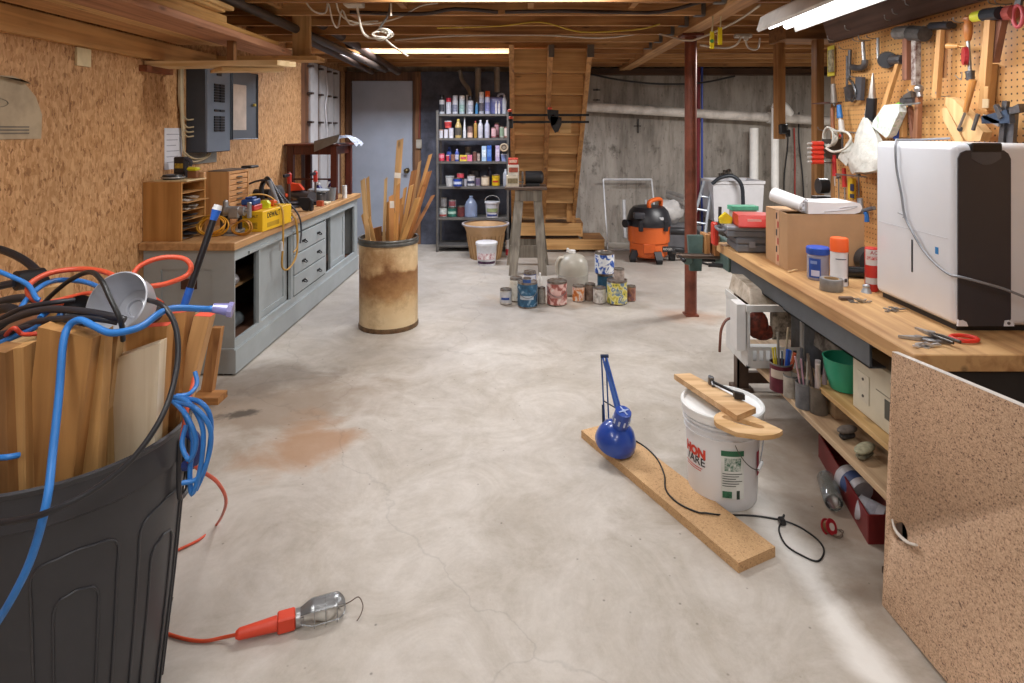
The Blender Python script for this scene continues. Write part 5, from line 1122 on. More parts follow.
obj('door_rim', B().tube([(px_+.016, 4.28, 1.365), (px_+.05, 4.612, 1.365), (px_+.05, 4.612, 1.855), (px_+.016, 4.28, 1.855)], .006, 4, 1, True), M('454c56', .4, .3), dd)
obj('circuit_card', B().hexa([(px_+.0145, 4.29, 1.43), (px_+.017, 4.29, 1.43), (px_+.033, 4.46, 1.43), (px_+.030, 4.46, 1.43), (px_+.0145, 4.29, 1.76), (px_+.017, 4.29, 1.76), (px_+.033, 4.46, 1.76), (px_+.030, 4.46, 1.76)]), M('d3c4b8', .5), dd)
obj('door_latch', B().box((px_+.05, 4.56, 1.62), (.012, .03, .02)), M('d8c060', .4, .5), dd)
obj('mounting_board', B().b2((x_, 3.93, 1.20), (x_+.01, 4.33, 1.2795)), M('8a8880', .6), None, 'grey mounting plate on the wall just under the breaker panel', 'plate')
wc = M('c9b896', .5)
for i in range(6):
    yy_ = 3.86+.012*(i % 3); zb_ = [1.50, 1.45, 1.42, 1.39, 1.27, 1.25][i]
    pts = [(x_+.012+.01*(i//3), yy_-.01, 1.87), (x_+.012+.01*(i//3), yy_-.012, 1.65), (x_+.014+.01*(i//3), yy_, zb_+.06)]
    pts += [(x_+.03, 3.90, zb_), (x_+.05, 3.948, zb_)] if i < 4 else [(x_+.03, 3.89, zb_+.01), (x_+.05, 3.96, zb_-.03), (x_+.06, 4.08+.03*(i-4), 1.245), (x_+.06, 4.12+.03*(i-4), 1.275)]
    cable('panel_cable', pts, .006, wc, ['cream cable entering the breaker panel side, topmost', 'cream cable entering the breaker panel side, second from top', 'cream cable entering the breaker panel side, third from top', 'cream cable entering the breaker panel side, fourth from top', 'cream cable curving up into the panel bottom, left one', 'cream cable curving up into the panel bottom, right one'][i], 'cable', 'cream cables running into the breaker panel')
cable('wall_cable', [Lw(250, 105, .01), Lw(255, 110, .01), Lw(256, 122, .01), Lw(252, 128, .01)], .009, wc, 'short cream cable bulging from the OSB wall right of the panel door')
# four tall white boards with small brackets
GBd = 'tall white boards on the left wall'
for i, (xa, xb) in enumerate(((309.5, 317), (319.5, 326), (327.5, 332.5), (333.5, 338.5))):
    ya, yb = 2.19*F/(HX-xa), 2.19*F/(HX-xb)
    t = thing('white_board', ['tall white upright board on the left wall, nearest of four', 'tall white upright board on the left wall, second of four', 'tall white upright board on the left wall, third of four', 'tall white upright board on the left wall, beside the door'][i], 'board', (XL+.02, (ya+yb)/2, 0), GBd)
    obj('board', B().b2((x_, ya, .05), (x_+.02, yb, 2.14-.0)), M('c3c1c2', .5, 0, .06), t)
    for z in (1.22, 1.50, 1.80, 2.08):
        obj('bracket', B().b2((x_+.0, ya-.055, z), (x_+.06, ya-.002, z+.022), bev=.003), M('4a3b34', .5), t)
cable('extension_cord', [(x_+.03, 6.72, 2.05), (x_+.035, 6.74, 1.85), (x_+.03, 6.68, 1.7), (x_+.035, 6.72, 1.5), (x_+.03, 6.75, 1.32)], .008, M('e6e6ea', .5), 'white cord hanging between the tall white boards', 'cord')
struct('trim_%d' % n, B().b2((XL-.02, 6.03, .1), (x_-.0002, 7.38, 2.15)), wood('7a5238', '4b301f', 'z')); n += 1
# ================================================================== STORED LUMBER UNDER THE JOISTS
t = thing('lumber_rack', 'wooden hanging bracket holding the stored lumber under the joists', 'bracket', (-1.6, 4.38, 1.96))
obj('hanger_post', B().b2((-1.655, 4.36, 1.962), (-1.53, 4.40, 2.44-.001)), wood('e2b880', 'bd8f58', 'z'), t)
obj('bracket_arm', B().b2((XL+.002, 4.28, 1.93), (-1.45, 4.46, 1.96)), wood('d2a870', 'ab7f4b', 'x'), t)
def lum(x0, x1, y0_, y1_, z0_, z1_, c, c2, label, group='boards stored under the joists', name='lumber_board'):
    return obj(name, B().b2((x0, y0_, z0_), (x1, y1_, z1_), bev=.003), wood(c, c2, 'y'), None, label, 'board', group)
lum(-1.87, -1.63, -.6, 4.29, 1.9605, 2.0, 'bd8a6a', '8f5e44', 'wide red-brown board at the outer edge of the stored lumber')
lum(-1.95, -1.875, -.6, 3.8, 1.9605, 2.0, 'd6ad76', 'ad8450', 'light edge board inside the red-brown one')
lum(-2.13, -1.955, -.6, 3.75, 1.9605, 2.0, 'cb9a66', 'a07246', 'tan board nearest the OSB wall in the stored lumber')
lum(-1.90, -1.64, -.6, 4.08, 2.0005, 2.03, 'cfa060', 'a3763c', 'tan board lying on the wide red-brown one')
lum(-1.88, -1.66, -.6, 3.40, 2.0305, 2.075, 'd4a868', 'ac8048', 'thick yellow board on the second layer of stored lumber')
lum(-1.86, -1.62, -.6, 3.30, 2.0755, 2.095, 'd9b074', 'b08850', 'thin board near the top of the stored lumber')
lum(-1.84, -1.60, -.6, 3.36, 2.0955, 2.12, 'dcb67c', 'b48c54', 'topmost thin board of the stored lumber')
lum(-2.12, -1.92, -.6, 4.0, 2.0005, 2.04, 'b9855a', '8c5c38', 'brown board on the wall side of the second layer')
b_ = B(); jag = [(XL+.01, 3.50), (-1.92, 3.49), (-1.6, 3.47), (-1.40, 3.46), (-1.345, 3.50), (-1.39, 3.505), (-1.33, 3.56), (-1.42, 3.57), (-1.62, 3.66), (-1.7, 3.64), (XL+.01, 3.68)]
b_ = B(); b_.prism(jag, .030, T(0, 0, 1.803))
obj('splintered_plank', b_, wood('ecd2a4', 'cfae7a', 'x'), None, 'splintered pale plank sticking out under the stored lumber', 'plank')
obj('ledger_board', B().b2((XL+.0015, -.6, 1.845), (XL+.042, 4.27, 1.9595)), wood('d6a468', 'ab7c48', 'y'), None, 'long tan ledger board fixed to the OSB wall under the stored lumber', 'board')
obj('splintered_plank', B().prism([(-1.75, 3.52), (-1.40, 3.56), (-1.52, 3.60), (-1.45, 3.62), (-1.9, 3.68)], .02, T(0, 0, 1.778)), wood('ecd2a4', 'cfae7a', 'x'), None, 'short pointed shard under the splintered plank', 'plank')
t_ = obj('plank_cleat', B().b2((XL+.002, 3.46, 1.77), (XL+.05, 3.72, 1.8065)), wood('8a5030', '5e351e', 'y'), None, 'small reddish cleat on the wall under the splintered plank', 'cleat')
obj('plank_hanger', B().b2((-1.74, 3.56, 1.8335), (-1.70, 3.6, 1.96)), wood('8a5f38', '5e4024', 'z'), None, 'short wooden spacer between the plank and the stored lumber', 'spacer')
# ================================================================== TRASH CAN WITH LUMBER AND CORDS
KX, KY, KR, KZ = -1.115, 1.46, .28, .70
m = T(KX, KY, 0)
t = thing('trash_can', 'large dark grey plastic trash can full of lumber and cords at the left edge', 'trash can', m)
kb = M('35353a', .42, 0, .08, 8)
prof = [(.20, 0), (.208, .01), (.240, .30), (.2665, .60), (.268, .615), (.276, .62), (.279, .69), (.283, .695), (.285, .703), (.278, .706), (.27, .70), (.262, .60), (.235, .3), (.2, .03), (0, .03)]
obj('can_body', B(m).lathe(prof, 56), kb, t)
for a0 in (2, 47, -40):
    b_ = B(m)
    for k_, (hw, z1_) in enumerate(((17, .53), (9, .44))):
        pts = []
        for z in (.03, .15, .3, z1_-.08, z1_-.02): pts.append((a0-hw, z))
        for q in (.75, .4, 0, -.4, -.75): pts.append((a0-hw*q, z1_+.012*(1-abs(q))))
        for z in (z1_-.02, z1_-.08, .3, .15, .03): pts.append((a0+hw, z))
        def rr(z): return (.208+.032*z/.3 if z < .3 else .240+.0265*(z-.3)/.3)+.001
        b_.tube([(rr(z)*math.cos(math.radians(a)), rr(z)*math.sin(math.radians(a)), z) for a, z in [(-q_[0], q_[1]) for q_ in pts]], .0028, 6, 2)
    obj('molded_rib', b_, kb, t)
hd = obj('side_handle', B(m).tube([(.278*math.cos(a), .278*math.sin(a), z) for a, z in ((.05, .67), (.05, .54), (.1, .52), (.2, .52), (.25, .54), (.25, .67))], .006, 8, 4), kb, t)
obj('label', patch(B(m), .2735, 106, 121, .53, .68, Matrix.Identity(4), 6), M('8a3a4a', .5, 0, .5, 60, c2='c8c8d8'), t)
def board(TL, TR, BL, BR, dt, db, th, c, c2, label, zend=.05, top=None, side=1, free=False):
    """front face corners in picture pixels with their depths, thickness away from the camera"""
    def rin(z): return .2+.06*min(z, .7)/.6-.006
    def inside(v): return math.hypot(v.x-KX, v.y-KY) < rin(v.z)
    for it in range(1):
        a, b_, c_, d_ = P(*TL, dt), P(*TR, dt), P(*BL, db), P(*BR, db)
        def ext(u, l, z): k_ = (u.z-z)/(u.z-l.z); return u+(l-u)*k_
        if free: break
        n_ = (b_-a).cross(c_-a).normalized()
        if n_.y < 0: n_ = -n_
        r7 = [ext(a, c_, .69), ext(b_, d_, .69)]
        if all(inside(v) for v in r7) and (ext(a, c_, .4).y < KY or True): break
    if not free:
        zend = .04
        while zend < .66:
            g_ = [ext(a, c_, zend), ext(b_, d_, zend)]; g_ += [v+n_*th for v in g_]
            if all(inside(v) for v in g_): break
            zend += .03
    e, f = ext(a, c_, zend), ext(b_, d_, zend)
    # keep the hidden foot inside the can
    n_ = (b_-a).cross(e-a).normalized()
    if n_.y < 0: n_ = -n_
    q = n_*th
    bb = B(); bb.hexa([e, f, f+q, e+q, a, b_, b_+q, a+q])
    up = (a-e).normalized(); zx = (b_-a); zx = (zx-up*zx.dot(up)).normalized(); zy = up.cross(zx).normalized()
    org_ = Matrix(((zx.x, zy.x, up.x, e.x), (zx.y, zy.y, up.y, e.y), (zx.z, zy.z, up.z, e.z), (0, 0, 0, 1)))
    o = obj('lumber_offcut', bb, wood(c, c2, 'z'), None, label, 'lumber offcut', 'lumber offcuts in the trash can', org=org_)
    if top:
        u2 = up*.001
        obj('painted_end', B().hexa([a-up*.0+u2*.2, b_+u2*.2, b_+q+u2*.2, a+q+u2*.2, a+u2, b_+u2, b_+q+u2, a+q+u2]), M(top, .5), o)
    return o
board((-14, 350), (5, 353), (-14, 500), (9, 500), 1.24, 1.245, .05, '9a6f42', '6a4828', 'brown offcut at the very left of the trash can')
board((5, 350), (24, 347), (12, 500), (26, 470), 1.26, 1.27, .04, 'c69860', '936a3c', 'tan offcut second from the left in the trash can')
board((22, 344), (38, 341), (26, 480), (40, 470), 1.38, 1.39, .05, 'cfae80', 'a88454', 'small pale offcut behind the big leaning brown one')
board((36, 318), (66, 308), (36, 400), (66, 400), 1.60, 1.60, .03, 'd2ab74', 'a8814c', 'short wide offcut standing behind the cords')
board((38, 327), (93, 339), (19, 495), (72, 484), 1.275, 1.295, .04, 'b8874f', '8a5e32', 'big brown plank leaning left in the front of the trash can')
board((93.6, 339), (105, 331), (73, 484), (97, 474), 1.30, 1.325, .03, 'd6a86c', 'a97c46', 'pale edge plank right behind the big leaning brown one')
board((104, 334), (119, 331), (86, 475), (100, 470), 1.385, 1.40, .025, 'cda878', 'a2804e', 'pale stained offcut between the brown plank and the whitish one')
board((101, 358), (107.5, 361), (101, 474), (107.5, 474), 1.385, 1.40, .03, 'd0ac78', 'a8824e', 'narrow edge piece on the left side of the whitish board')
board((108, 361), (160, 343), (108, 472), (155, 443), 1.40, 1.425, .03, 'efdfc4', 'd6c09c', 'whitish square-cut board in the front middle of the trash can')
board((126, 329), (167, 326), (124, 460), (160, 450), 1.47, 1.475, .03, 'cf9c60', 'a4733c', 'board with red painted end behind the whitish one', top='e8604a')
board((148, 317), (186, 312), (146, 450), (174, 440), 1.53, 1.53, .045, 'c08c54', '8d6134', 'thick board with red painted end at the right of the trash can', top='e8604a')
board((187, 316), (194, 314), (170, 440), (176, 435), 1.60, 1.59, .025, 'd2b284', 'aa8a58', 'narrow pale board right of the thick red-ended one')
board((194, 316), (210, 317), (164, 435), (180, 435), 1.545, 1.55, .03, 'cf9f68', 'a67848', 'slanted strip with red end at the right rim of the trash can', top='e8604a')
# scrap standing on the floor by the cabinet end
t = thing('scrap_lumber', 'short upright lumber scrap on the floor beside the cabinet end', 'lumber offcut', (-1.66, 3.2, 0))
obj('post', B().hexa([(-1.70, 3.19, .036), (-1.64, 3.19, .036), (-1.64, 3.23, .036), (-1.70, 3.23, .036), (-1.67, 3.24, .36), (-1.615, 3.24, .36), (-1.615, 3.28, .36), (-1.67, 3.28, .36)]), wood('b98550', '8a5c34', 'z'), t)
obj('foot_block', B().b2((-1.72, 3.12, 0), (-1.57, 3.22, .035)), wood('b9834c', '86582e', 'x'), t)
# aluminium reflector bowl
c = P(120, 303, 1.36)
ax = Vector((-.05, -.88, .45)).normalized(); q = ax.to_track_quat('Z', 'Y').to_matrix().to_4x4(); mb = Matrix.Translation(c) @ q
t = thing('reflector_lamp', 'dull silver bowl-shaped clamp lamp reflector lying on top of the trash can', 'lamp', mb)
obj('reflector', B(mb).lathe([(.024, -.075), (.045, -.066), (.062, -.03), (.066, .01), (.069, .012), (.066, .014), (.060, -.028), (.042, -.060), (.0, -.062)], 36), M('b4b6bd', .35, .25, .05, 20), t)
obj('socket', B(mb).lathe([(.024, -.13), (.026, -.076), (0, -.076)], 18), M('232327', .5), t)
obj('inner_ring', B(mb).lathe([(.022, -.0665), (.024, -.058), (.018, -.056), (.016, -.066)], 20, cap=False), M('c4c6cc', .3, .6), t)
c = P(77, 311, 1.42)
obj('black_cup', B(Matrix.Translation(c) @ Vector((.1, -.8, .5)).to_track_quat('Z', 'Y').to_matrix().to_4x4()).lathe([(.02, -.06), (.036, -.02), (.038, 0), (.034, -.004), (0, -.03)], 24), M('1a1a1d', .35), None, 'small black cup-shaped lamp socket beside the silver reflector', 'cup')
BL = M('2f78c4', .4); OR = M('df5a3a', .45)
TC = 'cords piled on the trash can'
def rope(name, pts, r, mat, label, cat='cord', smooth=5): return cable(name, [P(*p) for p in pts], r, mat, label, cat, TC, smooth, 8)
rope('extension_cord', [(-8, 630, 1.10), (12, 598, 1.10), (32, 556, 1.11), (47, 500, 1.13), (53, 450, 1.18), (59, 395, 1.22), (63, 345, 1.25), (69, 326, 1.27), (80, 320, 1.27), (94, 326, 1.26), (112, 333, 1.25), (140, 327, 1.26), (160, 313, 1.3), (176, 308, 1.36), (205, 309, 1.42), (214, 308.5, 1.43)], .0075, BL, 'thick blue cord draped over the big plank and down the front of the trash can')
t = thing('cord_plug', 'clear violet plug at the end of the thick blue cord', 'plug', P(222, 309, 1.43))
a, b2_ = P(213, 308, 1.43), P(233, 310, 1.44)
obj('plug_body', B().cyl(a, a+(b2_-a)*.75, .011, .015, 14), M('9a9ad8', .2, 0, .05, trans=.3), t)
obj('plug_end', B().cyl(a+(b2_-a)*.76, b2_, .019, .019, 8), M('a8a4dc', .2, 0, .05, trans=.3), t)
rope('extension_cord', [(-10, 268, 1.5), (10, 276, 1.5), (28, 285, 1.5), (36, 298, 1.48), (40, 300, 1.48)], .006, BL, 'blue cord coming in from the left picture edge at the top of the pile')
rope('extension_cord', [(17, 315, 1.45), (28, 298, 1.5), (45, 284, 1.55), (62, 280, 1.6), (85, 282, 1.58), (103, 289, 1.52)], .0065, BL, 'blue cord arching over the pile behind the silver reflector')
rope('extension_cord', [(40, 318, 1.33), (50, 310, 1.36), (60, 309, 1.38), (58, 318, 1.36), (44, 322, 1.33), (30, 330, 1.33), (2, 342, 1.33), (-12, 350, 1.33)], .0065, BL, 'blue cord winding low through the pile at the left')
rope('extension_cord', [(-8, 458, 1.22), (8, 457, 1.22), (19, 455, 1.235)], .006, BL, 'short blue cord crossing the brown offcut at the left edge')
rope('extension_cord', [(130, 307, 1.52), (100, 306, 1.50), (70, 303, 1.48), (45, 304, 1.5), (30, 296, 1.5), (30, 284, 1.52), (50, 273, 1.56), (80, 269, 1.6), (105, 272, 1.58), (125, 282, 1.52)], .007, OR, 'orange cord looping round the top of the pile')
rope('extension_cord', [(126, 292, 1.5), (108, 297, 1.46), (90, 293, 1.5), (70, 297, 1.5), (50, 302, 1.48)], .005, OR, 'thin orange cord across the pile behind the reflector')
rope('extension_cord', [(131, 278, 1.5), (140, 266, 1.52), (160, 258, 1.54), (182, 258, 1.56), (191, 266, 1.56), (186, 276, 1.55), (165, 284, 1.5), (145, 288, 1.45), (150, 296, 1.50), (162, 304, 1.49)], .0065, OR, 'orange cord loop standing up in front of the cabinet end')
rope('extension_cord', [(43, 304, 1.45), (55, 292, 1.42), (72, 279, 1.40), (90, 272, 1.36), (101, 280, 1.3), (110, 298, 1.27), (121, 322, 1.26), (123, 340, 1.3)], .0055, blk, 'black cord bending over the silver reflector')
rope('extension_cord', [(148, 300, 1.36), (163, 306, 1.32), (175, 325, 1.30), (178, 355, 1.28), (172, 390, 1.24), (160, 420, 1.2), (140, 450, 1.17), (118, 472, 1.15), (90, 492, 1.13), (60, 507, 1.11), (30, 518, 1.10), (-10, 524, 1.10)], .0058, M('26262a', .4), 'long black cord hanging down the right side and along the front of the trash can')
for i, pts in enumerate([[(-10, 330, 1.4), (15, 318, 1.38), (45, 310, 1.34), (80, 311, 1.3), (110, 316, 1.28), (125, 320, 1.28)], [(-10, 345, 1.36), (10, 333, 1.36), (35, 322, 1.33), (70, 318, 1.3), (100, 319, 1.28), (118, 322, 1.29)], [(-10, 325, 1.45), (20, 309, 1.42), (50, 303, 1.4), (75, 300, 1.42)], [(-10, 336, 1.42), (8, 322, 1.4), (26, 312, 1.4), (60, 308, 1.36), (64, 318, 1.33), (30, 326, 1.33), (0, 334, 1.33)]]):
    rope('extension_cord', pts, [.008, .007, .006, .006][i], M('2b2b31', .45), ['thick dark grey cord lying lengthwise across the pile', 'dark cord just below the thick grey one on the pile', 'thin dark cord behind the thick grey one on the pile', 'dark cord doubled back at the left of the pile'][i])
rope('extension_cord', [(6, 335, 1.33), (14, 328, 1.31), (22, 334, 1.32), (34, 334, 1.32), (48, 333, 1.33)], .005, M('c8452f', .45), 'short red cord peeking out above the offcuts at the left')
# hanging blue hank at the right rim
for i, pts in enumerate([[(174, 397, 1.46), (190, 404, 1.40), (203, 430, 1.38), (200, 470, 1.37), (192, 494, 1.37), (190, 470, 1.38), (193, 440, 1.4), (183, 410, 1.44)], [(176, 402, 1.44), (195, 408, 1.38), (210, 428, 1.38), (209, 455, 1.38), (198, 478, 1.37), (182, 483, 1.36)], [(172, 400, 1.46), (186, 415, 1.38), (196, 440, 1.37), (190, 460, 1.37), (182, 445, 1.38), (186, 425, 1.4)], [(178, 398, 1.46), (200, 402, 1.4), (211, 421, 1.4), (207, 462, 1.39), (196, 490, 1.38)], [(195, 372, 1.52), (197, 384, 1.5), (189, 394, 1.46), (176, 396, 1.45)]]):
    rope('extension_cord', pts, .0055, BL, 'blue cord of the hank over the right rim, '+['long inner loop', 'outer loop curling back to the can', 'short inner loop', 'outermost strand', 'piece rising to the boards'][i])
obj('cord_clump', B().tube([P(*p) for p in [(186, 430, 1.46), (196, 440, 1.46), (194, 462, 1.45), (184, 466, 1.45)]], .012, 8, 4), M('2a3a7a', .5), None, 'dark blue cord bundle behind the hanging hank', 'cord')
rope('extension_cord', [(194, 378, 1.55), (190, 396, 1.5), (184, 425, 1.46), (182, 445, 1.44), (190, 462, 1.42)], .005, OR, 'orange cord running down with the blue hank')
# orange floor cord: from the hank down to the floor and under the can
cable('extension_cord', [P(188, 460, 1.44), P(200, 470, 1.46), P(218, 483, 1.55), P(226, 503, 1.7), PZ(217, 524, .006), PZ(200, 539, .006), PZ(178, 550, .006), PZ(168, 556, .006)], .0045, OR, 'orange cord dropping from the rim and curving over the floor beside the can', 'cord', None, 6, 8)
# black wand with blue ends leaning out of the can
a, b2_ = P(218, 206, 1.72), P(182, 312, 1.64)
t = thing('telescopic_pole', 'black pole with blue ends and a white tip leaning out of the trash can', 'pole', b2_)
L_ = a-b2_
foot = b2_-L_.normalized()*.8
obj('black_shaft', B().cyl(b2_+L_*.22, b2_+L_*.86, .0095, seg=14), M('1d1d22', .35), t)
obj('blue_section', B().cyl(foot, b2_+L_*.22, .0105, seg=14), M('2a66c8', .35), t)
obj('blue_tip', B().cyl(b2_+L_*.86, b2_+L_*.96, .0095, .013, 14), M('2a66c8', .35), t)
obj('white_cap', B().cyl(b2_+L_*.96, b2_+L_*1.01, .013, .011, 14), M('e6e8ea', .4), t)
# ================================================================== LOW BENCH WITH CLUTTER BEHIND THE CAN
t = thing('low_bench', 'low rough wooden bench against the OSB wall behind the trash can', 'bench', (-1.95, 2.2, 0))
bw = wood('8a6a4a', '5c432c', 'y')
obj('bench_top', B().b2((XL+.002, 1.5, .60), (-1.72, 2.75, .63)), bw, t)
for x in (XL+.01, -1.78):
    for y in (1.52, 2.68): obj('leg', B().b2((x, y, 0), (x+.05, y+.05, .6)), bw, t)
CLZ = .6305
lbs = ['wide tan plank on the low bench, against the wall', 'pale plank on the low bench, toward the room', 'reddish plank stacked on the low bench']
obj('scrap_plank', B().b2((-2.16, 1.7, CLZ), (-2.02, 2.7, CLZ+.03)), wood('cda673', 'a27c4c', 'y'), None, lbs[0], 'plank', 'planks on the low bench')
obj('scrap_plank', B().b2((-1.98, 1.6, CLZ), (-1.80, 2.6, CLZ+.03)), wood('d9ba8c', 'b3905e', 'y'), None, lbs[1], 'plank', 'planks on the low bench')
obj('scrap_plank', B().b2((-2.10, 1.8, CLZ+.0305), (-1.90, 2.5, CLZ+.06)), wood('9f6f50', '744a32', 'y'), None, lbs[2], 'plank', 'planks on the low bench')
t = thing('plywood_crate', 'plywood crate end standing at the left picture edge by the OSB wall', 'crate', (-2.1, 2.3, CLZ))
obj('crate_side', B().b2((-2.19, 2.24, CLZ+.061), (-1.97, 2.26, .90)), wood('cda574', 'a57f50', 'y'), t)
obj('crate_cleat', B().b2((-2.19, 2.215, .84), (-1.97, 2.2395, .87)).b2((-2.19, 2.215, .76), (-1.97, 2.2395, .79)), wood('b98f5e', '8f6a40', 'x'), t)
t = thing('vacuum_hose', 'black shop hose with a wide black cylindrical coupling on the clutter at the left', 'hose', P(30, 280, 1.7))
obj('coupling', B().cyl(P(16, 281, 1.72), P(43, 277, 1.78), .028, seg=20), M('1d1d20', .4), t)
obj('hose', B().tube([P(-12, 246, 1.9), P(8, 252, 1.88), P(24, 260, 1.85), P(36, 270, 1.82), P(45, 280, 1.78)], .012, 10, 5), M('2a2a30', .4), t)
obj('hose_tail', B().tube([P(-12, 290, 1.72), P(0, 286, 1.72), P(15, 283, 1.72)], .011, 8, 4), M('2a2a30', .4), t)
rope('tool_hose', [(-10, 305, 1.6), (8, 300, 1.58), (22, 298, 1.56), (34, 299, 1.54)], .011, M('33333a', .5), 'thick grey-black hose lying left of the blue cord')
rope('tool_hose', [(-10, 312, 1.55), (6, 308, 1.52), (18, 311, 1.5)], .012, M('26262c', .5), 'second black hose end at the left edge of the pile')
board((44, 288), (60, 286), (44, 330), (60, 330), 1.66, 1.66, .05, 'cfa878', 'a8814e', 'small cream block standing behind the orange loop', zend=.65, free=True)
board((60, 296), (130, 283), (60, 340), (130, 335), 1.72, 1.70, .02, 'd0a676', 'a37c4e', 'wide tan board lying behind the cords', zend=.64, free=True)
# ================================================================== RIGHT WORKBENCH
BX, BZ, BY0, BY1 = 1.14, .78, 1.734, 3.48
t = thing('workbench', 'wooden-topped workbench with dark steel apron along the pegboard wall', 'workbench', (1.47, 2.6, 0))
top = wood('c79e6c', '9c7045', 'y')
obj('bench_top', B().b2((BX, BY0, BZ-.05), (1.795, BY1, BZ), bev=.003), top, t)
stl = M('5c6167', .4, .5, .1, 8)
obj('steel_apron', B().b2((BX+.035, 2.66, BZ-.145), (BX+.043, 3.34, BZ-.0505)).b2((BX+.035, 2.66, BZ-.145), (BX+.08, 3.34, BZ-.14)), stl, t)
obj('steel_apron', B().b2((BX+.025, 2.0, BZ-.145), (BX+.033, 2.655, BZ-.0505)).b2((BX+.025, 2.0, BZ-.145), (BX+.08, 2.655, BZ-.14)), stl, t)
br = M('5f4c40', .5, .3, .2, 10)
for x, y in ((1.19, 3.28), (1.70, 3.28), (1.19, 1.86), (1.70, 1.86)):
    obj('leg', B().b2((x, y, .02), (x+.008, y+.06, BZ-.0505)).b2((x, y, .02), (x+.06, y+.008, BZ-.0505)), br, t)
    obj('foot_plate', B().b2((x-.02, y-.02, 0), (x+.08, y+.08, .02)), br, t)
obj('cross_rail', B().b2((1.25, 3.29, .04), (1.70, 3.32, .10)), br, t)
obj('cross_rail', B().b2((1.25, 3.29, .66), (1.70, 3.32, BZ-.0505)), br, t)
sh = wood('c2a684', '927457', 'y')
obj('lower_shelf', B().b2((1.145, 1.80, .268), (1.69, 3.26, .293), bev=.002), sh, t)
obj('middle_shelf', B().b2((1.195, 1.80, .385), (1.60, 2.46, .405), bev=.002), wood('d3b07a', 'a9834e', 'y'), t)
obj('shelf_block', B().b2((1.24, 2.36, .2935), (1.30, 2.42, .3845)).b2((1.24, 1.82, .2935), (1.30, 1.88, .3845)), sh, t)
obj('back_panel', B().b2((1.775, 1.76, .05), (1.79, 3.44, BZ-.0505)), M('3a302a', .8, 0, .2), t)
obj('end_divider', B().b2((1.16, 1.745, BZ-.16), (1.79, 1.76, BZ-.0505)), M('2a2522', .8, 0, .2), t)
# vise at the far end
t = thing('bench_vise', 'green woodworking vise with wooden jaw pads at the far end of the bench', 'vise', (1.1, 3.6, .70))
vg = M('68827e', .45, .4, .15, 12)
obj('front_jaw', B().hexa([(1.05, 3.70, .56), (1.12, 3.70, .56), (1.12, 3.73, .56), (1.05, 3.73, .56), (1.035, 3.70, .78), (1.13, 3.70, .78), (1.13, 3.73, .78), (1.035, 3.73, .78)]).cyl((1.04, 3.71, .63), (1.03, 3.69, .63), .03), vg, t)
obj('wood_pad', B().b2((1.135, 3.66, .67), (1.16, 3.78, .79)), wood('c08a55', '8f6034', 'z'), t)
obj('wood_pad', B().b2((1.175, 3.62, .67), (1.205, 3.76, .79)), wood('b57c4a', '86552e', 'z'), t)
obj('rear_jaw', B().b2((1.21, 3.49, .60), (1.24, 3.78, .785), bev=.006), vg, t)
obj('screw', B().cyl((.96, 3.68, .66), (1.40, 3.62, .66), .016, seg=12), M('6a5a50', .4, .6), t)
obj('guide_rod', B().cyl((1.13, 3.6, .62), (1.40, 3.56, .62), .012, seg=10).cyl((1.13, 3.74, .62), (1.40, 3.7, .62), .012, seg=10), M('4a4a4c', .4, .7), t)
obj('turn_handle', B().cyl((.97, 3.55, .66), (.97, 3.80, .66), .008, seg=10).ball((.97, 3.55, .66), .014).ball((.97, 3.8, .66), .014), M('3c3c3e', .4, .7), t)
cable('floor_cable', [PZ(700, 262, .01), PZ(715, 266, .01), PZ(735, 268, .01), PZ(755, 264, .01), PZ(752, 256, .01)], .012, M('2e2e33', .5), 'dark cord lying on the floor behind the bench vise', 'cord')
obj('floor_tool', B().cyl(PZ(718, 262, .05), PZ(732, 263, .05), .03).ball(PZ(716, 262, .05), .045), M('26262a', .5), None, 'small dark tool on the floor behind the bench vise', 'tool')
ZT = BZ+.0005
# tool cases stack
def bz(px, py): return PZ(px, py, BZ)
c0_ = bz(731, 248)
m = T(1.30, 3.27, ZT) @ RZ(-6)
t = thing('tool_case', 'dark grey plastic tool case on the bench, bottom of the stack', 'tool case', m)
cg = M('74777e', .5, 0, .08); cg2 = M('8c8f97', .45)
obj('case_bottom', B(m).b2((-.14, -.11, 0), (.16, .12, .045), bev=.008), cg, t)
obj('case_lid', B(m).b2((-.145, -.115, .0455), (.165, .125, .08), bev=.008), cg, t)
obj('case_latch', B(m).b2((-.08, -.122, .03), (-.05, -.1155, .06)), cg2, t)
obj('case_latch', B(m).b2((.06, -.122, .03), (.09, -.1155, .06)), cg2, t)
m = T(1.265, 3.26, ZT+.081) @ RZ(-9)
t = thing('tool_case', 'lighter grey tool case with a tray-like lid, second in the stack on the bench', 'tool case', m)
obj('case_bottom', B(m).b2((-.15, -.10, 0), (.13, .12, .035), bev=.006), cg, t)
obj('case_lid', B(m).b2((-.155, -.105, .0355), (.135, .125, .058), bev=.006), cg2, t)
obj('case_handle', B(m).tube([(-.155, -.06, .03), (-.185, -.05, .03), (-.185, .06, .03), (-.155, .07, .03)], .008, 8, 3), cg, t)
obj('red_grip', B().b2((1.085, 3.36, ZT), (1.115, 3.42, ZT+.13), bev=.008), M('d84030', .4), None, 'red plastic handle standing beside the grey tool cases', 'handle')
m = T(1.255, 3.20, ZT+.1395) @ RZ(-8)
t = thing('drill_bit_case', 'red plastic case on top of the grey tool cases', 'case', m)
obj('case_body', B(m).hexa([(-.10, -.08, 0), (.12, -.08, 0), (.12, .10, 0), (-.10, .10, 0), (-.10, -.055, .062), (.095, -.055, .062), (.095, .08, .062), (-.10, .08, .062)]), M('c8362c', .4, 0, .05), t)
obj('case_seam', B(m).b2((-.102, -.083, .0), (.122, .102, .006)), M('9a2620', .45), t)
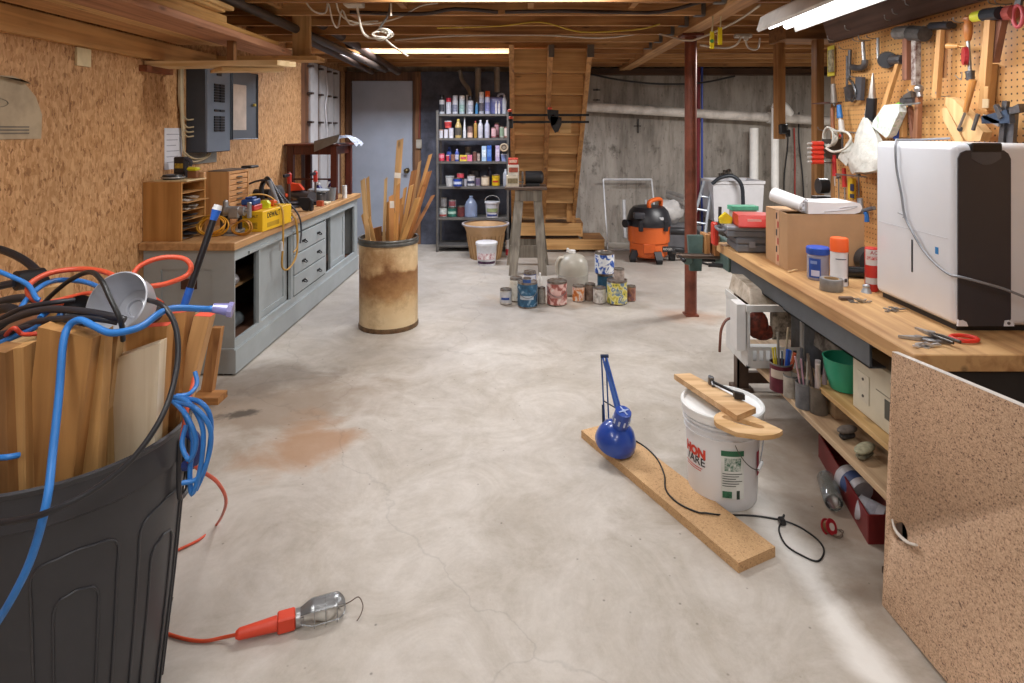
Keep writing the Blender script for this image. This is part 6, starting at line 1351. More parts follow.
obj('case_emblem', B(m).box((-.02, -.066, .036), (.07, .003, .014), RX(-0)), M('e8a8a0', .4), t)
obj('sandpaper_pack', B().b2((1.18, 3.34, ZT+.2), (1.33, 3.42, ZT+.225), bev=.002), M('5ab090', .5), None, 'mint green flat packet behind the red case', 'packet')
obj('packet_support', B().b2((1.19, 3.345, ZT+.1395), (1.32, 3.415, ZT+.1995)), M('b8b0a0', .5), None, 'pale box under the mint green packet', 'box')
obj('yellow_clip', B().prism([(-.03, 0), (.03, 0), (.035, .03), (0, .06), (-.035, .03)], .03, T(1.125, 3.30, ZT+.1395) @ RX(90)), M('e8cc2a', .4), None, 'yellow plastic clip left of the red case', 'clip')
obj('red_pouch', B().b2((1.45, 3.12, ZT), (1.50, 3.3, ZT+.11), bev=.01), M('a82a2c', .5), None, 'dark red pouch between the tool cases and the cardboard box', 'pouch')
obj('metal_bracket', B().prism([(0, 0), (.06, 0), (.02, .045)], .02, T(1.30, 3.10, ZT) @ RX(90)), M('8d8f93', .35, .7), None, 'small triangular metal piece in front of the tool cases', 'bracket')
obj('black_rod', B().cyl((1.115, 3.35, ZT+.135), (1.12, 3.36, ZT+.22), .009), M('26262a', .5), None, 'short black rod sticking up behind the red handle', 'rod')
# cardboard box
fl = bz(790, 271); fr = bz(862, 271.5); bl = bz(769, 258)
e1 = (fr-fl).normalized(); ang = math.degrees(math.atan2(e1.y, e1.x))
m = T(1.235, 2.77, ZT) @ RZ(-3)
t = thing('cardboard_box', 'open brown cardboard box on the workbench', 'box', m)
cb = M('b8926c', .75, 0, .07, 6); W_, D_, H_ = .345, .28, .262
obj('front_wall', B(m).b2((0, 0, 0), (W_, .004, H_)), cb, t)
obj('back_wall', B(m).b2((0, D_-.004, 0), (W_, D_, H_)), cb, t)
obj('side_wall', B(m).b2((0, .004, 0), (.004, D_-.004, H_)), cb, t)
obj('side_wall', B(m).b2((W_-.004, .004, 0), (W_, D_-.004, H_)), cb, t)
obj('bottom', B(m).b2((.004, .004, 0), (W_-.004, D_-.004, .004)), cb, t)
obj('top_flap', B(m).hexa([(.0, .1, H_-.004), (W_, .1, H_-.004), (W_, D_, H_-.004), (0, D_, H_-.004), (0, .1, H_+.001), (W_, .1, H_+.001), (W_, D_, H_+.001), (0, D_, H_+.001)]), M('c49a70', .75, 0, .06, 6), t)
b_ = B(m)
obj('tape_strip', b_.b2((-.0012, .10, .0), (-.0002, .145, H_)), M('d0a888', .5), t)
for i in range(6): obj('tape_print', B(m).b2((-.0022, .106+.018*(i % 2), .02+i*.04), (-.0013, .12+.018*(i % 2), .05+i*.04)), M(['b83a34', '2c2c34'][i % 2], .5), t)
# foam roll on top
rp = M('e9e9ec', .6, 0, .03)
def spiral(mm, R, L_, name, label):
    t = thing(name, label, 'roll', mm, 'white foam rolls on the cardboard box')
    b_ = B(mm)
    pts = []; n_ = 44
    for i in range(n_+1):
        a = i/n_*2*PI*2.6; r = R*.28+(R*.72)*i/n_
        pts.append((r*math.cos(a), r*math.sin(a)))
    inn = [(p_[0]*(1-.004/max(math.hypot(*p_), .01)), p_[1]*(1-.004/max(math.hypot(*p_), .01))) for p_ in pts]
    for i in range(n_): 
        b_.prism([pts[i], pts[i+1], inn[i+1], inn[i]], L_)
    bmesh.ops.remove_doubles(b_.bm, verts=b_.bm.verts[:], dist=.0001)
    obj('sheet', b_, rp, t)
    obj('core', B(mm).cyl((0, 0, .002), (0, 0, L_-.002), R*.93, seg=26), rp, t)
    return t
spiral(Matrix.Translation(Vector((1.32, 2.785, ZT+H_+.036))) @ (Vector((-.10, .17, .045))).to_track_quat('Z', 'Y').to_matrix().to_4x4(), .036, .17, 'foam_roll', 'white foam roll lying crosswise, its far end raised, on the box')
t = thing('foam_roll', 'flattened white foam roll lying lengthwise on the cardboard box', 'roll', (1.45, 2.8, ZT+H_), 'white foam rolls on the cardboard box')
obj('sheet', B().prism([(-.115, .0), (.10, .0), (.125, .008), (.135, .028), (.125, .048), (.10, .054), (.0, .050), (-.115, .056)], .17, Matrix(((1, 0, 0, 1.44), (0, 0, 1, 2.76), (0, 1, 0, ZT+H_+.0015), (0, 0, 0, 1)))), rp, t)
obj('inner_fold', B().tube([(1.40, 2.759, ZT+H_+.012), (1.50, 2.759, ZT+H_+.02), (1.55, 2.759, ZT+H_+.034), (1.53, 2.759, ZT+H_+.036), (1.47, 2.759, ZT+H_+.028)], .0022, 5, 4), M('b8b8be', .6), t)
# spray can, jar, tape, red can
def at(px, py, X=None): return bz(px, py)
p_ = at(843, 287); m = T(p_.x, p_.y+.03, ZT)
t = thing('spray_paint_can', 'white spray paint can with orange cap on the workbench', 'spray can', m)
obj('can_body', B(m).lathe([(.033, 0), (.035, .003), (.034, .006), (.034, .138), (.031, .142), (0, .142)], 28), M('e2e3e6', .3, 0, .03), t)
obj('cap', B(m).lathe([(.0355, .143), (.0355, .19), (.033, .198), (.0, .199)], 28), M('f0662e', .4, 0, 0), t)
obj('label_stripe', patch(B(m), .0343, 38, 52, .004, .136, Matrix.Identity(4), 6), M('3a3438', .45), t)
obj('label_print', patch(B(m), .0343, -50, 20, .112, .116, Matrix.Identity(4), 10), M('6a6e80', .45), t)
obj('label_print', patch(B(m), .0343, 5, 28, .02, .034, Matrix.Identity(4), 6), M('4c4c54', .45, 0, .3, 90), t)
p_ = at(823, 281.5); m = T(p_.x, p_.y+.045, ZT)
t = thing('storage_jar', 'clear plastic jar with blue lid and blue label on the workbench', 'jar', m)
obj('jar_body', B(m).lathe([(.040, 0), (.044, .008), (.044, .102), (.041, .106), (.041, .110), (0, .11)], 28), M('c0c2da', .2, 0, .05, 12, trans=.45), t)
obj('lid', B(m).lathe([(.046, .1105), (.047, .112), (.047, .136), (.044, .14), (0, .139)], 30), M('2050b8', .4, 0, 0), t)
lb_ = obj('label', patch(B(m), .0446, -75, -12, .012, .095, Matrix.Identity(4), 10), M('2a54b0', .45), t)
obj('label_print', patch(B(m), .0460, -60, -18, .02, .045, Matrix.Identity(4), 8), M('c8cce8', .45), t)
obj('label_print', patch(B(m), .0460, -64, -30, .072, .085, Matrix.Identity(4), 8), M('8aa0d8', .45), t)
p_ = at(837, 293); m = T(p_.x, p_.y+.043, ZT)
t = thing('duct_tape_roll', 'silver duct tape roll lying flat in front of the spray can', 'tape', m)
obj('tape', B(m).lathe([(.0425, 0), (.0435, .002), (.0435, .046), (.0425, .048), (.030, .048), (.030, 0)], 36, cap=False), M('8e8e8e', .4, .3, .1, 30), t)
obj('core', B(m).lathe([(.0298, .0), (.0298, .0475), (.027, .0475), (.027, 0)], 30, cap=False), M('b99a70', .7), t)
m = T(1.424, 2.43, ZT)
t = thing('lubricant_can', 'red and white can with red print standing beside the dehumidifier', 'can', m)
obj('can_body', B(m).lathe([(.024, 0), (.025, .003), (.025, .17), (.022, .174), (0, .174)], 24), M('c8322c', .4, 0, .03), t)
obj('white_band', patch(B(m), .0253, -85, 60, .105, .168, Matrix.Identity(4), 12), M('e2dcda', .4), t)
obj('can_text', patch(B(m), .0267, -70, 20, .128, .142, Matrix.Identity(4), 10), M('b82a2a', .4, 0, .5, 90, c2='e2dcda'), t)
obj('white_band', patch(B(m), .0253, -85, 60, .03, .055, Matrix.Identity(4), 12), M('d8d2d0', .4), t)
lettering('can_text', 'ACE', .020, M('b82a2a', .4), t, m @ T(0, 0, .156), bend=.0262)
m = T(1.385, 2.40, ZT)
obj('funnel_piece', B(m).cyl((0, 0, 0), (0, 0, .02), .02, .012).ball((0, 0, .024), (.014, .014, .01)), M('b0b2b6', .35, .5), None, 'small metal fitting in front of the red and white can', 'fitting')
t = thing('caulk_gun', 'black glossy cylinder tool lying behind the spray can', 'tool', (1.46, 2.64, ZT))
obj('barrel', B().cyl((1.40, 2.66, ZT+.025), (1.56, 2.62, ZT+.025), .0245, seg=20).cyl((1.385, 2.664, ZT+.025), (1.3995, 2.6605, ZT+.025), .018), M('1c1c20', .2), t)
obj('stripe', B().cyl((1.42, 2.655, ZT+.0262), (1.425, 2.6535, ZT+.0262), .0252, seg=20), M('7c7c84', .3), t)
# handheld tool heap behind box/dehumidifier against the pegboard
obj('tripod_tool', B().tube([(1.62, 2.62, ZT), (1.66, 2.62, ZT+.14), (1.72, 2.64, ZT+.27)], .009, 8, 2).cyl((1.64, 2.60, ZT+.20), (1.72, 2.6, ZT+.26), .016).cyl((1.66, 2.64, ZT+.1), (1.74, 2.66, ZT+.1), .01), M('9aa0a8', .35, .6), None, 'small metal clamp stand between the box and the dehumidifier', 'stand')
obj('blue_screwdriver', B().cyl((1.655, 2.56, ZT), (1.66, 2.57, ZT+.17), .011), M('2a64b0', .4), None, 'blue tool handle standing upright behind the cardboard box', 'handle')
obj('tilted_board', B().hexa([(1.60, 2.54, ZT), (1.72, 2.50, ZT), (1.725, 2.52, ZT), (1.605, 2.56, ZT), (1.53, 2.55, ZT+.20), (1.62, 2.51, ZT+.15), (1.625, 2.53, ZT+.15), (1.535, 2.57, ZT+.2)]), wood('d9c094', 'b39a6c', 'z'), None, 'pale board scrap leaning behind the dehumidifier', 'board')
obj('dark_drum_tool', B().cyl((1.58, 2.69, ZT+.06), (1.58, 2.74, ZT+.06), .058, seg=24), M('3a3c40', .4), None, 'dark round tool case on edge behind the dehumidifier', 'tool')
# keys, pliers, hardware on the bench top
def heap(name, cpx, cpy, spread, n_, mat, label, cat='hardware', seed=1):
    q = random.Random(seed); c = bz(cpx, cpy); b_ = B()
    for i in range(n_):
        a = q.uniform(0, 6.28); r = q.uniform(0, spread); x, y = c.x+r*math.cos(a)*1.3, c.y+r*math.sin(a)*.5
        L_ = q.uniform(.012, .03); b2 = q.uniform(0, 3.1)
        if i % 3: b_.box((0, 0, 0), (L_, .007, .004), T(x, y, ZT+.0022+.003*(i % 4)) @ RZ(math.degrees(b2)))
        else: b_.lathe([(.008, 0), (.008, .003), (.004, .003), (.004, 0)], 10, T(x, y, ZT+.0002+.003*(i % 3)), cap=False)
    return obj(name, b_, mat, None, label, cat)
sv = M('b0b0b2', .3, .8, .2, 40)
heap('loose_hardware', 860, 302, .035, 14, sv, 'bunch of small metal keys and washers near the duct tape roll', seed=3)
obj('wood_shim', B().box((bz(846, 300).x, bz(846, 300).y, ZT+.006), (.05, .02, .012), bev=.002), M('6b5546', .5), None, 'small dark wooden shim beside the keys on the bench', 'shim')
heap('loose_hardware', 893, 311, .04, 12, sv, 'scattered small metal bits along the dehumidifier base', seed=5)
heap('loose_hardware', 927, 347, .045, 16, M('d8d8da', .3, .7), 'bright metal screws and bits at the bench corner', seed=9)
obj('pencil', B().cyl(bz(800, 270)+Vector((0, 0, .005)), bz(788, 273)+Vector((0, 0, .005)), .004, seg=6), M('e8c898', .5), None, 'short pale stick in front of the cardboard box', 'stick')
for i, (a_, b2_, lb) in enumerate([((898, 338), (948, 343), 'needle nose pliers lying at the bench corner, pointing left'), ((915, 334), (956, 349), 'adjustable pliers lying across the needle nose pliers')]):
    p0, p1 = bz(*a_)+Vector((0, 0, .006+.014*i)), bz(*b2_)+Vector((0, 0, .006+.014*i)); d_ = p1-p0; s_ = Vector((d_.y, -d_.x, 0)).normalized()
    t = thing('pliers', lb, 'pliers', p0, 'pliers on the workbench corner')
    mid = p0+d_*.42
    obj('jaw', B().hexa([p0-s_*.002+Vector((0, 0, -.004)), p0+s_*.002+Vector((0, 0, -.004)), mid+s_*.012+Vector((0, 0, -.005)), mid-s_*.012+Vector((0, 0, -.005)), p0-s_*.002+Vector((0, 0, .003)), p0+s_*.002+Vector((0, 0, .003)), mid+s_*.012+Vector((0, 0, .005)), mid-s_*.012+Vector((0, 0, .005))]).cyl(mid-Vector((0, 0, .006)), mid+Vector((0, 0, .007)), .011), sv, t)
    for sg in (-1, 1):
        obj('handle', B().tube([mid, mid+d_*.2+s_*.012*sg, mid+d_*.6+s_*.014*sg], .005, 8, 3), M(['8a8a8e', '55504c'][i], .35, .6), t)
c = bz(964, 341)
obj('red_ring', B().tube([(c.x+.038*math.cos(a), c.y+.026*math.sin(a), ZT+.008) for a in [i*PI/8 for i in range(16)]], .0065, 8, 2, True), M('e03a2c', .4), None, 'red oval plastic ring lying in front of the dehumidifier', 'ring', smooth=60)
# dehumidifier
m = T(1.395, 1.925, BZ+.0)
t = thing('dehumidifier', 'tall white and black dehumidifier standing on the workbench', 'dehumidifier', m)
DW, DD_, DH = .275, .435, .607
wm = M('e6e9f0', .3, 0, .01, coat=.3)
obj('white_body', B(m).b2((0, 0, .018), (DW, DD_, DH), bev=.024, seg=4), wm, t, smooth=50)
obj('base', B(m).b2((.02, .02, .0005), (DW-.02, DD_-.02, .0175)), M('1d1d20', .5), t)
pp = [(.004, .045), (.025, .022), (.155, .022), (.173, .045), (.173, .557), (.165, .574), (.15, .585), (.03, .585), (.012, .577), (.004, .56)]
fm = m @ Matrix(((1, 0, 0, 0), (0, 0, -1, -.0002), (0, 1, 0, 0), (0, 0, 0, 1)))
obj('black_front', B(fm).prism([(x+.004, z) for x, z in pp], .004), M('3c3b41', .3, 0, .04, 5), t)
obj('control_panel', B(m).b2((.05, -.006, DH-.028), (.15, .05, DH+.0015), bev=.004), M('1d1d21', .35), t)
obj('grip_recess', B(fm).prism([(.05+.095*i/10, .560-.022*math.sin(PI*i/10)) for i in range(11)]+[(.145, .578), (.05, .578)], .0052), M('55555b', .35), t)
for x_c in (.022, .170):
    obj('corner_cover', B(fm).prism([(x_c-.017, .022), (x_c+.017, .022), (x_c+.012, .035), (x_c, .042), (x_c-.014, .04)], .0055), wm, t)
obj('screw_head', B(m).cyl((.168, -.0055, .032), (.168, -.0075, .032), .005), M('77777a', .4, .5), t)
obj('water_window', B(m).b2((-.0012, .205, .145), (.0005, .213, .26), bev=.0), M('23252e', .3), t)
obj('seam', B(m).tube([(-.0006, .03, .295), (-.0006, DD_-.03, .295)], .0009, 4, 1), M('c5c6cc', .5), t)
obj('energy_sticker', B(m).b2((-.001, .075, .235), (.0005, .09, .258)), M('2a8ad0', .4), t)
pw = M('8e9096', .4)
cp = [m @ Vector(p) for p in [(.20, .30, DH+.012), (.12, .36, DH+.006), (.04, .34, DH+.006), (.0, .30, DH+.004), (-.012, .285, .57), (-.010, .28, .50), (-.010, .255, .42), (-.010, .235, .34), (-.012, .19, .29), (-.012, .13, .235), (-.013, .06, .20), (-.014, 0.0, .185), (.0, -.03, .185), (.06, -.045, .17), (.14, -.05, .145), (.24, -.06, .10), (.30, -.06, .06), (.35, -.03, .02)]]
obj('power_cord', B().tube(cp, .0042, 8, 5), pw, t, smooth=60)
obj('cord_clip', B(m).tube([(-.003, .285, .345), (-.004, .25, .34), (-.016, .235, .335)], .0018, 6, 3), pw, t)
# ---- under the bench
ZS = .2935
# white crate with clutter at the far end
t = thing('plastic_crate', 'white slotted plastic crate full of clutter under the far end of the bench', 'crate', (1.18, 3.0, ZS))
pcm = M('d3d3d1', .45, 0, .06)
m = T(1.085, 2.86, ZS)
cw, cl, chh = .27, .30, .30
obj('crate_corner', B(m).b2((0, 0, 0), (.012, .02, chh)), pcm, t)
obj('crate_corner', B(m).b2((cw-.012, 0, 0), (cw, .02, chh)), pcm, t)
obj('crate_rim', B(m).b2((-.005, -.005, chh-.03), (cw+.005, .0, chh)).b2((-.005, 0, chh-.03), (0, cl, chh)), pcm, t)
obj('crate_base', B(m).b2((0, .0, 0), (cw, cl, .01)), pcm, t)
b_ = B(m).b2((.012, .0, .01), (cw-.012, .004, .035)).b2((.012, .0, .085), (cw-.012, .004, .10))
for i in range(8): b_.b2((.012+i*.032, 0, .035), (.024+i*.032, .004, .085))
obj('slotted_front', b_, pcm, t, kind='stuff')
obj('crate_side', B(m).b2((0, .02, .01), (.004, cl, chh-.03)), pcm, t)
obj('rusty_can_pile', B(m).ball((.07, .06, .19), (.055, .03, .07)).ball((.10, .07, .15), (.06, .03, .04)), M('8a3a28', .6, 0, .5, 40, c2='3a1c14'), None, 'rust-red clutter seen behind the front of the white crate', 'clutter')
obj('paper_bundle', B(m).b2((.14, .05, .12), (.23, .08, .25)), M('b8aa98', .7, 0, .4, 40), None, 'pale paper bundle standing inside the white crate', 'papers')
obj('stained_board', B().hexa([(1.10, 2.87, ZS+.3005), (1.36, 2.87, ZS+.3005), (1.36, 3.16, ZS+.3005), (1.10, 3.16, ZS+.3005), (1.12, 2.93, ZS+.365), (1.36, 2.90, ZS+.335), (1.36, 3.16, ZS+.36), (1.12, 3.16, ZS+.38)]), M('cbbfb0', .6, 0, .3, 14, c2='8a7a66'), None, 'stained pale cloth-covered bundle on top of the white crate', 'bundle')
obj('carton', B().b2((1.037, 2.87, .375), (1.08, 2.96, .595)), M('dcdad8', .6, 0, .05), None, 'white carton with a black label left of the slotted crate', 'box')
cords = cable('tool_lead', [(1.09, 3.05, .475), (1.05, 3.05, .465), (1.02, 3.04, .42), (1.01, 3.03, .35), (1.008, 3.03, .31)], .007, M('7a4a3a', .5), 'brown lead with a black plug hanging left of the white carton', 'cord')
obj('dark_sheets', B().b2((1.40, 2.5, ZS), (1.43, 3.1, .60)), M('3a3c44', .5, 0, .4, 20), None, 'dark panel standing at the back of the lower shelf', 'panel')
obj('wall_magazine', B().b2((1.40, 2.42, ZS), (1.405, 2.49, .55)), M('6a6660', .5, 0, .5, 30), None, 'narrow grey panel at the back of the lower shelf', 'panel')
obj('picture_frame', B().hexa([(1.36, 2.5, ZS+.14), (1.37, 2.5, ZS+.14), (1.37, 2.78, ZS+.14), (1.36, 2.78, ZS+.14), (1.38, 2.5, .60), (1.39, 2.5, .60), (1.39, 2.78, .60), (1.38, 2.78, .60)]), M('55504c', .5, 0, .5, 26, c2='a8a49c'), None, 'framed grey picture leaning behind the brush cans', 'picture')
# cans of brushes and pencils
def tool_can(px, py, r, h, c, label, name='tool_can', z=ZS, rim='8a8a8a', band=None, X=None, cyl_h=None):
    p_ = PZ(px, py, z); m = T(p_.x, p_.y+r, z+.0005)
    t = thing(name, label, 'can', m, 'cans of tools on the lower shelf')
    obj('can_body', B(m).lathe([(r, 0), (r, h), (r*.93, h), (r*.93, .006), (0, .006)], 26), M(c, .5, .2, .2, 24), t)
    obj('rim', B(m).lathe([(r*1.03, h-.004), (r*1.03, h+.002), (r*.95, h+.002), (r*.95, h-.004)], 26, cap=False), M(rim, .4, .6), t)
    if band: obj('label_band', patch(B(m), r+.0006, -80, 80, h*.52, h*.82, Matrix.Identity(4), 16), M(band, .5, 0, .1), t)
    return m
def stickset(m, r, h, items):
    for i, (dx, dy, ln, rr, c, lx, ly, nm, lb) in enumerate(items):
        p0 = m @ Vector((dx*r*.25, dy*r*.25, .01)); p1 = m @ Vector((dx*r*.25+lx, dy*r*.25+ly, ln))
        b_ = B().cyl(p0, p1, rr*.8, rr, 8)
        obj(nm, b_, M(c, .5), None, lb, nm.replace('_', ' '), nm.replace('_', ' ')+'s in the shelf cans')
m = tool_can(785.5, 394, .046, .118, '6a2434', 'maroon tin with a cream band full of pens on the lower shelf', band='c8b8a8')
stickset(m, .046, .118, [(-2, -1, .19, .004, 'e8d23a', -.022, -.01, 'pencil', 'yellow pencil, leftmost in the maroon tin'), (-1, 0, .185, .004, 'd8c83a', -.014, 0, 'pencil', 'yellow pencil, second in the maroon tin'),
 (0, -1, .175, .004, '3a4a5a', -.004, -.01, 'pencil', 'dark pencil in the middle of the maroon tin'), (1, -1, .18, .008, '2a5ac0', .012, -.006, 'marker_pen', 'blue marker in the maroon tin'), (1.5, 0, .17, .007, '3a6ad0', .024, 0, 'marker_pen', 'lighter blue marker leaning right in the maroon tin'),
 (2, -1, .165, .008, 'c8603a', .03, -.006, 'marker_pen', 'orange-brown marker at the right of the maroon tin'), (0, 1, .24, .006, '8a8478', .0, .02, 'putty_knife', 'long grey tool standing at the back of the maroon tin'), (1.4, 1, .26, .005, 'a89a80', .03, .02, 'paint_brush', 'pale brush handle at the back of the maroon tin')])
m = tool_can(809, 411, .036, .10, '77777a', 'grey tin can of brushes in the middle of the lower shelf')
stickset(m, .036, .1, [(0, 1, .23, .008, '4a4a50', .0, .02, 'paint_brush', 'dark brush at the back of the grey tin'), (1, 1, .2, .006, 'd0c8bc', .02, .02, 'paint_brush', 'cream brush handle at the back right of the grey tin'), (-1, -1, .21, .004, 'c8a0a8', -.035, .0, 'paint_brush', 'pinkish brush handle leaning left in the grey tin'), (0, -1, .20, .004, 'b890a0', -.02, 0, 'paint_brush', 'second pinkish handle leaning left in the grey tin'), (1, -1, .14, .012, 'b98a54', .03, -.01, 'file_handle', 'thick wooden file handle leaning right in the grey tin')])
m = tool_can(794, 399, .030, .09, 'b8b0a4', 'small pale can squeezed behind the maroon tin and the grey tin')
m = tool_can(823, 416.5, .034, .105, '6f655a', 'rusty grey can of brushes, rightmost of the shelf cans', rim='7a6a58')
stickset(m, .034, .105, [(0, -1, .20, .009, 'c0b0a8', -.012, -.008, 'paint_brush', 'tan brush at the front of the rusty grey can'), (-1.2, 1, .225, .006, '6a5a50', -.02, .02, 'paint_brush', 'brown brush handle at the back left of the rusty grey can'), (-1, 0, .21, .011, 'b0a4a4', .005, .0, 'paint_brush', 'broad pale brush standing in the rusty grey can'), (1, 0, .19, .01, 'a08c90', .028, .01, 'paint_brush', 'greyish brush leaning right in the rusty grey can'), (0, 1, .17, .008, '3a3434', -.02, .02, 'paint_brush', 'dark brush at the back of the rusty grey can')])
# green bowl, white appliance, brushes
p_ = PZ(853, 404, .4055)
t = thing('plastic_bowl', 'green plastic bowl tipped on its side under the bench', 'bowl', (1.33, 2.2, .40))
mb = T(1.285, 2.37, .4515)
obj('bowl_body', B(mb).lathe([(.045, -.045), (.055, -.04), (.075, .03), (.08, .075), (.083, .08), (.078, .08), (.070, .03), (.045, -.035), (0, -.038)], 30), M('2f9a78', .35, 0, .05), t)
m = T(1.235, 1.83, .4055)
t = thing('cream_appliance', 'cream metal box with screws and a dark window under the bench', 'appliance', m)
crm = M('d0c8b2', .5, 0, .05)
obj('housing', B(m).b2((0, 0, 0), (.26, .40, .215), bev=.006), crm, t)
obj('cover_plate', B(m).b2((-.003, .29, .05), (-.0003, .36, .15)), M('d6ceba', .5), t)
for z in (.07, .13): obj('screw', B(m).cyl((-.003, .325, z), (-.0055, .325, z), .005), M('55504a', .4, .5), t)
for y in (.16, .05): obj('screw', B(m).cyl((-.0003, y, .18 if y > .1 else .165), (-.003, y, .18 if y > .1 else .165), .006), M('55504a', .4, .5), t)
obj('window', B(m).b2((-.002, .12, .05), (-.0003, .20, .115)), M('3a3628', .3), t)
obj('seam', B(m).b2((-.0015, .0, .125), (-.0003, .25, .128)), M('8a8270', .5), t)
t = thing('scrub_brush', 'pale green scrub brush lying on the lower shelf under the cream box', 'brush', (1.19, 2.06, ZS))
obj('bristle_block', B(T(1.195, 2.08, ZS+.034) @ RZ(-55)).ball((0, 0, 0), (.025, .055, .012), 18), M('a8a488', .7, 0, .2, 50), t)
obj('bristles', B().box((0, 0, 0), (.034, .08, .024), T(1.195, 2.08, ZS+.0125) @ RZ(-55), bev=.01), M('7c7660', .9, 0, .3, 90), t)
t = thing('scrub_brush', 'dark grey brush behind the pale green one on the lower shelf', 'brush', (1.21, 2.2, ZS))
obj('bristle_block', B(T(1.205, 2.21, ZS+.034) @ RZ(-70)).ball((0, 0, 0), (.023, .045, .012), 18), M('6a6058', .7, 0, .2, 50), t)
obj('bristles', B().box((0, 0, 0), (.032, .066, .024), T(1.205, 2.21, ZS+.0125) @ RZ(-70), bev=.01), M('3a3430', .9, 0, .3, 90), t)
# red metal tray on the floor with cans inside
t = thing('metal_tray', 'long dark red metal tray on the floor under the lower shelf', 'tray', (1.30, 2.3, 0))
rd = M('7c2224', .4, .1, .1, 8)
def tw(y): return 1.20+(y-2.06)*.19
ya, yb, th_ = 2.07, 2.62, .125
obj('near_side', B().hexa([(tw(ya), ya, 0.0), (tw(ya)+.16, ya, 0), (tw(ya)+.16, ya+.006, 0), (tw(ya), ya+.006, 0), (tw(ya), ya, .10), (tw(ya)+.16, ya, .10), (tw(ya)+.16, ya+.006, .10), (tw(ya), ya+.006, .10)]), rd, t)
obj('left_side', B().hexa([(tw(ya), ya+.0065, 0), (tw(ya)+.005, ya+.0065, 0), (tw(yb)+.005, yb, 0), (tw(yb), yb, 0), (tw(ya), ya+.0065, .10), (tw(ya)+.005, ya+.0065, .10), (tw(yb)+.005, yb, .10), (tw(yb), yb, .10)]), rd, t)
obj('right_side', B().hexa([(tw(ya)+.155, ya+.0065, 0), (tw(ya)+.16, ya+.0065, 0), (tw(yb)+.16, yb, 0), (tw(yb)+.155, yb, 0), (tw(ya)+.155, ya+.0065, .10), (tw(ya)+.16, ya+.0065, .10), (tw(yb)+.16, yb, .10), (tw(yb)+.155, yb, .10)]), rd, t)
obj('far_side', B().hexa([(tw(yb), yb, 0), (tw(yb)+.16, yb, 0), (tw(yb)+.16, yb+.006, 0), (tw(yb), yb+.006, 0), (tw(yb), yb, .10), (tw(yb)+.08, yb, .14), (tw(yb)+.08, yb+.006, .14), (tw(yb), yb+.006, .10)]), rd, t)
obj('tray_floor', B().hexa([(tw(ya)+.0055, ya+.0065, .001), (tw(ya)+.154, ya+.0065, .001), (tw(yb)+.154, yb-.001, .001), (tw(yb)+.0055, yb-.001, .001), (tw(ya)+.0055, ya+.0065, .005), (tw(ya)+.154, ya+.0065, .005), (tw(yb)+.154, yb-.001, .005), (tw(yb)+.0055, yb-.001, .005)]), M('8a4a44', .5, .1, .15, 8), t)
def lying_can(p0, p1, r, c, label, band, group='cans lying in the red tray'):
    d_ = Vector(p1)-Vector(p0); mm = Matrix.Translation(p0) @ d_.to_track_quat('Z', 'Y').to_matrix().to_4x4(); L_ = d_.length
    t = thing('paint_can', label, 'can', mm, group)
    obj('can_body', B(mm).lathe([(r, 0), (r, L_), (r*1.04, L_), (r*1.04, L_+.003), (r*.9, L_+.003), (0, L_)], 24), M(c, .45, 0, .1, 20), t)
    obj('label_band', B(mm).lathe([(r+.0008, L_*.3), (r+.0008, L_*.7)], 24, cap=False), M(band, .5, 0, .15, 50), t)
lying_can((1.29, 2.26, .062), (1.275, 2.35, .075), .045, 'd0ccd0', 'white can with blue and red label lying in the red tray', '4a5a88')
lying_can((1.29, 2.12, .052), (1.235, 2.18, .06), .042, 'c4c4cc', 'plain pale can lying at the near end of the red tray', 'b8b8c4')
# glass jar lying on the floor, tape measure, ring
t = thing('glass_jar', 'clear glass jar lying on the floor beside the red tray', 'jar', PZ(830, 497, 0))
p0, p1 = PZ(826, 478, .036), PZ(834, 503, .036)
mm = Matrix.Translation(p1) @ (p0-p1).to_track_quat('Z', 'Y').to_matrix().to_4x4(); L_ = (p0-p1).length
obj('jar_body', B(mm).lathe([(.030, 0), (.030, .012), (.034, .02), (.035, L_-.01), (.031, L_), (0, L_), (0, L_-.004), (.029, L_-.004), (.032, L_-.012), (.031, .022), (.027, .012), (.027, 0)], 28, cap=False), M('d9dcd8', .08, 0, .02, trans=.9), t)
obj('thread_ring', B(mm).lathe([(.031, .004), (.0325, .006), (.031, .008)], 28, cap=False), M('c8cac8', .1, 0, 0, trans=.7), t)
p_ = PZ(829, 533, 0); t = thing('wire_spool', 'small red wire spool lying on the floor near the cord end', 'spool', p_)
mm = T(p_.x, p_.y, .022) @ RZ(30) @ RX(62)
obj('spool_flange', B(mm).cyl((0, 0, -.012), (0, 0, -.009), .026, seg=24).cyl((0, 0, .009), (0, 0, .012), .026, seg=24), M('a8202c', .4), t)
obj('wire_winding', B(mm).cyl((0, 0, -.0085), (0, 0, .0085), .020, seg=24), M('8a6a4a', .4, .5), t)
obj('hub', B(mm).cyl((0, 0, .0121), (0, 0, .0135), .012, seg=18), M('d8d0c8', .4), t)
p_ = PZ(837, 535, .004)
obj('wire_coil', B().tube([(p_.x+.018*math.cos(a), p_.y+.014*math.sin(a), .004+.006*(math.sin(a)+1)) for a in [i*PI/6 for i in range(12)]], .0022, 6, 2, True).tube([(p_.x+.005+.016*math.cos(a), p_.y+.012*math.sin(a), .007+.006*(math.cos(a)+1)) for a in [i*PI/6 for i in range(12)]], .0022, 6, 2, True), M('8a7a6c', .4, .6), None, 'small coil of wire on the floor right of the red spool', 'wire', smooth=60)
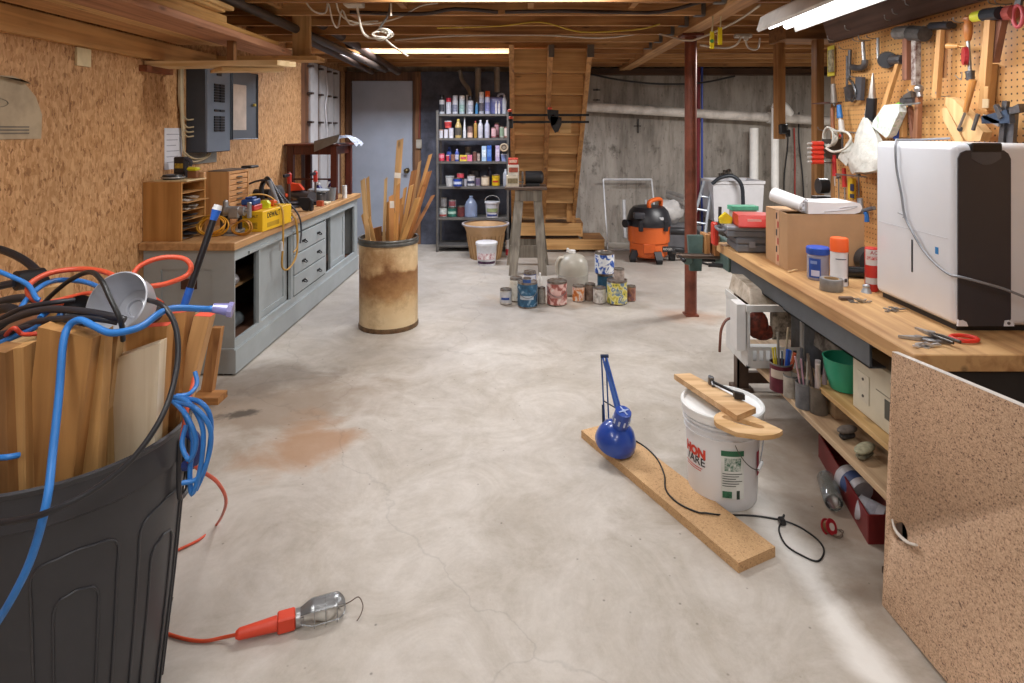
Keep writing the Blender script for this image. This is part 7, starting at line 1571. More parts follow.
# leaning particle board with a melamine edge
pbm = chipmat('e0bfa0', 'c09c7e', '5a4034', 330, (1, 1, 1), .1, .08)
q = [(1.09, 1.806, .001), (1.12, 1.806, .762), (1.13, 1.05, .84), (1.10, 1.05, .045)]
tk = .018
bl_, tl_, tn_, bn_ = [Vector(v) for v in q]
zx = (tn_-tl_).normalized(); nn_ = zx.cross((bl_-tl_)).normalized()
if nn_.x < 0: nn_ = -nn_
t = thing('particle_board', 'big speckled particle board panel leaning against the near end of the workbench', 'board', (1.09, 1.6, 0))
bo = obj('panel', B().hexa([bl_, bl_+nn_*tk, bn_+nn_*tk, bn_, tl_, tl_+nn_*tk, tn_+nn_*tk, tn_]), pbm, t)
# oblong finger hole near the far edge, cut through
hc = Vector((1.105, 1.75, .26))
cu = B(Matrix.Translation(Vector((1.10, 1.745, .262))) @ RX(-38)).box((0, 0, 0), (.12, .085, .045), bev=.018, seg=3)
cut = obj('cutter', cu, None, None, org=T(0, 0, 0))
md = bo.modifiers.new('hole', 'BOOLEAN'); md.object = cut; md.operation = 'DIFFERENCE'; md.solver = 'EXACT'
dg = bpy.context.evaluated_depsgraph_get(); me2 = bpy.data.meshes.new_from_object(bo.evaluated_get(dg)); bo.modifiers.clear(); bo.data = me2; bpy.data.objects.remove(cut)
obj('white_edge', B().hexa([tl_+Vector((-.0005, .0005, .0002)), tl_+nn_*tk+Vector((.0005, .0005, .0002)), tn_+nn_*tk+Vector((.0005, 0, .0002)), tn_+Vector((-.0005, 0, .0002)), tl_+Vector((-.0005, .0005, .0015)), tl_+nn_*tk+Vector((.0005, .0005, .0015)), tn_+nn_*tk+Vector((.0005, 0, .0015)), tn_+Vector((-.0005, 0, .0015))]), M('e8e2dc', .4), t)
def pbp(px, py, X=1.094): d = X*F/(px-HX); return Vector((X, d, EYE-(py-HY)*d/F))
obj('torn_edge', B().tube([pbp(892, 519), pbp(895, 529), pbp(901, 537), pbp(909, 543), pbp(917, 545)], [.003, .004, .005, .005, .004, .003], 6, 4), M('e4dcd2', .7), t, smooth=60)
# ================================================================== PEGBOARD AND ITS TOOLS
def pegmat():
    m = bpy.data.materials.new('pegboard'); m.use_nodes = True; nt = m.node_tree; N = nt.nodes; L = nt.links; b = N['Principled BSDF']
    tc = N.new('ShaderNodeTexCoord'); sc_ = N.new('ShaderNodeVectorMath'); sc_.operation = 'SCALE'; sc_.inputs['Scale'].default_value = 1/.0254; L.new(tc.outputs['Object'], sc_.inputs[0])
    fr = N.new('ShaderNodeVectorMath'); fr.operation = 'FRACTION'; L.new(sc_.outputs[0], fr.inputs[0])
    sb = N.new('ShaderNodeVectorMath'); sb.operation = 'SUBTRACT'; L.new(fr.outputs[0], sb.inputs[0]); sb.inputs[1].default_value = (.5, .5, .5)
    ml = N.new('ShaderNodeVectorMath'); ml.operation = 'MULTIPLY'; L.new(sb.outputs[0], ml.inputs[0]); ml.inputs[1].default_value = (0, 1, 1)
    ln = N.new('ShaderNodeVectorMath'); ln.operation = 'LENGTH'; L.new(ml.outputs[0], ln.inputs[0])
    mr = N.new('ShaderNodeMapRange'); mr.inputs[1].default_value = .13; mr.inputs[2].default_value = .17; L.new(ln.outputs['Value'], mr.inputs[0])
    nz = N.new('ShaderNodeTexNoise'); nz.inputs['Scale'].default_value = 4; nz.inputs['Detail'].default_value = 7; L.new(tc.outputs['Object'], nz.inputs[0])
    cr = N.new('ShaderNodeValToRGB'); cr.color_ramp.elements[0].position = .35; cr.color_ramp.elements[0].color = _lin('c08a52'); cr.color_ramp.elements[1].position = .65; cr.color_ramp.elements[1].color = _lin('d6a468'); L.new(nz.outputs[0], cr.inputs[0])
    mx = N.new('ShaderNodeMix'); mx.data_type = 'RGBA'; L.new(mr.outputs[0], mx.inputs[0]); mx.inputs[6].default_value = _lin('4a3020'); L.new(cr.outputs[0], mx.inputs[7])
    L.new(mx.outputs[2], b.inputs['Base Color']); b.inputs['Roughness'].default_value = .5; return m
obj('pegboard', B().b2((1.80, .2, .80), (1.811, 3.43, 1.94)), pegmat(), None, 'tan perforated pegboard covered with hand tools above the workbench', 'pegboard', org=T(0, 0, 0))
PH = 'tools hanging on the pegboard'
hook = M('a8a8a8', .35, .7); iron = M('6c6a6c', .4, .7, .2, 30); hw = wood('cc9a62', 'a57440', 'z'); dkw = wood('8a5a44', '5e3a2c', 'z')
def wt(name, label, px, py, cat='tool'): return thing(name, label, cat, W(px, py, .0), PH)
def wbar(px0, py0, px1, py1, w0, w1, off=.03, th=None):
    """a bar in the plane of the pegboard from pixel to pixel, widths in metres"""
    a, c = W(px0, py0, off), W(px1, py1, off); d_ = (c-a).normalized(); s_ = Vector((1, 0, 0)).cross(d_).normalized(); t_ = Vector((1, 0, 0))*((th or w0)/2)
    return B().hexa([a-s_*w0/2-t_, a+s_*w0/2-t_, a+s_*w0/2+t_, a-s_*w0/2+t_, c-s_*w1/2-t_, c+s_*w1/2-t_, c+s_*w1/2+t_, c-s_*w1/2+t_])
def wrod(px0, py0, px1, py1, r0, r1=None, off=.03, b=None, seg=12): return (b or B()).cyl(W(px0, py0, off), W(px1, py1, off), r0, r1, seg)
def hooks(t, px, py, n_=1):
    for i in range(n_):
        a = W(px+i*7, py, .001)
        obj('peg_hook', B().tube([a, a+Vector((-.03, 0, -.002)), a+Vector((-.055, 0, .004)), a+Vector((-.06, 0, .018))], .0022, 6, 3), hook, t)
# packaged card
t = wt('hang_card', 'yellow and clear packaged blade card at the far edge of the pegboard', 831, 60)
obj('card', wbar(831, 46, 831, 76, .075, .075, .012, .003), M('d8c84a', .5, 0, .1), t); obj('blister', wbar(831, 50, 831, 72, .045, .045, .022, .014), M('b0a88c', .25, 0, .3, 40), t)
# chain wrench
t = wt('chain_wrench', 'silver pipe wrench hanging with a chain near the far end of the pegboard', 849, 70)
obj('shaft', wrod(850, 50, 849, 78, .010, .008, .03, wrod(847, 56, 847, 88, .006, .006, .03)), iron, t)
obj('wrench_head', wbar(848, 86, 850, 100, .05, .06, .03, .02), iron, t)
obj('chain', B().tube([W(848, 78, .04), W(853, 84, .045), W(856, 94, .045), W(852, 101, .04), W(847, 97, .04)], .007, 6, 3), M('8b8b8d', .4, .8, .4, 90), t); hooks(t, 850, 49)
# hand brace, small
t = wt('hand_brace', 'small steel hand brace with bent crank, left of the large cleaver-like brace', 862, 55)
obj('crank', B().tube([W(863, 42, .03), W(864, 58, .03), W(865, 63, .03)], .009, 8, 3), hook, t)
obj('crank_elbow', B().tube([W(865, 60, .03), W(864, 66, .03), W(858, 68, .03), W(852, 67, .03)], .016, 10, 4), iron, t); hooks(t, 864, 41)
t = wt('sharpening_stone', 'dark grey block-shaped file hanging under the small hand brace', 860, 88)
obj('stone', wbar(860.5, 77, 859, 100, .058, .058, .03, .02), M('4c4c52', .6, 0, .1), t); hooks(t, 861, 77)
# big brace with round dark head
t = wt('bit_brace', 'black-headed bit brace hanging left of the two sledge hammers', 885, 55)
obj('crank', B().tube([W(878, 38, .03), W(878, 52, .03), W(879, 60, .03), W(886, 62, .03), W(893, 60, .03)], .007, 8, 4), hook, t)
obj('head', B().cyl(W(887, 60, .012), W(887, 60, .05), .042, .038, 22), M('2e2e32', .4), t); hooks(t, 878, 38); 
# hammers
def hammer(label, hx0, hy0, hx1, hy1, hr, x0, y0, x1, y1, w0, w1, mat, hm=iron, off=.05, name='hammer', claw=False):
    t = wt(name, label, x0, y0, 'hammer')
    obj('hammer_head', wrod(hx0, hy0, hx1, hy1, hr, hr, off, seg=10), hm, t)
    obj('handle', wbar(x0, y0, x1, y1, w0, w1, off, min(w0, w1)*.8), mat, t)
    hooks(t, x0-3, (hy0+hy1)/2+4, 2)
    return t
hammer('hammer with long tan handle slanting down toward the white bag', 892, 60, 903, 59.5, .022, 899, 62, 881, 118, .022, .030, hw)
hammer('sledge hammer with reddish handle, left of the sledge pair', 897, 33, 911, 32, .031, 907, 36, 907, 80, .030, .032, dkw, M('8e8a86', .5, .4, .2, 30))
hammer('sledge hammer with worn dark taped handle, right of the sledge pair', 911, 33, 925, 34, .034, 916, 38, 916, 85, .030, .030, M('5c4038', .6, 0, .5, 40, c2='b0a8a0'), M('5a5654', .5, .5, .2, 30), .06)
hammer('carpenter hammer with long pale wooden handle in the middle of the pegboard', 931, 26, 950, 25, .016, 941, 30, 936, 98, .024, .032, hw, M('4a4a50', .4, .7, .1))
hammer('dark thin-handled hammer hanging right behind the pale-handled one', 944, 24, 954, 26, .012, 946, 30, 944, 78, .014, .018, wood('c49a72', '9a6f48', 'z'), M('55555a', .4, .7), .025)
# eggbeater hand drill
t = wt('hand_drill', 'eggbeater hand drill with turned wooden handle and red wheel', 967, 50)
obj('wood_handle', B(Matrix.Translation(W(968, 41, .04))).lathe([(.010, 0), (.016, .03), (.017, .06), (.013, .075), (.018, .082), (.018, .092), (.008, .10), (0, .10)], 18), wood('c0773a', '8f5224', 'z', .35), t)
obj('shaft', wrod(968, 41, 970, 72, .007, .007, .04), hook, t)
obj('gear_wheel', B().cyl(W(965, 56, .055)+Vector((.006, -.003, 0)), W(965, 56, .055)-Vector((.006, -.003, 0)), .036, seg=24), M('b8323a', .4, .2), t)
obj('crank_handle', wrod(948, 46, 959, 46, .013, .008, .06, wrod(959, 46, 966, 47, .004, .004, .06)), wood('cf9a5c', 'a8713a', 'y', .35), t)
obj('chuck', wrod(970, 71, 970.5, 80, .016, .014, .04), iron, t); hooks(t, 968, 22)
# mallets at the right
t = hammer('large hammer with yellow-ended head and long pale handle, right end of the pegboard', 984, 15, 1000, 13, .024, 990, 20, 984, 86, .026, .036, hw, M('33363c', .4, .4), .075)
obj('yellow_end', wrod(974, 17, 983.5, 15, .020, .022, .075), M('d8d43a', .4), t)
t = hammer('mallet with pinkish head and dark wooden handle behind the yellow-ended hammer', 1001, 14, 1014, 12, .026, 1002, 20, 993, 62, .030, .034, dkw, M('b0564e', .5, 0, .1), .05, 'mallet')
t = wt('tin_snips', 'tool with pink-red loop handles hanging at the right picture edge', 1018, 15)
obj('loop_handle', B().tube([W(1018+5*math.cos(a), 16+11*math.sin(a), .05) for a in [i*PI/5 for i in range(10)]], .007, 8, 2, True), M('c8545a', .4), t, smooth=60); hooks(t, 1004, 4, 2)
obj('blade', wbar(1018, 6, 1022, -14, .03, .015, .05, .008), iron, t)
# wooden hand screw clamp
t = wt('handscrew_clamp', 'wooden hand screw clamp with two long jaws hanging above the dehumidifier', 960, 120, 'clamp')
pale = wood('e0b884', 'c0925a', 'z')
def wpoly(pts, off, th): return B().prism([(W(x, y, off).y, W(x, y, off).z) for x, y in pts], th, Matrix(((0, 0, 1, 1.8-off), (1, 0, 0, 0), (0, 1, 0, 0), (0, 0, 0, 1))))
obj('jaw', wpoly([(946, 97), (954, 99), (983, 132), (980, 141), (966, 141), (945, 104)], .085, .035), pale, t)
obj('jaw', wpoly([(942, 108), (947, 108), (964, 142), (957, 145), (943, 120)], .05, .034), pale, t)
obj('clamp_screw', wrod(965, 113, 959, 128, .005, .005, .095), M('8a8078', .4, .7), t)
obj('screw_handle', wrod(973, 80, 965.5, 112, .013, .009, .095), wood('c98a48', '9c642c', 'z', .4), t)
obj('clamp_screw', wrod(978, 114, 973, 130, .007, .007, .10), M('6a6460', .4, .6), t)
obj('pivot_nut', B().cyl(W(960, 129, .0855), W(960, 129, .092), .010), M('3c3a3a', .4), t); hooks(t, 950, 96)
# wooden plane
t = wt('wooden_level', 'short wooden level with brass fittings hanging below the yellow-ended hammer', 988, 88)
obj('body', wbar(990, 64, 986, 110, .040, .044, .02, .03), wood('cf9f64', '9f703a', 'z'), t); obj('plate', wbar(986, 99, 985.5, 108, .03, .03, .037, .004), M('d8c4a0', .4, .4), t)
# steel clamps cluster
t = wt('steel_clamp', 'blue-grey steel bar clamp cluster, left one, above the dehumidifier', 1000, 120, 'clamp')
obj('bar', wbar(1006, 101, 1002, 143, .022, .022, .06, .012), iron, t); obj('jaw', wbar(984, 120, 1012, 116, .028, .05, .07, .02), M('4c5a70', .4, .5), t); obj('screw_pad', wbar(984, 116, 1000, 124, .012, .02, .075, .01), M('c4c6ca', .3, .8), t)
obj('jaw', wbar(996, 105, 1002, 118, .014, .02, .08, .012), iron, t)
t = wt('steel_clamp', 'grey steel bar clamp cluster, right one, at the picture edge', 1014, 125, 'clamp')
obj('bar', wbar(1014, 107, 1011, 145, .03, .03, .05, .014), M('77777c', .4, .6, .2, 20), t); obj('jaw', wbar(1010, 112, 1022, 108, .02, .03, .07, .02), iron, t)
# lower middle group: ball peen, vise grip, handles
t = wt('ball_peen_hammer', 'ball peen hammer with brown handle hanging low beside the dehumidifier top', 918, 100, 'hammer')
obj('hammer_head', B().ball(W(919, 89, .06), .020).cyl(W(919, 91, .06), W(920, 97, .06), .013), M('a8a4a2', .3, .8), t); obj('handle', wbar(919, 97, 917, 138, .022, .030, .05, .02), wood('9a6a4a', '6c452e', 'z'), t); hooks(t, 921, 93)
t = wt('locking_pliers', 'steel locking pliers resting on a small pegboard rack', 909, 100)
obj('pliers_body', wbar(902, 101, 914, 97, .02, .05, .06, .02), iron, t); obj('pliers_jaw', wbar(904, 97, 912, 94, .012, .03, .07, .012), M('8a8682', .35, .8), t)
t = wt('wood_file', 'pale wooden file handle hanging between the bag and the ball peen hammer', 904, 120); obj('handle', wbar(904, 107, 903, 137, .020, .026, .04, .02), hw, t); obj('ferrule', wrod(904, 103, 904, 107, .008, .009, .04), iron, t)
t = wt('wood_file', 'dark wooden file handle right beside the pale one', 911, 120); obj('handle', wbar(910, 107, 914, 138, .016, .022, .035, .018), dkw, t); obj('ferrule', wrod(909.5, 103, 910, 107, .007, .008, .035), iron, t)
obj('wire_rack', B().tube([W(896, 106, .01), W(897, 106, .08), W(920, 103, .08), W(921, 103, .01)], .004, 6, 1).tube([W(890, 105, .04), W(922, 102, .04)], .003, 6, 1), hook, None, 'thin steel rack on the pegboard holding the file handles', 'rack')
# left tool rack
t = wt('tool_rack', 'small red and grey metal tool rack at the far edge of the pegboard', 833, 103, 'rack')
obj('rack_plate', B().prism([(W(827, 103, .0).y, -.09), (W(842, 103, 0).y, -.09), (W(842, 103, 0).y, -.0), (W(827, 103, 0).y, -.0)], .006, Matrix(((0, 1, 0, 1.80), (1, 0, 0, 0), (0, 0, 1, W(834, 103, .04).z), (0, 0, 0, 1)))), M('6a4a44', .5, .3), t)
for i, (x, y0_, y1_, c, r, lb, nm) in enumerate([(833, 84, 103, '8a8078', .018, 'grey steel pliers standing in the far tool rack', 'pliers'), (839, 105, 118, '2f78c0', .016, 'blue screwdriver handle hanging from the far tool rack', 'screwdriver'), (832, 108, 130, '9a6040', .012, 'brown wooden tool handle hanging from the far tool rack', 'wood_chisel')]):
    t = wt(nm, lb, x, y0_)
    obj('grip', wrod(x, y0_, x+1, y1_, r*.7, r, .05), M(c, .4, .2 if i == 0 else 0), t)
    obj('shank', wrod(x+1, y1_, x+2, y1_+(16 if i else 3), r*.5, r*.45, .05), M(['6a6460', 'd8d8d8', '8a8a8a'][i], .4, .5), t)
t = wt('screwdriver', 'screwdriver with a red and white grip under the blue one', 841, 130); obj('grip', wrod(841, 120, 842, 132, .014, .016, .05), M('e0dcd8', .4), t); obj('shank', wrod(842, 132, 843, 158, .005, .005, .05), iron, t); obj('collar', wrod(841, 134.5, 841.2, 137, .012, .012, .05), M('c83a30', .4), t)
# cord/ knife with black grip
t = wt('long_tool', 'long pointed steel tool with a thick black grip hanging above the white bag', 870, 100)
obj('point', wrod(873, 73, 872, 99, .004, .020, .06), M('b0a8a0', .35, .7), t); obj('grip', wrod(872, 98, 870, 123, .024, .026, .06, seg=18), M('1f1f24', .4), t)
# white cloth bag
c = W(858, 150, .08)
def bagf(mm, rx, ry, h, seed, seg=28, rows=16):
    b_ = B(mm); vs = []
    for j in range(rows+1):
        v = j/rows; z = -h*v; w_ = (.12+.88*min(1, v*1.25)**.8)*(1-.25*max(0, v-.8)*5*.6)
        ring = []
        for i in range(seg):
            a = 2*PI*i/seg; n_ = mnoise.noise(Vector((math.cos(a)*2+seed, math.sin(a)*2, v*4)))
            s_ = 1+.22*n_+.10*math.sin(a*6+v*3)*(1-v*.6)
            ring.append(b_.bm.verts.new(mm @ Vector((rx*w_*s_*math.cos(a), ry*w_*s_*math.sin(a), z-.012*n_))))
        vs.append(ring)
    for a, c_ in zip(vs, vs[1:]):
        for i in range(seg): b_.bm.faces.new((a[i], a[(i+1) % seg], c_[(i+1) % seg], c_[i]))
    b_.bm.faces.new(vs[0][::-1]); b_.bm.faces.new(vs[-1]); return b_
t = wt('cloth_bag', 'white drawstring cloth bag with faint print hanging from the pegboard', 862, 118, 'bag')
top_ = W(865, 118, .08)
obj('bag_body', bagf(Matrix.Translation(top_) @ RX(-8) @ RZ(0), .05, .15, .27, 3.), M('d4d2ca', .8, 0, .08, 30, bump=.9), t, smooth=60)
obj('bag_corner', B().hexa([W(838, 158, .08), W(846, 150, .06), W(850, 166, .06), W(846, 166, .10), W(838.5, 156, .085), W(850, 138, .06), W(858, 150, .05), W(855, 150, .11)]), M('d4d2ca', .8, 0, .08, 30, bump=.9), t)
obj('draw_string', B().tube([top_, W(866, 108, .06), W(868, 98, .02)], .003, 6, 2), M('e4e2dc', .6), t)
# caulk pouch hanging
t = wt('plastic_pouch', 'pale green and white plastic pouch hanging at a slant above the dehumidifier', 886, 118, 'bag')
obj('pouch', wpoly([(884, 105), (898, 104), (899, 112), (889, 135), (886, 138), (871, 126), (873, 121)], .09, .035), blotch(['aab4b0', 'ccd4ce', 'e0e4e0', 'b8d0b4'], 26), t, smooth=20)
obj('pouch_label', wpoly([(884, 113), (893, 111), (889, 128), (881, 126)], .0905, .0004), M('e6e8e4', .4), t)
t = wt('blue_clamp', 'small blue spring clamp hanging right of the plastic pouch', 897, 130, 'clamp'); obj('clamp_body', wbar(899, 106, 894, 138, .02, .04, .05, .02), M('2a50a8', .4), t); obj('clamp_tip', wbar(899, 103, 899.5, 106, .03, .02, .05, .02), M('8cc04a', .4), t)
# red screwdriver set sticking out toward the room
tt = thing('screwdriver_rack', 'stack of red-handled screwdrivers sticking out past the far pegboard edge', 'screwdrivers', W(840, 152, .1))
for i in range(5):
    y_ = 143.5+i*4.6
    a, c_ = W(832, y_, .0), P(821, y_, 3.36); d_ = 3.36
    h = obj('red_handle', B().cyl(P(812, y_, d_), P(823, y_, d_), .0125, .0125, 12), M('e0402e', .4, 0, .05), tt)
    obj('shank', B().cyl(P(807.5, y_, d_), P(811.8, y_, d_), .0065, .0065, 8), M('d4d2ce', .35, .3), tt)
    obj('shank', B().cyl(P(823.2, y_, d_), P(833, y_+1, 3.38), .005, .005, 8), M('8a8682', .35, .5), tt)
obj('rack_bracket', B().b2((1.70, 3.36, 1.27), (1.80, 3.38, 1.38)), M('55504c', .5, .4), tt)
# white cord coil
t = wt('cord_coil', 'coiled white cord hanging beside the red screwdrivers', 828, 140, 'cord')
b_ = B()
for i in range(3): b_.tube([W(828, 137, .09)+Vector((.008*i, (.045+.006*i)*math.cos(a)*1.2, (.055-.004*i)*math.sin(a))) for a in [j*PI/5 for j in range(10)]], .005, 6, 2, True)
b_.tube([W(834, 131, .09), W(846, 132, .09), W(851, 139, .09), W(846, 148, .09), W(834, 152, .09), W(826, 148, .1)], .0065, 8, 4)
obj('coil', b_, M('d8d6cc', .5), t, smooth=60); hooks(t, 828, 130)
# hanging screwdrivers, utility tools lower
for i, (x, y0_, y1_, y2_, c, lb) in enumerate([(834, 155, 176, 186, 'd83a3c', 'red-handled screwdriver with white tip, leftmost of the low row'), (844, 168, 187, 200, 'c8342e', 'red-handled screwdriver, second of the low row'), (838, 176, 178, 205, '6a6a6a', 'thin steel file hanging in the low row'), (858, 174, 176, 196, '55504a', 'short dark awl right of the yellow level')]):
    t = wt('screwdriver', lb, x, y0_)
    obj('grip', wrod(x, y0_, x+.6, y1_, .010, .012, .04), M(c, .4), t); obj('shank', wrod(x+.6, y1_, x+1, y2_, .004, .003, .04), M(['e0dcd8', 'a8a8a8', '8a8a8a', '8a8a8a'][i], .4, .5), t)
t = wt('torpedo_level', 'small yellow and blue level hanging low on the pegboard', 852, 188); obj('body', wbar(852, 178, 852, 199, .042, .042, .03, .02), M('e0b82a', .4), t); obj('insert', wbar(852, 184, 852, 191, .030, .030, .042, .004), M('2a3458', .4), t); obj('cap', wbar(852, 194, 852, 198, .036, .036, .042, .004), M('33384a', .4), t)
obj('peg_rack', B().tube([W(836, 174, .01), W(836, 174, .06), W(866, 177, .06), W(866, 177, .01)], .004, 6, 1), hook, None, 'thin steel rod rack holding the low row of screwdrivers', 'rack')
obj('peg_rack', B().tube([W(838, 131, .01), W(838, 131, .06), W(858, 133, .06), W(858, 133, .01)], .004, 6, 1), hook, None, 'thin steel rod rack behind the white bag', 'rack')
t = wt('metal_stand', 'silver dial gauge stand low on the pegboard between box and dehumidifier', 862, 208, 'tool'); obj('column', wrod(860, 198, 861, 214, .014, .014, .05), M('a8b0b8', .35, .6), t); obj('arm', wrod(858, 212, 874, 208, .010, .010, .06), M('8a929c', .35, .6), t); obj('blue_knob', wrod(866, 212, 867, 222, .012, .012, .06), M('2a68b0', .4), t)
# spare hooks and gear on the dark soffit
for i, (px, py) in enumerate([(838, 40), (856, 30), (905, 14), (918, 5), (870, 40), (897, 20)]):
    a = W(px, py, .001)
    obj('peg_hook', B().tube([a, a+Vector((-.03, 0, -.002)), a+Vector((-.055, 0, .004)), a+Vector((-.06, 0, .025))], .003, 6, 3), hook, None, ['empty steel hook above the yellow card', 'empty steel hook above the pipe wrench', 'empty steel hook above the reddish sledge', 'empty steel hook nearest the shop light', 'empty steel hook above the small brace', 'empty steel hook left of the sledge heads'][i], 'hook', 'empty hooks above the pegboard tools')
obj('spare_hook', B().tube([W(955, 75, .02), W(961, 80, .04), W(962, 72, .05)], .002, 6, 2), hook, None, 'small bent steel hook left of the hand drill chuck', 'hook')
# dark clutter on the post by the pegboard
obj('small_grinder', B().cyl(P(818, 186, 3.9), P(827, 186, 3.9), .05, .05, 18).b2(P(814, 205, 3.9)+Vector((0, -.04, 0)), P(832, 196, 3.9)+Vector((0, .04, 0))), M('4c4a4c', .4, .3), None, 'dark metal tool seen behind the end of the pegboard', 'tool')
obj('tool_shelf', B().b2((1.83, 3.56, .0), (2.12, 3.98, 1.43-(205.6-130)*3.9/600)), wood('7a5a3e', '50381f', 'z'), None, 'brown stand behind the end of the pegboard wall', 'stand')
# ================================================================== OBJECTS ON THE FLOOR
# plank lying on the floor
z_ = .034
c1, c2, c3 = PZ(739, 573.5, 0), PZ(775, 559.5, 0), PZ(579, 440.5, 0)
c3 = Vector((.285, 2.79, 0)); c1 = Vector((.705, 1.935, 0)); wv = Vector((.150, .075, 0)); c2 = c1+wv; c4 = c3+wv
t = obj('floor_plank', B().hexa([c1+Vector((0, 0, .0)), c2, c4, c3, c1+Vector((0, 0, z_)), c2+Vector((0, 0, z_)), c4+Vector((0, 0, z_)), c3+Vector((0, 0, z_))]), None, None, 'long tan plank lying on the floor with the blue lamp at its far end', 'plank', org=Matrix.Translation(c1) @ RZ(math.degrees(math.atan2((c3-c1).y, (c3-c1).x))-90))
t.data.materials.append(chipmat('d8b182', 'cba274', 'a27c50', 260, (1, 1, 1), .05, .04))
# blue desk lamp
base = Vector((.385, 2.70, z_+.0005))
t = thing('desk_lamp', 'blue folding-arm desk lamp standing on the far end of the plank', 'lamp', base)
bl = M('2046a0', .3, 0, .04, coat=.4); rodm = M('5878b0', .35, .6)
elbow = P(604.5, 357, 2.74); foot_ = base+Vector((0, 0, .03)); foot_ = Vector((P(607, 424, 2.72).x, 2.72, z_+.03)); neck = P(618, 408, 2.60)
obj('base_clamp', B().cyl(Vector((foot_.x, foot_.y, z_+.0005)), Vector((foot_.x, foot_.y, z_+.012)), .045, seg=24).cyl(Vector((foot_.x, foot_.y, z_+.012)), foot_+Vector((0, 0, .01)), .012), M('26262a', .4), t)
for dx in (-.010, .010):
    obj('lower_arm', B().cyl(foot_+Vector((dx, 0, .005)), elbow+Vector((dx-.004, 0, 0)), .0038, seg=8), rodm, t)
    obj('upper_arm', B().cyl(elbow+Vector((dx*.8, -.01, 0)), neck+Vector((dx, 0, 0)), .0045, seg=8), M('3c62b4', .35, .3), t)
obj('upper_arm', B().hexa([neck+Vector((-.008, 0, 0)), neck+Vector((.008, 0, 0)), neck+Vector((.008, .008, 0)), neck+Vector((-.008, .008, 0)), elbow+Vector((-.009, -.01, -.02)), elbow+Vector((.009, -.01, -.02)), elbow+Vector((.009, -.002, -.02)), elbow+Vector((-.009, -.002, -.02))]), M('5a7cc0', .35, .3), t)
obj('elbow_joint', B().cyl(elbow+Vector((-.018, 0, .004)), elbow+Vector((.018, 0, .004)), .008, seg=10), M('2c3a58', .4, .4), t)
sp_ = P(607, 402, 2.72)
obj('spring', B().cyl(foot_+Vector((-.018, 0, .04)), foot_+Vector((-.020, 0, .12)), .004, seg=8).cyl(P(604, 401, 2.71), neck+Vector((-.01, 0, .0)), .003, seg=6), M('33405a', .4, .6), t)
sc_c = P(615.5, 434, 2.60)
neckp = P(620, 410, 2.60)
axd = (neckp-sc_c).normalized(); axd = Vector((.17, -.30, .94)).normalized()
mm = Matrix.Translation(sc_c+Vector((0, 0, -.028))) @ axd.to_track_quat('Z', 'Y').to_matrix().to_4x4()
obj('lamp_shade', B(mm).lathe([(.086, -.012), (.089, -.006), (.086, .018), (.072, .052), (.048, .075), (.034, .082), (.034, .086), (.0, .086), (0, .08), (.030, .078), (.045, .07), (.068, .048), (.082, .016), (.085, -.006)], 40, cap=False), bl, t)
hb_ = obj('lamp_socket', B(mm).lathe([(.034, .0865), (.035, .10), (.036, .150), (.034, .158), (.02, .160), (0, .160)], 28), bl, t)
b_ = B(mm)
for i in range(10):
    a = 2*PI*i/10; b_.box((.0358*math.cos(a), .0358*math.sin(a), .118), (.006, .006, .022))
obj('vent_slot', b_, M('c4d0ec', .4), hb_, kind='stuff')
obj('vent_star', B(mm).box((0, 0, .1615), (.05, .006, .002)).box((0, 0, .1615), (.006, .05, .002)).cyl((0, 0, .1601), (0, 0, .163), .008), M('a8b8e0', .4), hb_)
obj('power_cord', B().tube([Vector((foot_.x+.03, foot_.y, z_+.01)), PZ(636, 441, z_+.004), PZ(655, 456, z_+.004), PZ(664, 474, z_+.004), PZ(666, 490, z_+.004), PZ(678, 503, z_+.004), PZ(697, 512, z_+.004), PZ(706, 513, z_+.005), PZ(716, 514.5, z_+.006), PZ(724, 515, .022), PZ(735, 515, .005), PZ(757, 516, .004), PZ(782, 520, .004)], .0032, 8, 5), blk, t, smooth=60)
obj('cord_end', B().tube([PZ(782, 520, .006), PZ(800, 527, .004), PZ(818, 540, .004), PZ(824, 551, .004), PZ(818, 561, .004), PZ(803, 556, .004), PZ(786, 545, .004), PZ(779, 530, .004), PZ(782, 521, .006)], .003, 8, 5), blk, t, smooth=60)
obj('plug', B().box(PZ(782, 521, .012), (.022, .03, .02), bev=.004).cyl(PZ(782, 521, .012), PZ(784, 515, .018), .004), M('1a1a1c', .4), t)
# five gallon bucket
bx, by = (722-HX)*2.37/F, 2.37
m = T(bx, by, 0)
t = thing('plastic_bucket', 'large white plastic bucket with lid, red and green print, on the floor', 'bucket', m)
wb = M('e4e5e8', .4, 0, .02, 4)
obj('bucket_body', B(m).lathe([(.124, 0), (.128, .006), (.131, .04), (.1405, .30), (.1405, .335), (0, .335)], 48), wb, t)
obj('body_ring', B(m).lathe([(.1405, .288), (.150, .289), (.1505, .296), (.141, .298)], 48, cap=False).lathe([(.1405, .306), (.150, .307), (.1505, .314), (.141, .316)], 48, cap=False).lathe([(.1395, .262), (.146, .263), (.1465, .27), (.140, .272)], 48, cap=False), wb, t)
obj('lid', B(m).lathe([(.1508, .322), (.154, .324), (.155, .345), (.158, .348), (.158, .358), (.153, .362), (.147, .362), (.143, .350), (.0, .350)], 48), M('eceded', .4, 0, .02, 4), t)
rz = .1365
gl = obj('info_panel', patch(B(m), .1378, -20, 15, .055, .235, Matrix.Identity(4), 12), M('dfe3e0', .45), t)
grn = M('2c6a4c', .5)
obj('panel_header', patch(B(m), .1392, -20, 15, .215, .235, Matrix.Identity(4), 10), grn, gl)
obj('panel_figure', B(m).bm and patch(B(m), .1392, -15, 10, .160, .208, Matrix.Identity(4), 10), M('3a6a54', .5, 0, .6, 90, c2='dfe3e0'), gl)
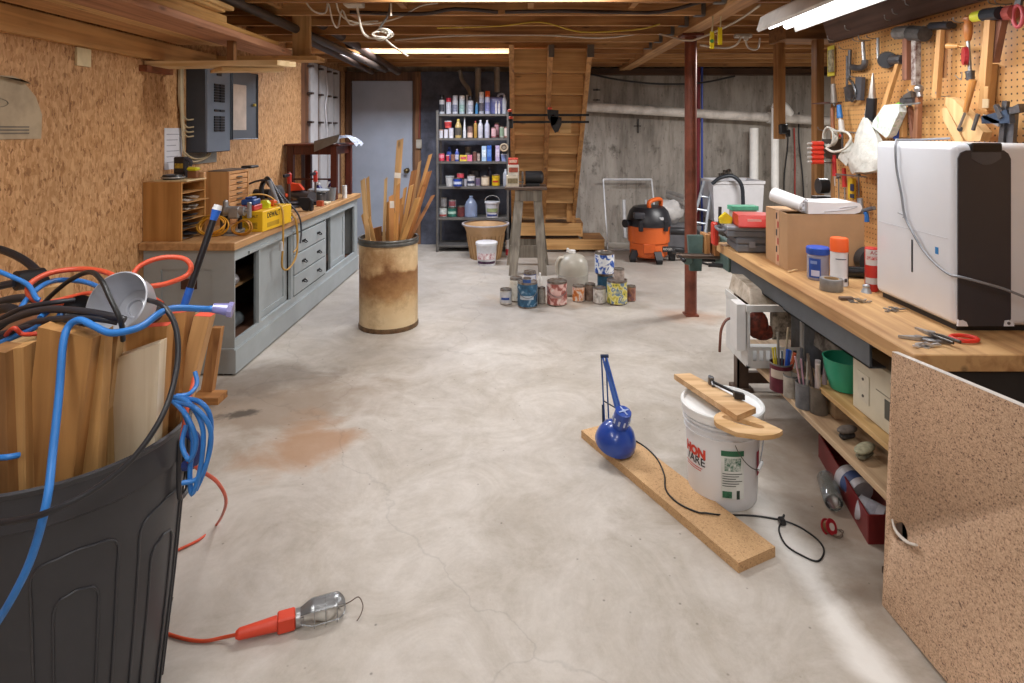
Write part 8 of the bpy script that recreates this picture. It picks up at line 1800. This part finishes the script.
for i in range(6): obj('panel_text', patch(B(m), .1389, -18, 12-(i % 3)*5, .148-i*.009, .151-i*.009, Matrix.Identity(4), 8), M('4a5450', .5), gl)
obj('barcode', patch(B(m), .1389, -18, -4, .06, .085, Matrix.Identity(4), 6), M('3a7a5c', .5, 0, .3, 120), gl)
obj('panel_logo', patch(B(m), .1389, 3, 8, .056, .088, Matrix.Identity(4), 4), M('26382e', .5), gl)
red = M('d8402c', .45)
tg = obj('bucket_print', patch(B(m), .1372, -88, -48, .246, .2475, Matrix.Identity(4), 8), wb, t)
lettering('bucket_lettering', 'HON', .046, red, tg, m @ RZ(-66) @ T(0, 0, .195), bend=.1382, bold=.0025, sx=1.0)
lettering('bucket_lettering', 'ARE', .042, M('33333a', .45), tg, m @ RZ(-61) @ T(0, 0, .163), bend=.137, sx=1.05)
lettering('bucket_lettering', '/', .042, M('33333a', .45), tg, m @ RZ(-81) @ T(0, 0, .163), bend=.137, sx=1.05)
obj('red_print_line', patch(B(m), .1362, -90, -50, .138, .141, Matrix.Identity(4), 8), red, tg)
obj('red_print_line', patch(B(m), .1362, -86, -52, .129, .132, Matrix.Identity(4), 8), red, tg)
obj('side_print', patch(B(m), .1380, 45, 56, .12, .21, Matrix.Identity(4), 4), M('b02a48', .5), t)
obj('bail_handle', B(m @ RZ(-25)).tube([(.062, -.135, .262), (.075, -.142, .24), (.10, -.135, .205), (.125, -.115, .18), (.143, -.09, .172), (.150, -.05, .185)], .0018, 6, 5).tube([(.143, -.06, .18), (.150, .0, .22), (.151, .05, .262)], .0018, 6, 4), M('6a6a6c', .4, .8), t)
obj('handle_grip', B(m @ RZ(-25)).cyl((.140, -.098, .171), (.150, -.06, .182), .006), M('e6e6e8', .4), t)
# boards and clamp on the lid
LZ = .3625
def lidboard(pts, z0_, th, mat, name, label, cat='board'):
    vs = [PZ(x, y, z0_+th) for x, y in pts]; b_ = B(); b_.prism([(v.x, v.y) for v in vs], th, None, z0_); return obj(name, b_, mat, None, label, cat)
lidboard([(674, 374), (690, 373), (756, 407.5), (737, 415.5)], LZ+.0165, .022, wood('dcb88c', 'b98e60', 'x'), 'scrap_board', 'tan board with a chamfered end lying across the bucket lid')
b_ = B(); outer = [(716, 414), (722, 411), (740, 410), (783, 430), (778, 434), (762, 436), (735, 432), (716, 423), (713, 418)]
po = [PZ(x, y, LZ+.016) for x, y in outer]
ho = [PZ(x, y, LZ+.016) for x, y in [(722, 416.5), (724, 415), (745, 420), (764, 426), (765, 428), (760, 428.5), (740, 424), (724, 418.5)]]
bm_ = b_.bm
def ringmesh(bm_, O, I, z0_, z1_):
    n_ = 24
    def rs(pl):
        pl = [Vector((p.x, p.y)) for p in pl]; L_ = [0]
        for i in range(len(pl)): L_.append(L_[-1]+(pl[(i+1) % len(pl)]-pl[i]).length)
        out = []
        for k_ in range(n_):
            s_ = L_[-1]*k_/n_; i = max(j for j in range(len(pl)) if L_[j] <= s_); u = (s_-L_[i])/(L_[i+1]-L_[i]); out.append(pl[i].lerp(pl[(i+1) % len(pl)], u))
        return out
    o, i_ = rs(O), rs(I)
    V = [[bm_.verts.new((p.x, p.y, z)) for p in pl] for pl in (o, i_) for z in (z0_, z1_)]
    for k_ in range(n_):
        j = (k_+1) % n_
        for a, c_ in ((0, 1), (1, 3), (3, 2), (2, 0)): bm_.faces.new((V[a][k_], V[a][j], V[c_][j], V[c_][k_]))
ringmesh(bm_, po, ho, LZ, LZ+.016)
obj('saddle_board', b_, wood('deb98c', 'c0965f', 'x'), None, 'rounded tan wooden piece with a long slot, overhanging the bucket lid', 'board')
t = thing('hand_clamp', 'small black and grey trigger clamp gripping the board on the bucket lid', 'clamp', PZ(718, 388, LZ+.04))
zc = LZ+.04
a, c_ = PZ(711, 383, zc+.004), PZ(742, 398, zc+.004)
obj('clamp_bar', B().cyl(a+Vector((0, 0, .008)), c_+Vector((0, 0, .008)), .006, seg=8), M('2a2a2e', .4, .5), t)
obj('grip', B().hexa([c_+Vector((-.03, -.006, 0)), c_+Vector((.004, -.02, 0)), c_+Vector((.004, 0, 0)), c_+Vector((-.03, .012, 0)), c_+Vector((-.03, -.006, .025)), c_+Vector((.004, -.02, .02)), c_+Vector((.004, 0, .02)), c_+Vector((-.03, .012, .025))]), M('1f1f22', .5), t)
obj('clamp_head', B().box(a+Vector((0, 0, .01)), (.022, .018, .035), bev=.004).cyl(a+Vector((.0, -.03, .0)), a+Vector((0, .02, .02)), .006), M('77777a', .35, .7), t)
# trouble light on the floor
g0, g1 = PZ(239, 634, .022), PZ(296, 618, .024)
t = thing('trouble_light', 'caged work light with orange handle lying on the floor in front', 'work light', g0)
orr = M('e0482c', .45, 0, .04)
d_ = (g1-g0)
obj('handle', B().cyl(g0, g0+d_*.66, .0145, .0195, 20).cyl(g0-d_*.06, g0, .009, .0145, 16), orr, t)
mm = Matrix.Translation(g0+d_*.66) @ d_.to_track_quat('Z', 'Y').to_matrix().to_4x4(); L_ = d_.length
ho_ = obj('outlet_block', B(mm).b2((-.021, -.021, .001), (.021, .021, L_*.33), bev=.004), orr, t)
obj('outlet_slot', B(mm).b2((-.008, -.0216, .008), (-.006, -.0209, .018)).b2((.004, -.0216, .008), (.006, -.0209, .018)), M('4a1a12', .5), ho_)
obj('collar', B(mm).lathe([(.021, L_*.335), (.0235, L_*.34), (.0235, L_*.42), (.021, L_*.425)], 24, cap=False).box((0, -.024, L_*.38), (.01, .01, .02)), M('b8b8ba', .3, .8), t)
cg_ = M('a4a6a8', .3, .8)
Rc, Lc = .036, .125
z1_ = L_*.42
def prof_c(u):  # cage outline
    return (.022+(Rc-.022)*min(1, u*4)) if u < .25 else (Rc if u < .8 else Rc*math.sqrt(max(0, 1-((u-.8)/.2)**2)))
for i in range(6):
    a = 2*PI*i/6+.3
    obj('cage_wire', B(mm).tube([(prof_c(u)*math.cos(a), prof_c(u)*math.sin(a), z1_+Lc*u) for u in (0, .12, .25, .4, .6, .8, .9, .97, 1.)], .0015, 6, 2), cg_, t)
for u in (.3, .55, .8):
    obj('cage_ring', B(mm).tube([(Rc*math.cos(k_*PI/8), Rc*math.sin(k_*PI/8), z1_+Lc*u) for k_ in range(16)], .0014, 6, 2, True), cg_, t, smooth=60)
# half reflector: the upper side of the cage
inv = mm.to_3x3().inverted() @ Vector((-.1, .25, 1)); ac = math.atan2(inv.y, inv.x)
b_ = B(mm)
b_.grid(lambda u, v: Vector((max(.001, prof_c(min(v, .995)))*1.03*math.cos(ac-1.15+2.3*u), max(.001, prof_c(min(v, .995)))*1.03*math.sin(ac-1.15+2.3*u), z1_+Lc*v)), 14, 16, .0012)
obj('reflector_shell', b_, M('c4c6c8', .3, .7, .05), t, smooth=60)
obj('bulb', B(mm).lathe([(.012, z1_+.01), (.014, z1_+.03), (.027, z1_+.065), (.027, z1_+.08), (.015, z1_+.1), (0, z1_+.105)], 20), M('d8d6d0', .3, 0, .02), t)
tip = mm @ Vector((0, 0, z1_+Lc))
obj('hanging_hook', B().tube([tip, tip+Vector((.016, .004, .006)), tip+Vector((.036, .012, .012)), tip+Vector((.052, .0, -.003)), tip+Vector((.052, -.022, -.012)), tip+Vector((.044, -.036, -.02))], .0016, 6, 4), M('6a5a50', .4, .6), t)
obj('power_cord', B().tube([g0-d_*.05, PZ(225, 637, .010), PZ(205, 641, .005), PZ(185, 639, .005), PZ(165, 633, .005), PZ(140, 625, .005)], .0045, 8, 5), M('d9532f', .45), t, smooth=60)
# little thing by the can, and dirt
obj('pencil_stub', B().cyl(PZ(172, 598, .006), PZ(168, 612, .006), .004, seg=6), M('5a4a2c', .5), None, 'short dark pencil stub on the floor beside the trash can', 'pencil')
